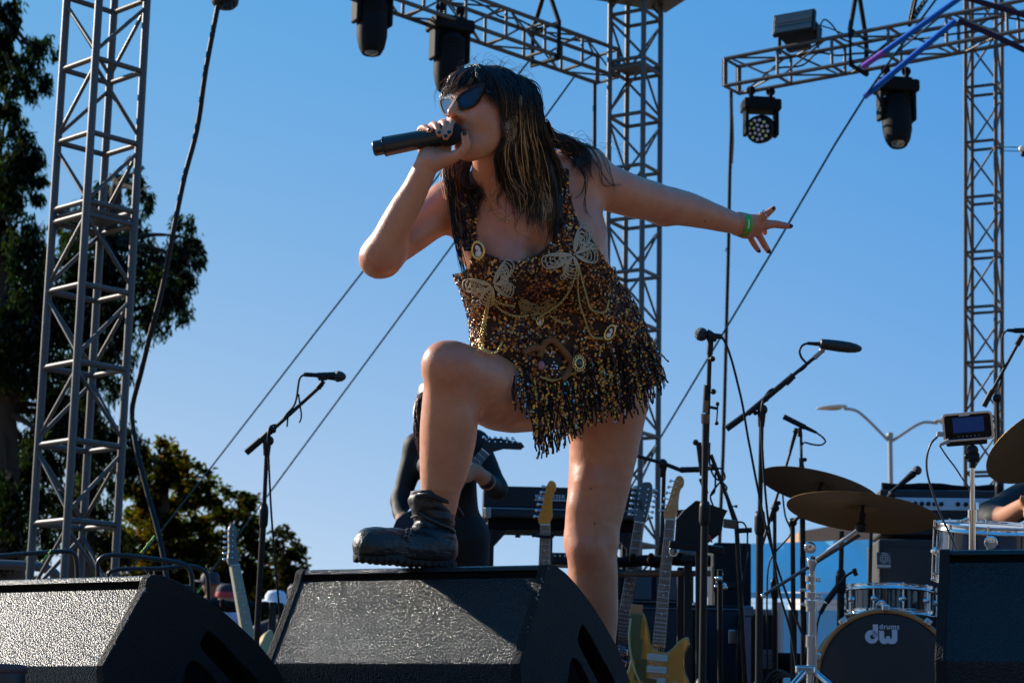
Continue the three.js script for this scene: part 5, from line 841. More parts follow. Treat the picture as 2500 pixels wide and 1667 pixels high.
cymStand(cym3.b, 2570, 7.3, 'cymbal stand under the right cymbal', mat.chrome);
{ // chrome boom stand of the near cymbal
  const d = 7.2, g = cymStand(cym2.b, 1975, d, 'chrome cymbal stand with a long boom arm left of the bass drum', mat.chrome, P(1984, 1372, d));
  part(g, 'boom_arm', cyl(P(1866, 1452, d), P(2100, 1306, d), 0.0065, 0.0065, 10), M(0.10, 0.10, 0.11, 0.3, 0.9)); part(g, 'boom_tip', ball(P(1864, 1454, d), 0.009), mat.chrome);
  part(g, 'tilter_disc', turned(P(1979, 1337, d), camDir(-0.2, 0.05, 1), [[0, 0], [0.019, 0], [0.021, 0.006], [0.019, 0.013], [0.008, 0.014], [0, 0.012]], 22), mat.chrome); part(g, 'tilter_bell', turned(P(1982, 1402, d), camDir(0.03, 1, 0), [[0.008, 0], [0.012, 0.02], [0.018, 0.04], [0.0195, 0.05], [0.017, 0.06], [0, 0.066]], 20), mat.chrome);
  for (const [y, r] of [[1412, 0.020], [1432, 0.017], [1452, 0.021], [1472, 0.023], [1485, 0.018]]) part(g, 'clamp_ring', cyl(P(1980, y + 7, d), P(1980.5, y - 7, d), r, r, 16), mat.chrome); for (const [x, y] of [[1998, 1416], [1960, 1440], [2000, 1456], [1962, 1475]]) part(g, 'wing_bolt', rbox(P(x, y, d), 0.022, 0.012, 0.008, 0.003), mat.chrome);
  part(g, 'second_tube', cyl(P(1988, 1480, d), P(1990, 1640, d), 0.008, 0.008, 10), mat.chrome); part(g, 'foot_clamp', rbox(P(1965, 1635, d), 0.07, 0.03, 0.05, 0.008), mat.chrome); part(g, 'chrome_leg', [cyl(P(1972, 1630, d), P(1920, 1690, d - 0.1), 0.011, 0.011, 10), cyl(P(1990, 1640, d), P(2060, 1700, d - 0.1), 0.011, 0.011, 10)], mat.chrome);
}
{ // bass drum facing the audience
  const d = 8.0, c = P(2165, 1660, d), R = 174 * mpx(d), ax = V(-0.10, 0, 1).normalize(), g = thing('bass_drum', 'black fronted bass drum with a wooden hoop and white letters dw drums', 'drum', V(c.x, 0, c.z)), X = Y.clone().cross(ax), wood = M(0.46, 0.17, 0.035, 0.3, 0, { clearcoat: 0.8 });
  part(g, 'shell', turned(c.clone().addScaledVector(ax, -0.42), ax, [[R * 0.95, 0], [R * 0.95, 0.40]], 60), M(0.03, 0.016, 0.01, 0.25, 0, { clearcoat: 1 }));
  part(g, 'front_hoop', turned(c.clone().addScaledVector(ax, -0.035), ax, [[R * 0.93, 0], [R, 0], [R, 0.04], [R * 0.985, 0.045], [R * 0.945, 0.045], [R * 0.93, 0.04]], 72), wood);
  const head = part(g, 'front_head', turned(c.clone().addScaledVector(ax, -0.004), ax, [[R * 0.94, 0], [R * 0.90, 0.008], [R * 0.5, 0.009], [0, 0.009]], 60), M(0.010, 0.010, 0.012, 0.38));
  part(g, 'rear_hoop', turned(c.clone().addScaledVector(ax, -0.46), ax, [[R * 0.93, 0], [R, 0], [R, 0.04], [R * 0.93, 0.04]], 60), wood);
  for (let i = 0; i < 10; i++) { const a = (i + 0.5) / 10 * 6.283, q = c.clone().addScaledVector(X, Math.cos(a) * R).addScaledVector(Y, Math.sin(a) * R), out = X.clone().multiplyScalar(Math.cos(a)).addScaledVector(Y, Math.sin(a)); part(g, 'claw', [rbox(q, 0.03, 0.026, 0.06, 0.006, out.clone().cross(ax).normalize(), out), cyl(q.clone().addScaledVector(ax, -0.14), q.clone().addScaledVector(ax, 0.0), 0.006, 0.006, 8), rbox(q.clone().addScaledVector(ax, -0.16).addScaledVector(out, -0.01), 0.028, 0.03, 0.05, 0.008, out.clone().cross(ax).normalize(), out)], mat.chrome); }
  for (const s of [-1, 1]) part(g, 'spur', cyl(c.clone().addScaledVector(X, s * R * 0.95).addScaledVector(ax, -0.1), V(c.x, 0.01, c.z).addScaledVector(X, s * R * 1.25).addScaledVector(ax, 0.05), 0.009, 0.007, 10), mat.chrome);
  // letters: two rounded monograms, and the small word
  const white = M(0.60, 0.60, 0.66, 0.6), k = mpx(d), fo = c.clone().addScaledVector(ax, 0.0065), at = (px, py) => [(px - 2165) * k * 1.005, -(py - 1660) * k];
  const ring = (cx, cy, ro, ri, a0, a1) => { const s = new THREE.Shape(); s.absarc(cx, cy, ro, a0, a1, false); s.absarc(cx, cy, ri, a1, a0, true); return s; };
  const shp = []; { const [dx, dy] = at(2131, 1556), r = 16.5 * k; const full = new THREE.Shape(); full.absarc(dx, dy, r, 0, 6.27, false); const h = new THREE.Path(); h.absarc(dx + 2 * k, dy, r * 0.36, 0, 6.27, false); full.holes.push(h); shp.push(full); const [sx, sy] = at(2134, 1556), [, ty] = at(0, 1526); shp.push(new THREE.Shape([[sx, sy], [sx + 12.5 * k, sy], [sx + 12.5 * k, ty], [sx, ty]].map((q) => new THREE.Vector2(...q)))); }
  { const [wx, wy] = at(2149, 1541), u = (x, y) => new THREE.Vector2(wx + x * k, wy - y * k), s = new THREE.Shape(); s.moveTo(u(0, 0).x, u(0, 0).y); const L = (x, y) => s.lineTo(u(x, y).x, u(x, y).y), Q = (a, b, x, y) => s.quadraticCurveTo(u(a, b).x, u(a, b).y, u(x, y).x, u(x, y).y); L(0, 17); Q(0, 32, 13, 32); Q(19, 32, 21, 28); Q(23, 32, 30, 32); Q(44, 32, 44, 17); L(44, -3); L(31, -3); L(31, 14); Q(31, 19, 28, 19); Q(26, 19, 26, 13); L(17, 13); Q(17, 19, 15, 19); Q(12, 19, 12, 14); L(12, 0); L(0, 0); shp.push(s); }
  const flat = shp.map((s) => new THREE.ShapeGeometry(s, 10).applyMatrix4(frameMatrix(fo, X, Y, ax))); const [tx, ty] = at(2149.5, 1537); part(head, 'lettering', [...flat, text('drums', 11.5 * k, fo.clone().addScaledVector(X, tx).addScaledVector(Y, ty), X, Y, 0.0004)], white);
}
function drum(name, label, c, R, h, ax, lugs, shellMat, badge) {
  const g = thing(name, label, 'drum', c.clone().addScaledVector(ax, -h / 2), 'small drums of the kit'), X = ax.clone().cross(V(0, 0, 1)).normalize(), Z = X.clone().cross(ax), b = c.clone().addScaledVector(ax, -h / 2);
  part(g, 'shell', turned(b, ax, [[R * 0.97, 0], [R * 0.97, h]], 48), shellMat); part(g, 'top_head', turned(b.clone().addScaledVector(ax, h + 0.002), ax, [[R * 0.98, 0], [0, 0]], 40), M(0.6, 0.6, 0.58, 0.5)); part(g, 'bottom_head', turned(b.clone().addScaledVector(ax, -0.002), ax, [[R * 0.98, 0], [0, 0]], 40), M(0.5, 0.5, 0.5, 0.4));
  for (const y of [0, h]) part(g, 'rim', turned(b.clone().addScaledVector(ax, y - 0.012), ax, [[R * 0.99, 0], [R * 1.05, 0], [R * 1.05, 0.006], [R * 1.01, 0.009], [R * 1.01, 0.022], [R * 1.035, 0.025], [R * 0.99, 0.026]], 48), mat.chrome);
  for (let i = 0; i < lugs; i++) { const a = i / lugs * 6.283 + 0.2, q = b.clone().addScaledVector(X, Math.cos(a) * R * 1.02).addScaledVector(Z, Math.sin(a) * R * 1.02), out = X.clone().multiplyScalar(Math.cos(a)).addScaledVector(Z, Math.sin(a)); part(g, 'lug', [cyl(q.clone().addScaledVector(ax, -0.008), q.clone().addScaledVector(ax, h + 0.016), 0.0038, 0.0038, 6), turned(q.clone().addScaledVector(ax, h * 0.5).addScaledVector(out, -0.012), out, [[0, 0], [0.017, 0], [0.017, 0.006], [0.011, 0.012], [0.008, 0.02], [0, 0.021]], 14)], mat.chrome); }
  if (badge) { const n = camDir(badge[2] ?? 0, 0, 1); part(g, 'badge', turned(P(badge[0], badge[1], badge[3]), n, [[0, 0], [0.021, 0], [0.022, 0.005], [0.016, 0.008], [0.012, 0.005], [0.006, 0.009], [0, 0.009]], 22), mat.chrome); }
  return g;
}
const blackShell = M(0.012, 0.013, 0.018, 0.12, 0, { clearcoat: 1 }), blueShell = M(0.02, 0.05, 0.10, 0.1, 0.4, { clearcoat: 1 });
drum('snare_drum', 'shallow black drum with chrome rims above the bass drum', P(2172, 1472, 8.4), 0.185, 0.10, V(0.02, 1, -0.03).normalize(), 10, blackShell, [2152, 1478, 0, 8.2]);
drum('rack_tom', 'dark glossy tom with chrome rims behind the right monitor', P(2408, 1352, 6.7), 0.165, 0.17, V(0.02, 0.98, 0.18).normalize(), 8, blueShell, [2420, 1324, 0, 6.52]);
{ // stand that carries the shallow drum and one for the tom
  const a = P(2172, 1508, 8.4), g = thing('drum_stand', 'chrome stand under the shallow drum', 'drum stand', V(a.x, 0, a.z)); part(g, 'tube', cyl(V(a.x, 0.2, a.z), a, 0.012, 0.012, 10), mat.chrome); for (let i = 0; i < 3; i++) { const t = i * 2.094; part(g, 'basket_arm', cyl(a, P(2172, 1500, 8.4).add(V(Math.cos(t) * 0.17, 0.01, Math.sin(t) * 0.17)), 0.008, 0.008, 8), mat.chrome); part(g, 'leg', cyl(V(a.x, 0.25, a.z), V(a.x + Math.cos(t) * 0.26, 0.01, a.z + Math.sin(t) * 0.26), 0.008, 0.008, 8), mat.chrome); }
  const b = P(2408, 1400, 6.75), h = thing('drum_stand', 'chrome post holding the tom behind the right monitor', 'drum stand', V(b.x, 0, b.z + 0.02)); part(h, 'tube', cyl(V(b.x, 0.01, b.z), b, 0.013, 0.013, 12), mat.chrome); part(h, 'foot', turned(V(b.x, 0, b.z), Y, [[0, 0.002], [0.14, 0.002], [0.14, 0.012], [0, 0.02]], 20), mat.blackMetal);
}
{ // clip-on drum microphone
  const d = 7.9, g = thing('drum_microphone', 'slim gooseneck microphone reaching over the shallow drum', 'microphone', P(2003, 1500, d)); part(g, 'body', [cyl(P(2003, 1498, d), P(2020, 1468, d), 0.0085, 0.0085, 10), cyl(P(2018, 1470, d), P(2052, 1425, d), 0.0125, 0.0125, 12)], mat.blackPlastic); part(g, 'collar', cyl(P(2017, 1473, d), P(2022, 1465, d), 0.0095, 0.0095, 12), mat.chrome); part(g, 'gooseneck', sweep(PA([[2052, 1425, d], [2060, 1413, d], [2072, 1402, d], [2086, 1394, d]]), 0.005, 6, 4), mat.blackMetal); part(g, 'capsule', cyl(P(2086, 1388, d), P(2091, 1405, d), 0.009, 0.009, 10), mat.blackPlastic);
  part(g, 'cable', sweep(PA([[2003, 1498, d], [1995, 1530, d], [1992, 1600, d], [1985, 1800, d]]), 0.004, 5, 3), mat.cable);
  const h = thing('hardware_stand', 'plain black stand pole behind the chrome cymbal stand', 'stand', P(2050, 1835, 8.2).setY(0)); pole(h, [P(2056, 1296, 8.2), P(2054, 1400, 8.2), P(2050, 1832, 8.2)], 0.010, 0.0145);
}
{ // screen device on a chrome post
  const d = 5.9, c = P(2364, 1041, d), x = camDir(0.985, 0.085, 0.15).normalize(), z = camDir(-0.15, -0.02, 0.99); z.addScaledVector(x, -z.dot(x)).normalize(); const y = z.clone().cross(x), g = thing('camera_monitor', 'small black screen device with a silver bezel on a chrome post', 'screen', P(2373, 1345, d)), w = 120 * mpx(d), h = 68 * mpx(d);
  part(g, 'housing', rbox(c.clone().addScaledVector(z, -0.022), w * 0.99, h * 0.98, 0.045, 0.012, x, y, 3), mat.blackPlastic); part(g, 'bezel', (() => { const s = new THREE.Shape(), rr0 = (S, W, H, r) => { S.moveTo(-W + r, -H); S.lineTo(W - r, -H); S.quadraticCurveTo(W, -H, W, -H + r); S.lineTo(W, H - r); S.quadraticCurveTo(W, H, W - r, H); S.lineTo(-W + r, H); S.quadraticCurveTo(-W, H, -W, H - r); S.lineTo(-W, -H + r); S.quadraticCurveTo(-W, -H, -W + r, -H); }; rr0(s, w / 2, h / 2, 0.014); const p = new THREE.Path(); rr0(p, w / 2 - 0.0045, h / 2 - 0.0045, 0.011); s.holes.push(p); return new THREE.ExtrudeGeometry(s, { depth: 0.006, bevelEnabled: true, bevelSize: 0.001, bevelThickness: 0.001, bevelSegments: 2 }).applyMatrix4(frameMatrix(c.clone().addScaledVector(z, -0.003), x, y, z)); })(), M(0.5, 0.5, 0.56, 0.25, 0.9));
  part(g, 'front', rbox(c.clone().addScaledVector(z, 0.0005), w - 0.008, h - 0.008, 0.004, 0.0018, x, y), M(0.005, 0.005, 0.007, 0.35, 0, { specularIntensity: 0.35 })); part(g, 'display', rbox(c.clone().addScaledVector(z, 0.0026).addScaledVector(x, 0.002).addScaledVector(y, 0.005), w * 0.62, h * 0.54, 0.0015, 0.0006, x, y), M(0.015, 0.075, 0.24, 0.25, 0, { specularIntensity: 0.4 })); part(g, 'sticker', rbox(c.clone().addScaledVector(z, 0.003).addScaledVector(x, -0.008).addScaledVector(y, h * 0.45), 0.03, 0.010, 0.001, 0.0004, x, y), M(0.6, 0.62, 0.6, 0.6));  // display blue is a reflection on the screen, put into its colour
  for (let i = 0; i < 6; i++) part(g, 'indicator_dot', ball(c.clone().addScaledVector(z, 0.0026).addScaledVector(x, -0.028 + i * 0.0115).addScaledVector(y, -h * 0.34), 0.0012, 6, 5), M(0.7, 0.72, 0.75, 0.4));
  part(g, 'battery_bar', rbox(c.clone().addScaledVector(y, -h * 0.58).addScaledVector(z, -0.02).addScaledVector(x, -0.006), w * 0.82, 0.016, 0.034, 0.004, x, y), mat.blackPlastic); part(g, 'clamp', [ball(P(2376, 1100, d), 0.017), rbox(P(2377, 1116, d), 0.036, 0.028, 0.026, 0.008), cyl(P(2376, 1120, d), P(2375, 1142, d), 0.011, 0.010, 12), ball(P(2362, 1114, d), 0.009)], mat.blackPlastic);
  part(g, 'post', [cyl(P(2375, 1140, d), P(2375, 1262, d), 0.0072, 0.0072, 14), cyl(P(2375, 1262, d), P(2374, 1500, d), 0.0098, 0.0098, 14), cyl(P(2375, 1244, d), P(2375, 1274, d), 0.0135, 0.0135, 16)], mat.chrome); part(g, 'wing_bolt', [rbox(P(2386, 1236, d), 0.012, 0.026, 0.006, 0.003), rbox(P(2358, 1268, d), 0.03, 0.008, 0.008, 0.003, camDir(0.9, 0.4, 0), camDir(-0.4, 0.9, 0))], mat.chrome);
  const fp = P(2374, 1500, d); part(g, 'foot', [cyl(fp, V(fp.x, 0.01, fp.z), 0.011, 0.011, 12), turned(V(fp.x, 0, fp.z), Y, [[0, 0.002], [0.13, 0.002], [0.13, 0.012], [0, 0.02]], 20)], mat.chrome);
  part(g, 'plug', [rbox(P(2297, 1060, d), 0.022, 0.014, 0.012, 0.003), cyl(P(2295, 1086, d), P(2318, 1076, d), 0.005, 0.007, 10)], M(0.4, 0.36, 0.3, 0.5)); part(g, 'cable', [sweep(PA([[2290, 1066, d], [2276, 1080, d], [2265, 1110, d], [2264, 1149, d], [2278, 1202, d], [2297, 1255, d], [2334, 1340, d], [2360, 1500, d]]), 0.0032, 6, 4), sweep(PA([[2295, 1087, d], [2312, 1113, d], [2334, 1142, d], [2352, 1170, d], [2368, 1193, d], [2372, 1240, d]]), 0.0026, 6, 4)], M(0.05, 0.045, 0.05, 0.4));
}
// ---------- amplifier and cabinet ----------
{
  const d = 8.8, [x, y] = yaw(-0.06), z = x.clone().cross(y), k = mpx(d), cab = P(2292, 1440, d), g = thing('bass_cabinet', 'black speaker cabinet with a round silver logo behind the drums', 'speaker cabinet', V(cab.x, 0, cab.z)), top = P(2292, 1326, d).y, w = 318 * k;
  part(g, 'box', rbox(V(cab.x, top / 2, cab.z), w, top, 0.4, 0.012, x, y), M(0.014, 0.014, 0.016, 0.6, 0, { bumpMap: fabricBump, bumpScale: 0.002 })); part(g, 'grille_cloth', rbox(V(cab.x, top / 2 - 0.01, cab.z).addScaledVector(z, 0.2), w - 0.04, top - 0.05, 0.012, 0.004, x, y), mat.grille);
  const lo = P(2159, 1364, d - 0.215), silver = M(0.32, 0.34, 0.36, 0.4, 0.6), lg = [new THREE.TorusGeometry(0.0075, 0.0022, 6, 22), new THREE.TorusGeometry(0.0155, 0.0024, 6, 26), new THREE.TorusGeometry(0.0235, 0.0022, 6, 26, Math.PI * 0.62)].map((q) => q.applyMatrix4(frameMatrix(lo, x, y, z))); part(g, 'logo', [...lg, rbox(lo.clone().addScaledVector(x, 0.0235).addScaledVector(y, -0.009), 0.0045, 0.02, 0.004, 0.001, x, y), rbox(lo.clone().addScaledVector(y, -0.030), 0.056, 0.010, 0.003, 0.001, x, y)], silver); part(g, 'logo_plate', rbox(lo.clone().addScaledVector(y, -0.006).addScaledVector(z, -0.004), 0.06, 0.068, 0.004, 0.002, x, y), M(0.05, 0.055, 0.06, 0.5, 0.4));
  const hy0 = P(2290, 1316, d).y, hy1 = P(2290, 1200, d).y, hc = V(P(2296, 1260, d).x, (hy0 + hy1) / 2, cab.z), a = thing('amplifier_head', 'amplifier head with a pale blue control panel on top of the black cabinet', 'amplifier', V(hc.x, hy0, hc.z)), hw = 300 * k;
  part(a, 'case', rbox(hc, hw, hy1 - hy0, 0.3, 0.012, x, y), M(0.014, 0.014, 0.016, 0.6)); const pc = V(hc.x, P(2290, 1236, d).y, hc.z).addScaledVector(z, 0.152); part(a, 'control_panel', rbox(pc, hw - 0.05, 30 * k, 0.008, 0.002, x, y), M(0.42, 0.55, 0.66, 0.35, 0.4)); for (let i = 0; i < 9; i++) part(a, 'knob', turned(pc.clone().addScaledVector(x, -hw * 0.32 + i * (i > 6 ? 0.0335 : 0.0275)), z, [[0.010, 0], [0.009, 0.016], [0, 0.017]], 12), mat.blackPlastic);
  part(a, 'lower_grille', rbox(V(hc.x, P(2290, 1286, d).y, hc.z).addScaledVector(z, 0.151), hw - 0.05, 52 * k, 0.006, 0.002, x, y), mat.grille); for (const s of [-1, 1]) part(a, 'foot', rbox(V(hc.x, (hy0 + top) / 2, hc.z).addScaledVector(x, s * hw * 0.38), 0.04, hy0 - top, 0.1, 0.003, x, y), mat.rubber);
  const cl = []; for (let i = 0; i < 7; i++) cl.push(V(hc.x - hw * 0.48 + i * hw * 0.15, hy1 + 0.006 + rr(0, 0.018), hc.z + 0.1)); solo('folded_cloth', 'dark cloth and cables lying on top of the amplifier head', 'cloth', [sweep(cl, cl.map(() => rr(0.013, 0.026)), 8, 4), sweep(cl.map((q) => q.clone().add(V(0.02, 0.004, -0.06))), 0.018, 8, 4)], mat.blackSoft);
}

// ---------- guitars ----------
const maple = M(0.62, 0.245, 0.065, 0.35, 0, { clearcoat: 0.6 }), rosewood = M(0.075, 0.035, 0.018, 0.55), pearl = M(0.6, 0.58, 0.52, 0.4), pickWhite = M(0.64, 0.50, 0.34, 0.45), pickup = M(0.55, 0.50, 0.42, 0.4);
const stratHead = [[-0.021, 0], [-0.031, 0.022], [-0.016, 0.075], [0.010, 0.184], [0.026, 0.190], [0.041, 0.178], [0.043, 0.150], [0.032, 0.132], [0.028, 0.08], [0.030, 0.032], [0.021, 0.014], [0.021, 0]];
const stratBody = [[-0.028, -0.005], [-0.045, 0.05], [-0.072, 0.118], [-0.096, 0.135], [-0.122, 0.10], [-0.130, 0.03], [-0.116, -0.05], [-0.118, -0.11], [-0.150, -0.19], [-0.158, -0.26], [-0.122, -0.325], [-0.03, -0.35], [0.06, -0.34], [0.132, -0.295], [0.156, -0.225], [0.146, -0.155], [0.116, -0.09], [0.112, -0.03], [0.128, 0.015], [0.118, 0.043], [0.09, 0.032], [0.05, -0.015], [0.028, -0.03]];
// nut and end = world points of the fretboard's ends, front = where its face looks
function guitar(nut, end, front, o) {
  const up = nut.clone().sub(end).normalize(), L = nut.distanceTo(end), z = front.clone().addScaledVector(up, -front.dot(up)).normalize(), x = up.clone().cross(z), s = o.scale ?? 1;
  const g = thing('electric_guitar', o.label, 'guitar', end.clone().addScaledVector(up, -0.35 * s), o.group ?? 'guitars standing in racks');
  const loc = (u, v, w = 0) => end.clone().addScaledVector(x, u * s).addScaledVector(up, v * s).addScaledVector(z, w * s), top = (u, v, w = 0) => nut.clone().addScaledVector(x, u * s).addScaledVector(up, v * s).addScaledVector(z, w * s), sc = (a) => a.map(([u, v]) => [u * s, v * s]);
  const hs = part(g, 'headstock', plate(top(0, 0, -0.016), x, up, sc(o.head ?? stratHead), 0.014 * s, 0.0015, o.curvedHead ?? true), o.headMat ?? maple);
  for (let i = 0; i < (o.tuners ?? 6); i++) { const t = i / 5, two = o.tuners === 12, k = two ? Math.floor(i / 2) / 5 : t, sd = two && i % 2 ? 1 : -1, e = o.tunerLine ? [lerp(o.tunerLine[0], o.tunerLine[2], k), lerp(o.tunerLine[1], o.tunerLine[3], k)] : [lerp(-0.026, 0.006, k), lerp(0.035, 0.165, k)]; const eu = two ? sd * 0.030 : e[0], ev = e[1]; part(hs, 'tuner', [cyl(top(eu + sd * 0.002, ev, -0.010), top(eu + sd * 0.016, ev + (two ? 0 : 0.002), -0.010), 0.0028, 0.0028, 7), turned(top(eu + sd * 0.014, ev, -0.010), x.clone().multiplyScalar(sd), [[0, 0], [0.006, 0.001], [0.0072, 0.006], [0.005, 0.012], [0, 0.013]].map(([a, b]) => [a * s, b * s]), 10), cyl(top(eu - sd * 0.012, ev, -0.002), top(eu - sd * 0.012, ev, 0.008), 0.0035, 0.0035, 8)], mat.chrome); }
  part(g, 'neck', plate(loc(0, 0, -0.022), x, up, [[-0.028 * s, -0.01], [-0.021 * s, L], [0.021 * s, L], [0.028 * s, -0.01]], 0.018 * s, 0.006), o.neckMat ?? maple);
  const fb = part(g, 'fretboard', plate(loc(0, 0, -0.0035), x, up, [[-0.028 * s, 0], [-0.021 * s, L], [0.021 * s, L], [0.028 * s, 0]], 0.005 * s, 0.0008), o.boardMat ?? rosewood);
  const frets = []; for (let i = 0; i < 20; i++) { const v = L * (1 - (1 - Math.pow(2, -(i + 1) / 12)) / (1 - Math.pow(2, -21 / 12))), w = lerp(0.028, 0.021, v / L); frets.push(cyl(end.clone().addScaledVector(up, v).addScaledVector(x, -w * s).addScaledVector(z, 0.0022), end.clone().addScaledVector(up, v).addScaledVector(x, w * s).addScaledVector(z, 0.0022), 0.0011, 0.0011, 5)); } part(fb, 'frets', frets, mat.chrome);
  part(fb, 'inlays', [0.30, 0.42, 0.53, 0.61, 0.76].map((t) => ball(end.clone().addScaledVector(up, L * (1 - t) ).addScaledVector(z, 0.0015), 0.0035, 7, 5)), pearl);
  part(g, 'nut', rbox(nut.clone().addScaledVector(z, 0.002), 0.043 * s, 0.005, 0.009, 0.001, x, up), pearl);
  const body = part(g, 'body', plate(loc(0, 0, -0.040), x, up, sc(o.body ?? stratBody), 0.036 * s, 0.008, true), o.bodyMat);
  if (o.guard) { part(body, 'pickguard', plate(loc(0, 0, -0.0035), x, up, sc([[-0.03, -0.03], [-0.088, 0.062], [-0.098, 0.02], [-0.088, -0.06], [-0.098, -0.15], [-0.06, -0.2], [0.0, -0.225], [0.075, -0.265], [0.105, -0.245], [0.108, -0.17], [0.088, -0.09], [0.09, -0.035], [0.10, -0.012], [0.06, -0.022], [0.03, -0.035]].map(([u, v]) => [u, v])), 0.003, 0.0006, true), o.guard); for (const [v, a] of [[-0.055, 0], [-0.105, 0], [-0.155, 0.14]]) { const c = loc(0, v, 0.005), ax = x.clone().multiplyScalar(Math.cos(a)).addScaledVector(up, Math.sin(a)); part(body, 'pickup', [rbox(c, 0.088, 0.03, 0.014, 0.005, ax, up.clone().multiplyScalar(Math.cos(a)).addScaledVector(x, -Math.sin(a))), ...Array.from({ length: 6 }, (_, i) => ball(c.clone().addScaledVector(ax, -0.026 + i * 0.0104).addScaledVector(z, 0.0065), 0.0026, 6, 4))], o.pickupMat ?? pickup); } }
  part(body, 'bridge', rbox(loc(0, -0.215, 0.006), 0.08 * s, 0.04 * s, 0.014, 0.003, x, up), mat.chrome); for (const [u, v] of [[0.06, -0.20], [0.082, -0.235], [0.1, -0.27]]) part(body, 'knob', turned(loc(u, v, 0), z, [[0.011, 0], [0.010, 0.014], [0, 0.015]], 12), pickWhite);
  part(g, 'strings', Array.from({ length: 6 }, (_, i) => cyl(loc(-0.026 + i * 0.0104, -0.215, 0.013), nut.clone().addScaledVector(x, (-0.018 + i * 0.0072) * s).addScaledVector(z, 0.006), 0.0006, 0.0006, 4)), mat.chrome);
  return { g, loc, top, x, up, z };
}
const toCam = (p) => camera.position.clone().sub(p).setY(0).normalize();
const gA = guitar(P(1331, 1281, 8.8), P(1326, 1490, 8.75), V(-0.1, 0.1, 1), { label: 'guitar with an amber maple headstock standing before the keyboard', headMat: M(0.78, 0.24, 0.015, 0.35, 0, { clearcoat: 0.6 }), neckMat: M(0.5, 0.28, 0.1, 0.4), bodyMat: M(0.35, 0.03, 0.02, 0.2, 0, { clearcoat: 1 }), guard: pickWhite, boardMat: M(0.12, 0.06, 0.03, 0.5) });
const goldBody = M(0.52, 0.235, 0.03, 0.28, 0.25, { clearcoat: 0.8 });
const gB = guitar(P(1637, 1268, 8.7), P(1609, 1574, 8.6), V(-0.12, 0.1, 1), { label: 'gold guitar with a cream pickguard and olive strap in the rack', bodyMat: goldBody, guard: pickWhite, boardMat: M(0.13, 0.065, 0.035, 0.5) });
{ // its strap
  const a = gB.loc(-0.10, 0.135, -0.02), olive = M(0.16, 0.13, 0.045, 0.85, 0, { bumpMap: fabricBump, bumpScale: 0.002 }), k = gB.x, f = gB.z;
  const strapPts = [P(1553, 1500, 8.5), P(1549, 1560, 8.47), P(1556, 1610, 8.45), P(1572, 1660, 8.45), P(1600, 1760, 8.5)];
  const st = part(gB.g, 'strap', strapPts.slice(0, -1).map((p, i) => { const q = strapPts[i + 1]; return rbox(p.clone().lerp(q, 0.5), 0.05, p.distanceTo(q) * 1.06, 0.004, 0.0018, k, q.clone().sub(p).normalize()); }), olive);
  part(st, 'leather_end', [rbox(P(1554, 1490, 8.52), 0.052, 0.05, 0.006, 0.003, k, gB.up)], M(0.40, 0.17, 0.06, 0.5)); part(st, 'strap_loop', sweep(PA([[1540, 1510, 8.46], [1536, 1560, 8.44], [1548, 1630, 8.44], [1580, 1700, 8.46]]), 0.005, 5, 4), M(0.5, 0.45, 0.2, 0.6));
}
const gC = guitar(P(1561, 1275, 9.0), P(1516, 1560, 8.9), V(-0.2, 0.1, 1), { label: 'black guitar with a double row of silver tuners in the rack', head: [[-0.021, 0], [-0.03, 0.03], [-0.034, 0.15], [-0.02, 0.172], [0.02, 0.182], [0.034, 0.16], [0.03, 0.03], [0.021, 0]], headMat: M(0.02, 0.018, 0.018, 0.3, 0, { clearcoat: 0.8 }), tuners: 12, tunerLine: [0, 0.03, 0, 0.15], neckMat: M(0.05, 0.03, 0.02, 0.4), bodyMat: M(0.012, 0.013, 0.03, 0.15, 0, { clearcoat: 1 }), guard: M(0.02, 0.02, 0.022, 0.4), pickupMat: mat.chrome });
const gD = guitar(P(574, 1380, 9.2), P(609, 1566, 9.1), V(0.55, 0.1, 0.8), { label: 'pale gold guitar leaning left in the rack behind the left monitor', headMat: M(0.16, 0.14, 0.11, 0.5), neckMat: M(0.40, 0.40, 0.36, 0.3, 0.2), boardMat: M(0.34, 0.22, 0.07, 0.35, 0.2), bodyMat: M(0.52, 0.33, 0.10, 0.25, 0.2, { clearcoat: 0.8 }), guard: M(0.35, 0.3, 0.14, 0.3, 0.3) });
// ---------- racks ----------
function rack(name, label, bar, posts, d, wood) {
  const foot = P(posts[0], 1800, d).setY(0), g = thing(name, label, 'guitar rack', foot, 'guitar racks'), a = P(...bar[0], d), b = P(...bar[1], d);
  const pts = []; for (let i = 0; i <= 16; i++) pts.push(a.clone().lerp(b, i / 16).add(V(0, rr(-0.004, 0.004), 0))); part(g, 'padded_bar', sweep(pts, pts.map(() => rr(0.021, 0.028)), 10, 2), mat.blackSoft);
  if (wood) part(g, 'wooden_rail', cyl(a.clone().add(V(0, -0.055, 0.01)), b.clone().add(V(0, -0.055, 0.01)), 0.013, 0.013, 8), M(0.10, 0.055, 0.03, 0.6));
  for (const x of posts) { const t = P(x, bar[0][1] + 4, d); for (const dz of [0.03, -0.34]) part(g, 'post', rbox(V(t.x, (t.y + 0.02) / 2, t.z + dz), 0.034, t.y, 0.034, 0.006), mat.blackMetal); part(g, 'foot_rail', rbox(V(t.x, 0.03, t.z - 0.15), 0.04, 0.03, 0.5, 0.006), mat.blackMetal); }
  for (let i = 1; i < 6; i++) { const q = a.clone().lerp(b, i / 6 - 0.06); part(g, 'divider', sweep([q.clone().add(V(0, 0, 0)), q.clone().add(V(0, 0.004, 0.06)), q.clone().add(V(0, 0.018, 0.09))], [0.014, 0.017, 0.013], 8, 3), mat.blackSoft); }
}
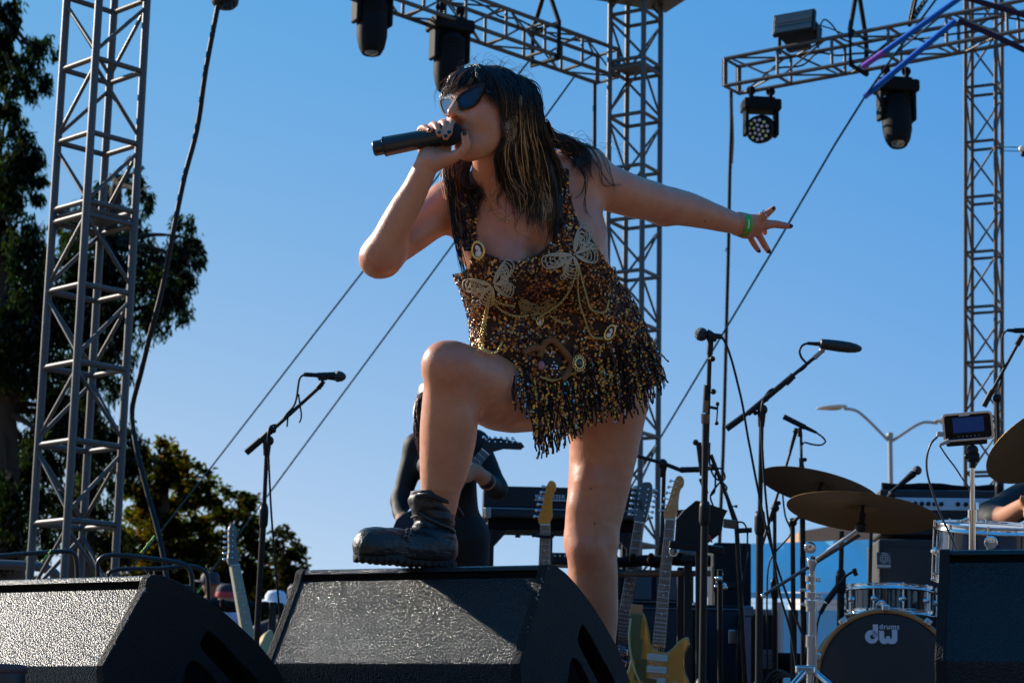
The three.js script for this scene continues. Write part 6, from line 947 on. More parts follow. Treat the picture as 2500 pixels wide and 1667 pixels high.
rack('guitar_rack', 'guitar rack with a fuzzy black bar right of the standing leg', [[1470, 1371], [1735, 1369]], [1500, 1679], 8.85, true);
rack('guitar_rack', 'guitar rack with a dark padded bar behind the left monitor', [[330, 1472], [690, 1486]], [400, 668], 9.5, false);
{ const p = P(1328, 1308, 8.75), g = thing('guitar_stand', 'single guitar stand holding the amber guitar', 'guitar stand', V(p.x, 0, p.z - 0.1)); part(g, 'yoke', [sweep(PA([[1303, 1306, 8.66], [1316, 1309, 8.7], [1345, 1311, 8.72], [1348, 1308, 8.66]]), 0.007, 7, 3), ball(P(1303, 1306, 8.66), 0.010), ball(P(1348, 1308, 8.66), 0.010)], mat.rubber); part(g, 'pole', cyl(P(1345, 1300, 8.95), V(p.x + 0.02, 0.02, p.z - 0.1), 0.009, 0.012, 10), mat.blackMetal); for (let i = 0; i < 3; i++) { const t = i * 2.094 + 0.5; part(g, 'leg', cyl(V(p.x + 0.02, 0.2, p.z - 0.1), V(p.x + Math.cos(t) * 0.25, 0.012, p.z - 0.1 + Math.sin(t) * 0.25), 0.008, 0.008, 8), mat.blackMetal); } }
// ---------- keyboard on its stand ----------
{
  const d = 9.9, [x, y] = yaw(0.03), z = x.clone().cross(y), k = mpx(d), X0 = P(1178, 1240, d), W = 400 * k, cx = X0.clone().addScaledVector(x, W / 2), at = (py) => P(1300, py, d).y, g = thing('electric_piano', 'black electric piano seen from behind, silver lettering above a silver strip', 'keyboard', V(cx.x, at(1300), cx.z));
  const black = M(0.010, 0.011, 0.014, 0.5, 0, { specularIntensity: 0.6 }), slab = (y0, y1, dep, dz, m, name, w = W) => part(g, name, rbox(V(cx.x, (at(y0) + at(y1)) / 2, cx.z).addScaledVector(z, dz), w, at(y0) - at(y1), dep, 0.008, x, y), m);
  slab(1194, 1247, 0.26, 0, black, 'rear_panel'); slab(1247, 1254, 0.27, 0.004, M(0.16, 0.17, 0.19, 0.4, 0.7), 'silver_strip'); slab(1254, 1272, 0.28, 0, M(0.01, 0.01, 0.012, 0.6), 'lower_panel'); slab(1272, 1299, 0.30, -0.05, mat.blackSoft, 'base', W * 0.94);
  const f = V(0, 0, 0).copy(P(1303, 1224, d)).addScaledVector(z, 0.135 + (cx.z - P(1303, 1224, d).z) * 0); const silver = M(0.45, 0.48, 0.52, 0.4, 0.5); part(g, 'lettering', [text('WURLITZER', 9.5 * k, f, x, y, 0.003), rbox(f.clone().addScaledVector(x, 40 * k).addScaledVector(y, -4 * k), 82 * k, 3.2 * k, 0.003, 0.001, x, y)], silver); part(g, 'latch', rbox(P(1191, 1252, d - 0.16), 0.03, 0.05, 0.02, 0.004, x, y), M(0.3, 0.3, 0.28, 0.4, 0.8)); part(g, 'knob', [cyl(P(1264, 1299, d - 0.1), P(1264, 1308, d - 0.1), 0.006, 0.006, 8), cyl(P(1264, 1307, d - 0.1), P(1264, 1312, d - 0.1), 0.013, 0.013, 12)], mat.blackPlastic);
  const s = thing('keyboard_stand', 'black square legged stand under the electric piano', 'keyboard stand', V(cx.x, 0, cx.z)); const top = at(1299); for (const u of [0.045, 0.9]) { const p = X0.clone().addScaledVector(x, W * u); for (const dz of [0.08, -0.18]) { const q = V(p.x, 0, p.z).addScaledVector(z, dz); part(s, 'leg', rbox(V(q.x, top / 2, q.z), 0.042, top, 0.042, 0.005, x, y), mat.blackMetal); } part(s, 'gusset', plate(V(p.x, 0, p.z).addScaledVector(z, 0.06), x, y, [[0.018, top - 0.002], [0.09, top - 0.002], [0.018, top - 0.085]].map(([a, b]) => [u > 0.5 ? -a : a, b]), 0.03), mat.blackMetal); } part(s, 'cross_bar', rbox(V(cx.x, top * 0.35, cx.z - 0.15), W * 0.85, 0.03, 0.03, 0.004, x, y), mat.blackMetal);
}
{ // small gear near the rack
  const boxy = (name, label, cat, px, py, d, w, h, dep, m, turn = 0, extra) => { const [x, y] = yaw(turn), c = P(px, py, d), g = thing(name, label, cat, c.clone().add(V(0, -h / 2, 0))); part(g, 'case', rbox(c, w, h, dep, 0.008, x, y), m); extra?.(g, c, x, y, x.clone().cross(y)); return g; };
  const down0 = (g, c, w, y0) => { for (const s of [-1, 1]) part(g, 'leg', cyl(V(c.x + s * w * 0.4, 0, c.z), V(c.x + s * w * 0.4, y0, c.z), 0.012, 0.012, 8), mat.blackMetal); };
  boxy('effects_unit', 'small dark amplifier with a row of pale dots under the piano', 'amplifier', 1372, 1368, 9.5, 0.13, 0.055, 0.2, mat.blackPlastic, 0, (g, c, x, y, z) => { for (let i = 0; i < 4; i++) part(g, 'knob', ball(c.clone().addScaledVector(z, 0.1).addScaledVector(x, -0.035 + i * 0.023).addScaledVector(y, 0.012), 0.005, 8, 6), pearl); down0(g, c, 0.12, c.y - 0.027); });
  // loudspeakers and cases stacked behind the rack
  const cab = (name, label, px0, px1, py0, d, m, grille, group) => { const k = mpx(d), w = (px1 - px0) * k, c = P((px0 + px1) / 2, py0, d), h = c.y, g = thing(name, label, 'speaker cabinet', V(c.x, 0, c.z), group), [x, y] = yaw(0.02), z = x.clone().cross(y); part(g, 'box', rbox(V(c.x, h / 2, c.z), w, h, 0.34, 0.012, x, y), m); part(g, 'grille', rbox(V(c.x, h / 2, c.z).addScaledVector(z, 0.17), w - 0.04, h - 0.05, 0.01, 0.003, x, y), grille); part(g, 'metal_strip', rbox(V(c.x, h - 0.02, c.z).addScaledVector(z, 0.172), w, 0.006, 0.012, 0.002, x, y), M(0.14, 0.15, 0.17, 0.4, 0.7)); return { g, c, w, h, x, y, z }; };
  const dk = M(0.009, 0.009, 0.011, 0.65, 0, { specularIntensity: 0.4 });
  const c1 = cab('guitar_cabinet', 'black amplifier with a grey grille directly behind the gold guitar', 1500, 1690, 1480, 9.6, dk, M(0.022, 0.026, 0.036, 0.7));
  const c2 = cab('guitar_cabinet', 'tall dark cabinet with silver corner latches right of the straight stand', 1672, 1806, 1482, 9.7, dk, M(0.012, 0.015, 0.024, 0.7)); for (const [x, y] of [[1790, 1555], [1790, 1590]]) part(c2.g, 'latch', rbox(P(x, y, 9.5), 0.045, 0.065, 0.012, 0.004), mat.chrome);
  const hd1 = P(1595, 1444, 9.6); { const g = thing('amplifier_head', 'grey fronted amplifier stacked on the cabinet behind the rack', 'amplifier', V(c1.c.x, c1.h, c1.c.z)), hh = P(1595, 1398, 9.6).y - c1.h, cc = V(c1.c.x, c1.h + hh / 2 + 0.004, c1.c.z); part(g, 'case', rbox(cc, c1.w * 0.97, hh, 0.3, 0.01), dk); part(g, 'grey_front', [-0.22, 0.18].map((u) => rbox(cc.clone().add(V(c1.w * u, 0, 0.15)), c1.w * 0.34, hh * 0.8, 0.01, 0.003)), M(0.06, 0.075, 0.09, 0.6)); part(g, 'silver_strip', rbox(cc.clone().add(V(0, -hh * 0.46, 0.153)), c1.w * 0.97, 0.006, 0.008, 0.002), M(0.16, 0.16, 0.17, 0.4, 0.7)); }
  { const g = thing('equipment_tower', 'black upright case behind the music desk, left of the tent', 'case', V(P(1782, 1600, 9.9).x, c2.h, P(1782, 1600, 9.9).z)), y1 = P(1782, 1332, 9.9).y, w = 90 * mpx(9.9), cc = V(P(1781, 1400, 9.9).x, (c2.h + y1) / 2 + 0.003, P(1782, 1400, 9.9).z); part(g, 'case', rbox(cc, w, y1 - c2.h, 0.3, 0.01), dk); part(g, 'edge_strip', rbox(cc.clone().add(V(w * 0.3, 0.02, 0.152)), 0.006, (y1 - c2.h) * 0.6, 0.006, 0.002, V(0.97, -0.22, 0), V(0.22, 0.97, 0)), M(0.12, 0.16, 0.22, 0.4, 0.6)); part(g, 'handle', rbox(cc.clone().add(V(-w * 0.1, -0.05, 0.155)), 0.06, 0.03, 0.02, 0.005), mat.blackMetal); }
  { const c = P(1846, 1560, 9.3), g = thing('road_case', 'black road case with a grey edge profile and recessed handle', 'road case', V(c.x, 0, c.z)), h = P(1846, 1494, 9.3).y, w = 76 * mpx(9.3); part(g, 'box', rbox(V(c.x + 0.005, h / 2, c.z), w, h, 0.4, 0.006), dk); part(g, 'edge_profile', [rbox(V(c.x - w * 0.42, h / 2, c.z + 0.2), 0.028, h, 0.012, 0.003), rbox(V(c.x, h - 0.012, c.z + 0.2), w, 0.024, 0.012, 0.003)], M(0.14, 0.15, 0.2, 0.45, 0.4)); part(g, 'corner', rbox(V(c.x - w * 0.42, h - 0.01, c.z + 0.2), 0.05, 0.05, 0.02, 0.008), M(0.12, 0.14, 0.18, 0.4, 0.7)); part(g, 'handle', [rbox(V(c.x + w * 0.22, h * 0.66, c.z + 0.202), 0.062, 0.085, 0.006, 0.003), ...[-1, 0, 1].map((i) => rbox(V(c.x + w * 0.22, h * 0.66 + i * 0.022, c.z + 0.206), 0.04, 0.009, 0.008, 0.003))], M(0.10, 0.105, 0.12, 0.5, 0.5)); }
  { // music desk
    const d = 8.2, g = thing('music_stand', 'black folding music desk behind the straight microphone stand', 'music stand', P(1706, 1835, d).setY(0)), z = camDir(0, -0.25, 1).normalize(), x = camDir(1, -0.12, 0).normalize(); part(g, 'desk', [plate(P(1646, 1300, d), camDir(1, 0, 0), camDir(0, 1, -0.1), [[0, -0.06], [0.012, 0.09], [0.045, 0.092], [0.088, 0.128], [0.112, 0.124], [0.215, 0.088], [0.20, 0.06], [0.19, 0.0], [0.11, -0.062]], 0.012, 0.002)], mat.blackPlastic); part(g, 'lower_lip', rbox(P(1700, 1336, d - 0.02), 0.22, 0.03, 0.05, 0.006, x, camDir(0.12, 1, 0)), mat.blackPlastic); part(g, 'fold_line', cyl(P(1649, 1272, d - 0.03), P(1672, 1244, d - 0.03), 0.0025, 0.0025, 6), M(0.2, 0.2, 0.2, 0.5)); part(g, 'post', cyl(P(1704, 1320, d + 0.02), P(1706, 1834, d).setY(0.02), 0.010, 0.013, 10), mat.blackMetal); tripod(g, P(1706, 1834, d).setY(0.02), 0.25); part(g, 'clip_box', rbox(P(1783, 1279, d), 0.052, 0.035, 0.03, 0.004, x, camDir(0.12, 1, 0)), M(0.10, 0.075, 0.05, 0.6)); part(g, 'red_tape', rbox(P(1735, 1315, d - 0.04), 0.008, 0.032, 0.006, 0.002, camDir(0.9, 0.35, 0), camDir(-0.35, 0.9, 0)), M(0.5, 0.02, 0.05, 0.5));
  }
  { // can with chrome rim on the rack
    const d = 8.7, a = P(1645, 1346, d - 0.06), b = P(1712, 1358, d + 0.12), dir = b.clone().sub(a).normalize(), g = thing('hand_recorder', 'black cylinder with a chrome rim lying on the rack bar', 'recorder', P(1675, 1366, d)); part(g, 'barrel', turned(a, dir, [[0.0195, 0], [0.0225, 0.004], [0.0225, 0.02], [0.021, 0.024], [0.021, 0.15], [0.019, 0.16], [0, 0.16]], 24), M(0.02, 0.022, 0.028, 0.25, 0.6)); part(g, 'rim', turned(a, dir, [[0.0185, -0.001], [0.0235, -0.001], [0.0238, 0.006], [0.022, 0.008]], 26), mat.chrome); part(g, 'front_glass', turned(a.clone().addScaledVector(dir, 0.003), dir, [[0.019, 0], [0, -0.003]], 20), mat.glass); part(g, 'side_box', rbox(P(1682, 1364, d - 0.05), 0.06, 0.03, 0.04, 0.006), mat.blackPlastic); part(g, 'top_stripe', cyl(P(1672, 1333, d - 0.03), P(1705, 1341, d + 0.05), 0.0035, 0.0035, 6), mat.chrome);
  }
  { // clustered microphones and boom behind the straight stand
    const d = 8.9, g = thing('microphone_stand', 'low stand with dark horizontal boom behind the black guitar headstock', 'microphone stand', P(1605, 1835, d).setY(0), standG); pole(g, [P(1622, 1135, d), P(1617, 1320, d), P(1606, 1832, d)], 0.009, 0.013); part(g, 'boom', [cyl(P(1545, 1110, d), P(1616, 1130, d), 0.008, 0.008, 8), cyl(P(1612, 1128, d), P(1668, 1150, d), 0.0095, 0.0095, 8), cyl(P(1662, 1147, d), P(1708, 1146, d), 0.013, 0.013, 10), cyl(P(1708, 1146, d), P(1745, 1142, d), 0.009, 0.009, 8)], mat.blackMetal); part(g, 'pivot', [ball(P(1618, 1132, d), 0.022), cyl(P(1620, 1138, d), P(1617, 1165, d), 0.017, 0.012, 10)], mat.blackPlastic);
    const h = thing('microphone_stand', 'stand leaning right behind the straight microphone stand, tangled with cable', 'microphone stand', P(1830, 1835, 8.6).setY(0), standG); const e = 8.6; part(h, 'boom', [cyl(P(1706, 1080, e), P(1716, 1160, e), 0.0125, 0.0125, 10), cyl(P(1712, 1168, e), P(1726, 1205, e), 0.011, 0.009, 10), cyl(P(1736, 1110, e), P(1798, 1272, e), 0.0085, 0.0085, 8), cyl(P(1798, 1272, e), P(1830, 1835, e).setY(0.02), 0.010, 0.012, 8)], mat.blackMetal); part(h, 'knob', [ball(P(1699, 1080, e), 0.013), ball(P(1798, 1236, e), 0.0065), cyl(P(1785, 1236, e), P(1797, 1236, e), 0.003, 0.003, 6), ball(P(1742, 1140, e), 0.015)], mat.blackPlastic); tripod(h, P(1830, 1835, e).setY(0.02)); part(h, 'counterweight', cyl(P(1796, 1296, e), P(1836, 1294, e), 0.011, 0.011, 12), mat.blackPlastic);
    part(h, 'cable', [sweep(PA([[1733, 1080, e], [1733, 1130, e], [1742, 1160, e], [1755, 1172, e], [1770, 1168, e], [1762, 1145, e], [1750, 1145, e], [1745, 1200, e], [1735, 1210, e]]), 0.0042, 6, 4), sweep(PA([[1757, 1178, e], [1735, 1210, e], [1742, 1236, e], [1748, 1260, e]]), 0.004, 6, 4), sweep(PA([[1765, 1178, e], [1775, 1190, e], [1772, 1202, e], [1778, 1230, e], [1790, 1270, e]]), 0.004, 6, 4), sweep(PA([[1798, 1274, e], [1815, 1276, e], [1824, 1292, e], [1825, 1330, e], [1815, 1420, e], [1800, 1600, e], [1800, 1800, e]]), 0.004, 6, 4)], mat.cable);
    const kn = thing('clamp_cluster', 'cluster of shiny round clamps under the music desk', 'clamp', P(1758, 1440, 9.0)); const kb = []; for (let i = 0; i < 9; i++) kb.push(ball(P(1748 + rr(0, 28), 1400 + rr(0, 38), 9.0 + rr(-0.03, 0.03)), rr(0.006, 0.011), 10, 8)); part(kn, 'balls', kb, mat.chrome); part(kn, 'bar', cyl(P(1758, 1390, 9.0), P(1760, 1700, 9.0).setY(0.05), 0.012, 0.014, 10), mat.blackMetal);
  }
  solo('floor_cable', 'dark cables lying in loops between road case and bass drum', 'cable', [0, 1, 2].map((i) => sweep(PA([[1850, 1700 + i * 9, 8.2], [1890, 1640 + i * 12, 8.2], [1930, 1650, 8.1], [1990, 1690 - i * 8, 8]]).map((p) => p.setY(Math.max(0.012, p.y))), 0.007, 6, 4)), mat.cable);
  { const c = P(1902, 1640, 9.3), g = thing('drum_throne', 'dark round stool behind the stand legs, left of the bass drum', 'stool', V(c.x, 0, c.z)); part(g, 'seat', turned(V(c.x, c.y - 0.02, c.z), Y, [[0, 0], [0.16, 0], [0.17, 0.03], [0.17, 0.08], [0.15, 0.1], [0, 0.105]], 24), mat.blackSoft); part(g, 'post', cyl(V(c.x, 0.02, c.z), V(c.x, c.y, c.z), 0.02, 0.02, 10), mat.blackMetal); }
}
// ---------- barrier rails at left ----------
{
  const bar = M(0.014, 0.016, 0.022, 0.35, 0.3), R = (label, lists, d, ties) => { const f = P(lists[0][0][0], 1800, d).setY(0), g = thing('barrier_rail', label, 'railing', f, 'black tubular rails'); for (const l of lists) { const pts = PA(l, d); for (const e of [0, pts.length - 1]) if (l[e][2] === 'down') pts[e] = pts[e].clone(); part(g, 'tube', sweep(pts, 0.0105, 8, 5), bar); } for (const t of ties) part(g, 'cable_tie', [sweep(PA(t, d - 0.02), 0.0028, 5, 2), ball(P(...t[1], d - 0.02), 0.006, 6, 5)], mat.green); };
  R('black tubular rail at the left edge with a green cable tie', [[[-60, 1360], [0, 1357], [90, 1350], [167, 1347], [180, 1353], [186, 1372], [186, 1500], [186, 1798]], [[-60, 1450], [186, 1452]]], 9, [[[99, 1372], [112, 1358], [124, 1342]]]);
  R('black tubular rail right of the left tower foot', [[[238, 1798], [238, 1405], [239, 1372], [257, 1357], [393, 1367], [440, 1375], [456, 1383], [466, 1402], [467, 1460], [467, 1798]], [[238, 1420], [467, 1434]]], 9, [[[342, 1350], [360, 1328], [376, 1308]], [[477, 1455], [484, 1443], [494, 1432]]]);
  R('black tubular rail half hidden behind its neighbour at left', [[[262, 1798], [262, 1410], [270, 1395], [390, 1388], [455, 1382], [485, 1386], [502, 1398], [507, 1420], [508, 1798]]], 9.7, []);
}
{ const a = P(-40, 1376, 12), b = P(140, 1400, 12), g = thing('ground_truss', 'grey tube frame low behind the left tower', 'frame', P(60, 1800, 12).setY(0)); part(g, 'tube', [sweep(PA([[-60, 1376, 12], [60, 1381, 12], [110, 1388, 12], [138, 1408, 12], [142, 1500, 12], [142, 1800, 12]]), 0.028, 8, 4)], mat.alu); part(g, 'strut', cyl(P(104, 1362, 12), P(128, 1410, 12), 0.016, 0.016, 8), mat.alu); }

// ---------- other people ----------
// groups: list of { pts: [[x, y, d, r]...] , tone } painted by the nearest group
function figure(label, groups, k, h, at, extra) {
  const g = thing('person', label, 'person', at), all = groups.flatMap((q) => { q.caps = chain(q.pts); return q.caps; }), f = union(all, k), solo1 = groups.map((q) => union(q.caps, 0.001));
  const geo = paint(netOf(all, k, h, f), (p) => { let b = 1e3, t = [0, 0, 0]; groups.forEach((q, i) => { const e = solo1[i](p.x, p.y, p.z) - (q.over ?? 0); if (e < b) { b = e; t = q.tone; } }); const n = 1 + noise.noise(p.x * 25, p.y * 25, p.z * 25) * 0.12; return [t[0] * n, t[1] * n, t[2] * n]; });
  part(g, 'body', geo, M(1, 1, 1, 0.65, 0, { vertexColors: true, specularIntensity: 0.5 })); extra?.(g, f); return g;
}
const skin2 = [0.42, 0.19, 0.11], blackCloth = [0.012, 0.010, 0.010], hairRed = M(0.055, 0.018, 0.012, 0.45);
const fingersOf = (base, tips, d0, r) => tips.map(([a, b]) => ({ pts: [[...base, d0, r * 1.3], [...a, d0 - 0.02, r], [...b, d0 - 0.04, r * 0.85]], tone: skin2 }));
figure('guitarist in black with long dark hair, standing behind the singer\'s raised leg', [
  { pts: [[1078, 990, 9.02, 0.098], [1076, 1000, 8.99, 0.092]], tone: skin2 }, { pts: [[1078, 1030, 9.02, 0.052], [1080, 1062, 9.04, 0.055]], tone: skin2 },
  { pts: [[1022, 1090, 9.06, 0.06], [1088, 1080, 9.06, 0.075], [1158, 1082, 9.06, 0.06]], tone: blackCloth }, { pts: [[1092, 1110, 9.05, 0.125], [1100, 1180, 9.05, 0.115], [1112, 1260, 9.06, 0.105], [1118, 1310, 9.06, 0.125]], tone: blackCloth }, { pts: [[1050, 1140, 8.98, 0.06], [1055, 1150, 8.98, 0.055]], tone: blackCloth }, { pts: [[1125, 1140, 8.98, 0.06], [1126, 1150, 8.98, 0.055]], tone: blackCloth },
  { pts: [[1018, 1094, 9.06, 0.058], [996, 1160, 9.03, 0.048], [980, 1222, 9.0, 0.042]], tone: blackCloth }, { pts: [[979, 1222, 9.0, 0.042], [976, 1250, 8.92, 0.035], [982, 1266, 8.84, 0.027]], tone: blackCloth }, { pts: [[984, 1270, 8.82, 0.028], [993, 1280, 8.78, 0.030]], tone: skin2 },
  { pts: [[1164, 1088, 9.06, 0.058], [1190, 1140, 9.03, 0.05], [1213, 1192, 8.98, 0.044]], tone: blackCloth }, { pts: [[1212, 1194, 8.98, 0.043], [1196, 1182, 8.88, 0.036], [1186, 1172, 8.82, 0.029]], tone: blackCloth }, { pts: [[1184, 1170, 8.82, 0.027], [1170, 1158, 8.78, 0.032], [1158, 1150, 8.75, 0.022]], tone: skin2 },
  ...fingersOf([1160, 1150], [[[1150, 1140], [1146, 1150]], [[1146, 1147], [1142, 1158]], [[1144, 1155], [1140, 1166]], [[1144, 1163], [1142, 1173]]], 8.76, 0.0095), ...fingersOf([992, 1278], [[[1004, 1270], [1010, 1276]], [[1004, 1280], [1010, 1286]], [[1000, 1288], [1007, 1294]]], 8.78, 0.009),
  { pts: [[1090, 1310, 9.06, 0.105], [1085, 1480, 9.06, 0.08], [1082, 1640, 9.08, 0.06], [1080, 1790, 9.1, 0.05]], tone: blackCloth }, { pts: [[1140, 1310, 9.06, 0.10], [1148, 1480, 9.04, 0.08], [1150, 1640, 9.06, 0.06], [1150, 1790, 9.08, 0.05]], tone: blackCloth }, { pts: [[1080, 1815, 9.1, 0.045], [1076, 1818, 8.95, 0.04]], tone: [0.01, 0.01, 0.01] }, { pts: [[1150, 1815, 9.08, 0.045], [1154, 1818, 8.93, 0.04]], tone: [0.01, 0.01, 0.01] },
], 0.035, 0.012, P(1115, 1830, 9.06).setY(0), (g) => {
  const hs = [turned(P(1078, 1010, 9.03), Y, [[0.10, 0], [0.115, 0.06], [0.105, 0.12], [0.07, 0.158], [0, 0.168]], 22)]; for (let i = 0; i < 120; i++) { const sd = rnd() < 0.62 ? -1 : 1, a = rnd(); hs.push(...lock(PA([[1078 + sd * rr(4, 20), 936 + rr(0, 10), 9.0 + rr(-0.04, 0.06)], [1078 + sd * rr(40, 60), 975, 9.0 + rr(-0.06, 0.08)], [1078 + sd * rr(44, 66), 1040, 8.98 + rr(-0.05, 0.06)], [1078 + sd * rr(28, 58) + (sd < 0 ? 6 : 0), 1100 + rr(-20, 30), 8.93 + rr(0, 0.04)], [1078 + sd * rr(30, 44), rr(1110, 1165), 8.92]]), [0.006, 0.008, 0.008, 0.008, 0.004], 3, 0.0028, 0.008, false)); }
  part(g, 'hair', hs, hairRed); part(g, 'bracelet', new THREE.TorusGeometry(0.033, 0.006, 8, 22).applyQuaternion(new THREE.Quaternion().setFromUnitVectors(V(0, 0, 1), P(1212, 1194, 8.98).sub(P(1186, 1172, 8.82)).normalize())).translate(...P(1189, 1176, 8.84).toArray()), M(0.35, 0.15, 0.1, 0.5));
});
guitar(P(1185, 1103, 8.78), P(1068, 1238, 8.72), V(0.05, 0.1, 1), { label: 'black pointed headstock guitar played by the guitarist in black', group: 'guitars being played', head: [[-0.021, 0], [-0.03, 0.025], [-0.026, 0.055], [0.005, 0.082], [0.09, 0.132], [0.112, 0.127], [0.108, 0.107], [0.05, 0.062], [0.021, 0.02], [0.021, 0]], curvedHead: false, tunerLine: [-0.028, 0.045, 0.070, 0.122], headMat: M(0.008, 0.008, 0.009, 0.35, 0, { specularIntensity: 0.6 }), neckMat: M(0.012, 0.011, 0.011, 0.4), boardMat: M(0.015, 0.014, 0.014, 0.5), bodyMat: M(0.008, 0.012, 0.02, 0.35, 0, { specularIntensity: 0.6 }), body: stratBody.map(([u, v]) => [u * 0.62, v * 0.62]) });
figure('drummer in black at the right edge, one bare forearm over the tom', [
  { pts: [[2660, 1010, 8.05, 0.10], [2655, 1022, 8.0, 0.09]], tone: skin2 }, { pts: [[2660, 1070, 8.08, 0.058], [2662, 1110, 8.1, 0.06]], tone: skin2 }, { pts: [[2560, 1190, 8.1, 0.075], [2660, 1160, 8.12, 0.09], [2760, 1190, 8.1, 0.075]], tone: blackCloth }, { pts: [[2660, 1230, 8.12, 0.16], [2660, 1360, 8.15, 0.15], [2660, 1480, 8.15, 0.16]], tone: blackCloth },
  { pts: [[2552, 1196, 8.08, 0.075], [2480, 1232, 7.95, 0.07], [2422, 1264, 7.8, 0.062]], tone: blackCloth }, { pts: [[2424, 1266, 7.8, 0.060], [2432, 1270, 7.72, 0.052]], tone: blackCloth }, { pts: [[2430, 1274, 7.74, 0.042], [2470, 1254, 7.62, 0.036], [2505, 1232, 7.52, 0.030], [2530, 1222, 7.48, 0.034]], tone: skin2 }, { pts: [[2512, 1246, 7.47, 0.013], [2506, 1256, 7.46, 0.011]], tone: skin2 }, { pts: [[2524, 1250, 7.46, 0.013], [2516, 1262, 7.45, 0.011]], tone: skin2 }, { pts: [[2536, 1248, 7.46, 0.013], [2528, 1262, 7.45, 0.011]], tone: skin2 }, { pts: [[2546, 1242, 7.47, 0.012], [2540, 1256, 7.46, 0.01]], tone: skin2 }, { pts: [[2500, 1226, 7.49, 0.012], [2496, 1214, 7.46, 0.01]], tone: skin2 },
  { pts: [[2766, 1196, 8.08, 0.075], [2790, 1290, 7.95, 0.06], [2760, 1340, 7.75, 0.045]], tone: blackCloth }, { pts: [[2762, 1340, 7.75, 0.042], [2700, 1320, 7.55, 0.03]], tone: skin2 }, { pts: [[2620, 1500, 8.1, 0.11], [2590, 1500, 7.7, 0.085], [2590, 1640, 7.6, 0.06], [2590, 1800, 7.6, 0.045]], tone: blackCloth }, { pts: [[2700, 1500, 8.1, 0.11], [2730, 1500, 7.7, 0.085], [2730, 1640, 7.6, 0.06], [2730, 1800, 7.6, 0.045]], tone: blackCloth },
], 0.03, 0.013, P(2660, 1830, 8.1).setY(0), (g) => part(g, 'hair', turned(P(2660, 990, 8.08), Y, [[0.106, 0], [0.112, 0.05], [0.085, 0.11], [0, 0.128]], 18), hairRed));
{ const c = P(2660, 1560, 8.2), g = thing('drum_throne', 'round black stool under the drummer', 'stool', V(c.x, 0, c.z)); part(g, 'seat', turned(V(c.x, c.y, c.z), Y, [[0, 0], [0.17, 0], [0.18, 0.04], [0.15, 0.07], [0, 0.075]], 22), mat.blackSoft); part(g, 'post', cyl(V(c.x, 0.0, c.z), V(c.x, c.y, c.z), 0.025, 0.025, 10), mat.blackMetal); }
// bystanders behind the left rack
function bystander(label, px, headY, d, shirt, legs, face, hat, turn = 0) {
  const k = 1 / mpx(d), y = (m) => headY + m * k;           // metres below the top of the head
  const X = (m) => px + m * k;
  return figure(label, [{ pts: [[px, y(0.11), d, 0.095], [px + turn * 6, y(0.15), d - 0.02, 0.085]], tone: face }, { pts: [[px, y(0.24), d, 0.05], [px, y(0.3), d, 0.055]], tone: face }, { pts: [[X(-0.16), y(0.36), d, 0.06], [px, y(0.33), d, 0.075], [X(0.16), y(0.36), d, 0.06]], tone: shirt }, { pts: [[px, y(0.45), d, 0.14], [px, y(0.7), d, 0.125], [px, y(0.85), d, 0.14]], tone: shirt },
    { pts: [[X(-0.19), y(0.38), d, 0.055], [X(-0.24), y(0.62), d - 0.02, 0.045], [X(-0.16), y(0.80), d - 0.2, 0.032]], tone: shirt }, { pts: [[X(0.19), y(0.38), d, 0.055], [X(0.24), y(0.62), d - 0.02, 0.045], [X(0.16), y(0.80), d - 0.2, 0.032]], tone: shirt }, { pts: [[X(-0.15), y(0.81), d - 0.22, 0.035], [X(-0.12), y(0.82), d - 0.27, 0.03]], tone: face }, { pts: [[X(0.15), y(0.81), d - 0.22, 0.035], [X(0.12), y(0.82), d - 0.27, 0.03]], tone: face },
    { pts: [[X(-0.09), y(0.9), d, 0.09], [X(-0.1), y(1.3), d, 0.065], [X(-0.1), y(1.68), d, 0.05]], tone: legs }, { pts: [[X(0.09), y(0.9), d, 0.09], [X(0.1), y(1.3), d, 0.065], [X(0.1), y(1.68), d, 0.05]], tone: legs }], 0.03, 0.02, P(px, 1812, d).setY(0), (g, f) => hat(g, P(px, y(0.1), d)));
}
const capHat = (m, brim) => (g, c) => { part(g, 'hat', [turned(c.clone().add(V(0, 0.01, 0)), Y, [[0.112, -0.01], [0.115, 0.02], [0.108, 0.07], [0.08, 0.11], [0, 0.122]], 20)], m); if (brim) part(g, 'hat_brim', turned(c.clone().add(V(0, 0.015, 0)), V(0.12, 1, 0.1), [[0.10, 0.004], [0.17, -0.002], [0.185, -0.012], [0.17, -0.008], [0.10, 0]], 24), m); };
bystander('bystander with a red patterned band on a dark cap behind the left rack', 552, 1432, 22, [0.42, 0.40, 0.55], [0.02, 0.02, 0.03], [0.40, 0.19, 0.12], (g, c) => { capHat(M(0.02, 0.012, 0.02, 0.8), false)(g, c); part(g, 'hat_band', turned(c.clone().add(V(0, -0.015, 0)), Y, [[0.114, 0], [0.119, 0.008], [0.119, 0.045], [0.115, 0.052]], 22), M(0.45, 0.035, 0.045, 0.7)); });
bystander('bystander in a wide white hat between the left rack and middle monitor', 672, 1448, 21, [0.03, 0.03, 0.045], [0.015, 0.015, 0.02], [0.36, 0.16, 0.1], capHat(M(0.62, 0.64, 0.68, 0.8), true));
bystander('dark haired bystander in black partly hidden by the middle monitor', 728, 1432, 20, [0.015, 0.014, 0.018], [0.015, 0.015, 0.02], [0.34, 0.16, 0.1], capHat(M(0.015, 0.01, 0.01, 0.6), false));
bystander('bystander in a dark cap at the far left of the group', 512, 1402, 24, [0.02, 0.02, 0.03], [0.015, 0.015, 0.02], [0.30, 0.13, 0.08], capHat(M(0.014, 0.014, 0.018, 0.7), true));
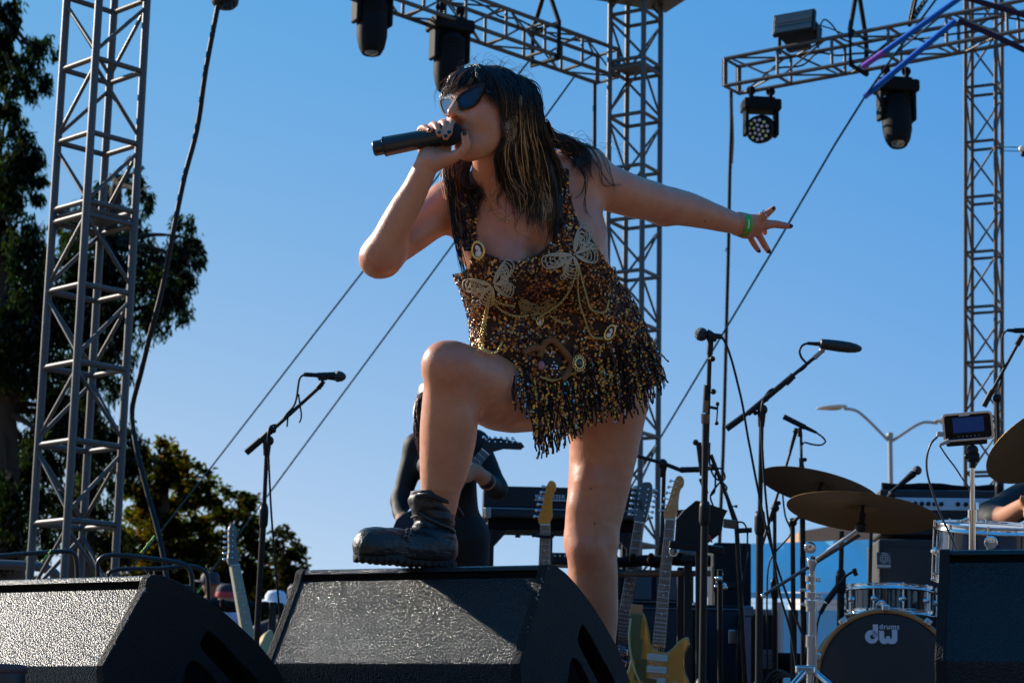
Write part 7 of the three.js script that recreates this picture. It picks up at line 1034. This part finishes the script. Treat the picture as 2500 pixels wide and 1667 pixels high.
// ---------- tent, roof, street lamp ----------
{
  const d = 24, g = thing('event_tent', 'pale blue tent with a peaked roof behind the drum kit', 'tent', P(1990, 1800, d).setY(-1.5)), cloth = M(0.36, 0.80, 0.92, 0.85, 0, { bumpMap: fabricBump, bumpScale: 0.004 }), x0 = 1700, x1 = 2330, e = P(0, 1443, d).y;
  const roof = []; const A = P(x0, 1445, d), B = P(x1, 1445, d), C = P(x0 + 60, 1330, d + 0.55), D = P(x1 - 60, 1312, d + 0.55), tri = [], N = 26; // sagging roof sheet
  for (let i = 0; i < N; i++) for (let j = 0; j < 10; j++) { const q = (u, v) => { const p = A.clone().lerp(B, u).lerp(C.clone().lerp(D, u), v); p.z += 0.05 * Math.sin(v * Math.PI) * Math.sin(u * 26) + 0.02 * Math.sin(u * 47 + v * 7); return p; }; const a = q(i / N, j / 10), b = q((i + 1) / N, j / 10), c = q(i / N, (j + 1) / 10), f = q((i + 1) / N, (j + 1) / 10); tri.push(a, b, c, b, f, c); }
  const rg = new THREE.BufferGeometry().setFromPoints(tri); rg.computeVertexNormals(); part(g, 'roof', rg, cloth);
  const slab = (y0, y1, dz, m, n) => { const a = P(x0, y0, d), b = P(x1, y1, d); part(g, n, rbox(V((a.x + b.x) / 2, (a.y + b.y) / 2, a.z + dz), b.x - a.x, Math.abs(a.y - b.y), 0.02, 0.004), m); }; slab(1443, 1470, 0.02, M(0.22, 0.52, 0.70, 0.85), 'valance'); slab(1470, 1482, 0.06, mat.blackMetal, 'rail'); slab(1482, 2075, -0.1, M(0.26, 0.55, 0.75, 0.85), 'wall'); for (const x of [x0, 1905, x1]) part(g, 'pole', cyl(P(x, 1470, d - 0.1), P(x, 1800, d - 0.1).setY(-1.5), 0.035, 0.035, 8), M(0.3, 0.3, 0.32, 0.4, 0.6));
  const rb = thing('far_roof', 'low tan gable roof just above the tent, seen past the stand poles', 'building', P(1960, 1800, 60).setY(-1.5)), s = P(1905, 1330, 60), t = P(2160, 1318, 60); part(rb, 'roof', plate(V(s.x, 0, s.z), V(1, 0, 0), Y, [[0, s.y], [(t.x - s.x) * 0.36, P(1990, 1314, 60).y], [t.x - s.x, t.y - 0.1], [t.x - s.x, s.y - 0.9], [0, s.y - 0.9]], 4), M(0.36, 0.22, 0.13, 0.85)); part(rb, 'wall', rbox(V((s.x + t.x) / 2, (s.y - 0.9 - 1.5) / 2, s.z + 2.0), t.x - s.x - 0.4, s.y - 0.9 + 1.5, 3.4, 0.01), M(0.5, 0.48, 0.45, 0.9));
}
{
  const d = 46, g = thing('street_lamp', 'twin armed grey street lamp against the sky above the amplifier', 'street lamp', P(2174, 1800, d).setY(-1.5)), m = M(0.28, 0.26, 0.235, 0.5, 0.2), top = P(2174, 1064, d), ft = V(top.x, -1.5, top.z); part(g, 'pole', cyl(ft, top, 0.075, 0.052, 14), m); part(g, 'cap', turned(top, Y, [[0.06, -0.06], [0.075, 0], [0.07, 0.06], [0, 0.09]], 12), m);
  for (const pts of [[[2174, 1080], [2140, 1045], [2112, 1018], [2094, 1004], [2078, 999], [2062, 998]], [[2174, 1080], [2210, 1056], [2238, 1038], [2256, 1031], [2272, 1031], [2290, 1033]]]) { part(g, 'arm', sweep(PA(pts, d), 0.034, 8, 4), m); const e = P(...pts[5], d), s = pts[5][0] < 2174 ? -1 : 1; const hd0 = new THREE.SphereGeometry(1, 20, 12).scale(0.36, 0.055, 0.14).rotateZ(s * -0.1).translate(e.x + s * 0.28, e.y + 0.03, e.z); const h = part(g, 'lamp_head', hd0, M(0.42, 0.38, 0.34, 0.5)); part(h, 'diffuser', new THREE.SphereGeometry(1, 16, 10).scale(0.24, 0.04, 0.1).translate(e.x + s * 0.3, e.y + 0.0, e.z), M(0.22, 0.16, 0.11, 0.4)); }
}
// ---------- trees ----------
function leaves(spots, m) { // spots: [pos, dir, normal, len, wid, tone]
  const n = spots.length, pos = new Float32Array(n * 18), col = new Float32Array(n * 18), nor = new Float32Array(n * 18), q = V(0, 0, 0);
  spots.forEach(([p, dir, side, len, wid, t], i) => { const nn = dir.clone().cross(side).normalize(), a = p, b = p.clone().addScaledVector(dir, len * 0.5).addScaledVector(side, wid / 2).addScaledVector(nn, len * 0.06), c = p.clone().addScaledVector(dir, len), e = p.clone().addScaledVector(dir, len * 0.5).addScaledVector(side, -wid / 2).addScaledVector(nn, len * 0.06); [a, b, c, a, c, e].forEach((v, k) => { v.toArray(pos, i * 18 + k * 3); nn.toArray(nor, i * 18 + k * 3); col[i * 18 + k * 3] = t[0]; col[i * 18 + k * 3 + 1] = t[1]; col[i * 18 + k * 3 + 2] = t[2]; }); });
  const g = new THREE.BufferGeometry(); g.setAttribute('position', new THREE.BufferAttribute(pos, 3)); g.setAttribute('normal', new THREE.BufferAttribute(nor, 3)); g.setAttribute('color', new THREE.BufferAttribute(col, 3)); return g;
}
const leafMat = M(1, 1, 1, 0.62, 0, { vertexColors: true, transmission: 0.6, thickness: 0, specularIntensity: 0.4 });
function tree(name, label, d, trunk, clumps, o) {
  const k = mpx(d), foot = P(trunk[0][0], 1800, d).setY(-1.5), g = thing(name, label, 'tree', foot, o.group), bark = M(0.05, 0.038, 0.028, 0.9, 0, { bumpMap: fabricBump, bumpScale: 0.02 });
  const tp = PA(trunk, d); tp.unshift(foot.clone()); part(g, 'trunk', sweep(tp, tp.map((_, i) => lerp(o.r0, o.r0 * 0.25, i / (tp.length - 1))), 10, 4), bark);
  const spots = [], limbs = [];
  for (const [cx, cy, rx, ry, den = 1, warm = 0] of clumps) {  // warm: share of yellow leaves, sunlit patches put into the leaf colour
    const c = P(cx, cy, d + rr(-0.8, 0.8)), R = V(rx * k, ry * k, (rx + ry) / 2 * k), n = Math.round(rx * ry * 3.14 / o.area * den), near = tp.reduce((b, q) => (q.distanceTo(c) < b.distanceTo(c) ? q : b)), mid = near.clone().lerp(c, 0.55).add(V(0, R.y * 0.25, 0)); limbs.push(sweep([near, mid, c], [o.r0 * 0.22, o.r0 * 0.12, 0.01], 6, 4));
    for (let t = 0; t < 6; t++) { const e = c.clone().add(V(rr(-0.8, 0.8) * R.x, rr(-0.7, 0.8) * R.y, rr(-0.7, 0.7) * R.z)); limbs.push(sweep([c.clone().lerp(mid, 0.3), c.clone().lerp(e, 0.6).add(V(0, 0.08, 0)), e], [o.r0 * 0.07, o.r0 * 0.04, 0.006], 4, 3)); }
    const subs = Array.from({ length: Math.max(4, Math.round(n / 55)) }, () => { const a = rr(0, 6.283), b = Math.acos(rr(-1, 1)), s = Math.cbrt(rr(0.12, 1)); return V(Math.cos(a) * Math.sin(b) * s * R.x, Math.cos(b) * s * R.y, Math.sin(a) * Math.sin(b) * s * R.z); });
    for (let i = 0; i < n; i++) {
      const s = subs[i % subs.length], sp = o.sub * Math.min(R.x, R.y), off = V(rr(-1, 1), rr(-1, 1) * (o.droop ? 1.5 : 0.8), rr(-1, 1)).multiplyScalar(sp * Math.cbrt(rnd())), p = c.clone().add(s).add(off), dir = o.droop ? V(rr(-0.45, 0.45), rr(-1, -0.25), rr(-0.45, 0.45)).normalize() : V(rr(-1, 1), rr(-0.9, 0.6), rr(-1, 1)).normalize(), side = dir.clone().cross(V(rr(-1, 1), rr(-1, 1), rr(-1, 1))).normalize(), u = clamp(rnd() * 0.8 + (rnd() < warm ? 0.45 : 0)), t = [0, 1, 2].map((j) => lerp(o.tones[0][j], o.tones[1][j], u) * rr(0.75, 1.25)); spots.push([p, dir, side, o.len * rr(0.6, 1.3), o.wid * rr(0.7, 1.25), t]);
    }
  }
  part(g, 'limbs', limbs, bark); const cr = part(g, 'crown', leaves(spots), leafMat); cr.userData.kind = 'stuff'; return spots.length;
}
const conifer = { r0: 0.30, area: 9.5, sub: 0.34, droop: true, len: 0.115, wid: 0.032, tones: [[0.06, 0.11, 0.05], [0.26, 0.36, 0.11]], group: 'tall dark trees at left' };
tree('weeping_tree', 'tall dark tree with drooping feathery foliage at the left edge', 28, [[20, 1500], [0, 1000], [-20, 500], [-40, 0], [-40, -300]], [[5, 40, 48, 70], [8, 150, 48, 70], [40, 215, 40, 40], [95, 155, 45, 70, 0.9], [60, 120, 40, 30, 0.6], [12, 285, 45, 50], [45, 365, 55, 60], [30, 440, 60, 70], [85, 430, 30, 70, 0.8], [-5, 540, 60, 90], [50, 610, 70, 80, 0.8], [20, 700, 70, 80], [70, 780, 90, 80], [10, 850, 80, 80], [80, 880, 80, 70], [30, 960, 80, 70, 0.8], [130, 1000, 70, 55, 0.9], [40, 1110, 90, 70], [130, 1100, 70, 70, 0.9], [20, 1210, 70, 80, 0.8], [-10, 1320, 60, 70, 0.8], [110, 1190, 70, 60, 0.8], [150, 930, 80, 55, 0.8], [200, 880, 60, 45, 0.7], [180, 1040, 70, 60, 0.7], [60, 1300, 80, 60, 0.8]], conifer);
tree('weeping_tree', 'dark feathery tree behind the left tower and hanging cable', 30, [[190, 1500], [200, 1100], [225, 800], [260, 600], [285, 450]], [[270, 440, 38, 38, 0.9], [330, 430, 32, 50, 0.8], [345, 480, 30, 40, 0.7], [250, 520, 70, 55], [170, 555, 55, 45, 0.9], [150, 650, 90, 70], [250, 640, 95, 70], [345, 580, 55, 50, 0.75], [440, 575, 48, 50, 0.9], [465, 640, 38, 65, 0.9], [405, 660, 70, 70], [425, 740, 45, 60, 0.9], [330, 710, 95, 70], [200, 750, 110, 75], [330, 800, 70, 55, 0.85], [140, 840, 90, 60, 0.9], [250, 850, 70, 45, 0.75], [120, 760, 80, 60], [230, 950, 70, 50, 0.6], [270, 1160, 70, 60, 0.9], [220, 1080, 70, 70, 0.9], [180, 1000, 70, 60, 0.7], [180, 1240, 90, 60, 0.8], [300, 900, 45, 40, 0.5], [290, 1080, 60, 55, 0.8], [330, 1120, 50, 50, 0.7], [240, 1310, 90, 50, 0.8]], conifer);
const broad = { r0: 0.3, area: 10, sub: 0.42, droop: false, len: 0.11, wid: 0.07, tones: [[0.10, 0.14, 0.03], [0.75, 0.64, 0.07]], group: 'broad leaved trees at lower left' };
tree('broadleaf_tree', 'olive tree with sunlit yellow painted into its leaves, tallest of the broad leaved group at lower left', 36, [[390, 1480], [395, 1300], [400, 1180]], [[385, 1105, 45, 40, 0.8, 0.25], [430, 1120, 35, 40, 0.7, 0.2], [360, 1150, 55, 50, 1, 0.3], [430, 1180, 60, 50, 1, 0.35], [485, 1165, 38, 35, 0.8, 0.15], [475, 1215, 45, 45, 1, 0.4], [340, 1220, 70, 60, 1, 0.4], [420, 1260, 80, 60, 1, 0.5], [360, 1310, 80, 60, 1, 0.6], [460, 1320, 70, 60, 1, 0.5], [300, 1350, 80, 60, 1, 0.6], [400, 1390, 90, 60, 1, 0.5], [250, 1370, 60, 50, 0.9, 0.7]], broad);
tree('broadleaf_tree', 'green tree of middle height left of the boom stand', 38, [[570, 1500], [565, 1350]], [[585, 1225, 42, 28, 0.7, 0.1], [540, 1235, 45, 40, 0.9, 0.15], [610, 1255, 30, 32, 0.7, 0.05], [560, 1290, 75, 50, 1, 0.25], [620, 1310, 40, 40, 0.8, 0.1], [520, 1350, 80, 60, 1, 0.3], [600, 1370, 70, 55, 1, 0.15], [560, 1430, 100, 55, 1, 0.15], [480, 1430, 80, 50, 1, 0.3]], { ...broad, tones: [[0.08, 0.12, 0.04], [0.48, 0.46, 0.07]] });
tree('broadleaf_tree', 'small grey green tree right of the boom stand, lowest of the group', 40, [[690, 1520], [690, 1420]], [[690, 1320, 38, 34, 0.65, 0.05], [725, 1335, 28, 38, 0.6, 0.05], [655, 1345, 35, 35, 0.7, 0.05], [700, 1380, 48, 40, 0.8, 0.08], [660, 1410, 60, 40, 1, 0.1], [715, 1420, 40, 35, 0.85, 0.1], [680, 1460, 80, 40, 1, 0.1], [740, 1440, 25, 30, 0.7, 0.1]], { ...broad, tones: [[0.09, 0.12, 0.06], [0.38, 0.36, 0.10]] });
{ // tall trees behind the audience: they stand behind the camera, shade the low sky and show as the dark shape in her glasses
  const R = 26; let proto;
  for (let i = 0; i < 11; i++) {
    const a = -1.25 + i * 0.25, x = Math.sin(a) * R + rr(-2, 2), z = Math.cos(a) * R * 0.9 + rr(-2, 2), s = rr(0.55, 0.75);
    if (!proto) {
      proto = thing('park_tree', 'tall leafy tree behind the audience, mirrored in the singer\'s dark glasses', 'tree', V(0, -1.5, 0), 'trees behind the audience');
      const sp = []; for (let c = 0; c < 34; c++) { const o = V(rr(-3.2, 3.2), rr(2.5, 15.5), rr(-3, 3)); if (o.y > 12) o.x *= 0.55; for (let k = 0; k < 90; k++) { const dir = V(rr(-1, 1), rr(-1, 0.6), rr(-1, 1)).normalize(); sp.push([o.clone().add(V(rr(-1.5, 1.5), rr(-1.2, 1.2), rr(-1.4, 1.4))), dir, dir.clone().cross(V(rr(-1, 1), rr(-1, 1), rr(-1, 1))).normalize(), 0.75, 0.5, [rr(0.05, 0.12), rr(0.06, 0.12), 0.025]]); } }
      part(proto, 'trunk', sweep([V(0, -1.5, 0), V(0.2, 4, 0), V(0, 10, 0.1), V(0.1, 14, 0)], [0.45, 0.35, 0.2, 0.05], 9, 4), M(0.07, 0.05, 0.035, 0.9)); const g = leaves(sp); g.translate(0, -1.5, 0); const cr = part(proto, 'crown', g, leafMat); cr.userData.kind = 'stuff';
    }
    const t = i ? proto.clone() : proto; if (i) { t.name = numbered('park_tree'); t.userData = { ...proto.userData }; scene.add(t); } t.position.set(x, -1.5, z + 4); t.rotation.y = rr(0, 6.28); t.scale.setScalar(s);
  }
}
{ // undergrowth closing the view below the trees
  const spots = []; for (let i = 0; i < 9000; i++) { const p = P(rr(-60, 790), rr(1420, 1800), rr(40, 44)), dir = V(rr(-1, 1), rr(-0.6, 0.9), rr(-1, 1)).normalize(); spots.push([p, dir, dir.clone().cross(V(rr(-1, 1), rr(-1, 1), rr(-1, 1))).normalize(), 0.3, 0.2, [rr(0.03, 0.09), rr(0.045, 0.09), 0.018]]); }
  const m = new THREE.Mesh(leaves(spots), leafMat); m.name = 'hedge'; m.userData = { kind: 'stuff', label: 'low green undergrowth behind the bystanders', category: 'hedge' }; m.castShadow = m.receiveShadow = true; scene.add(m);
}

renderer.render(scene, camera);
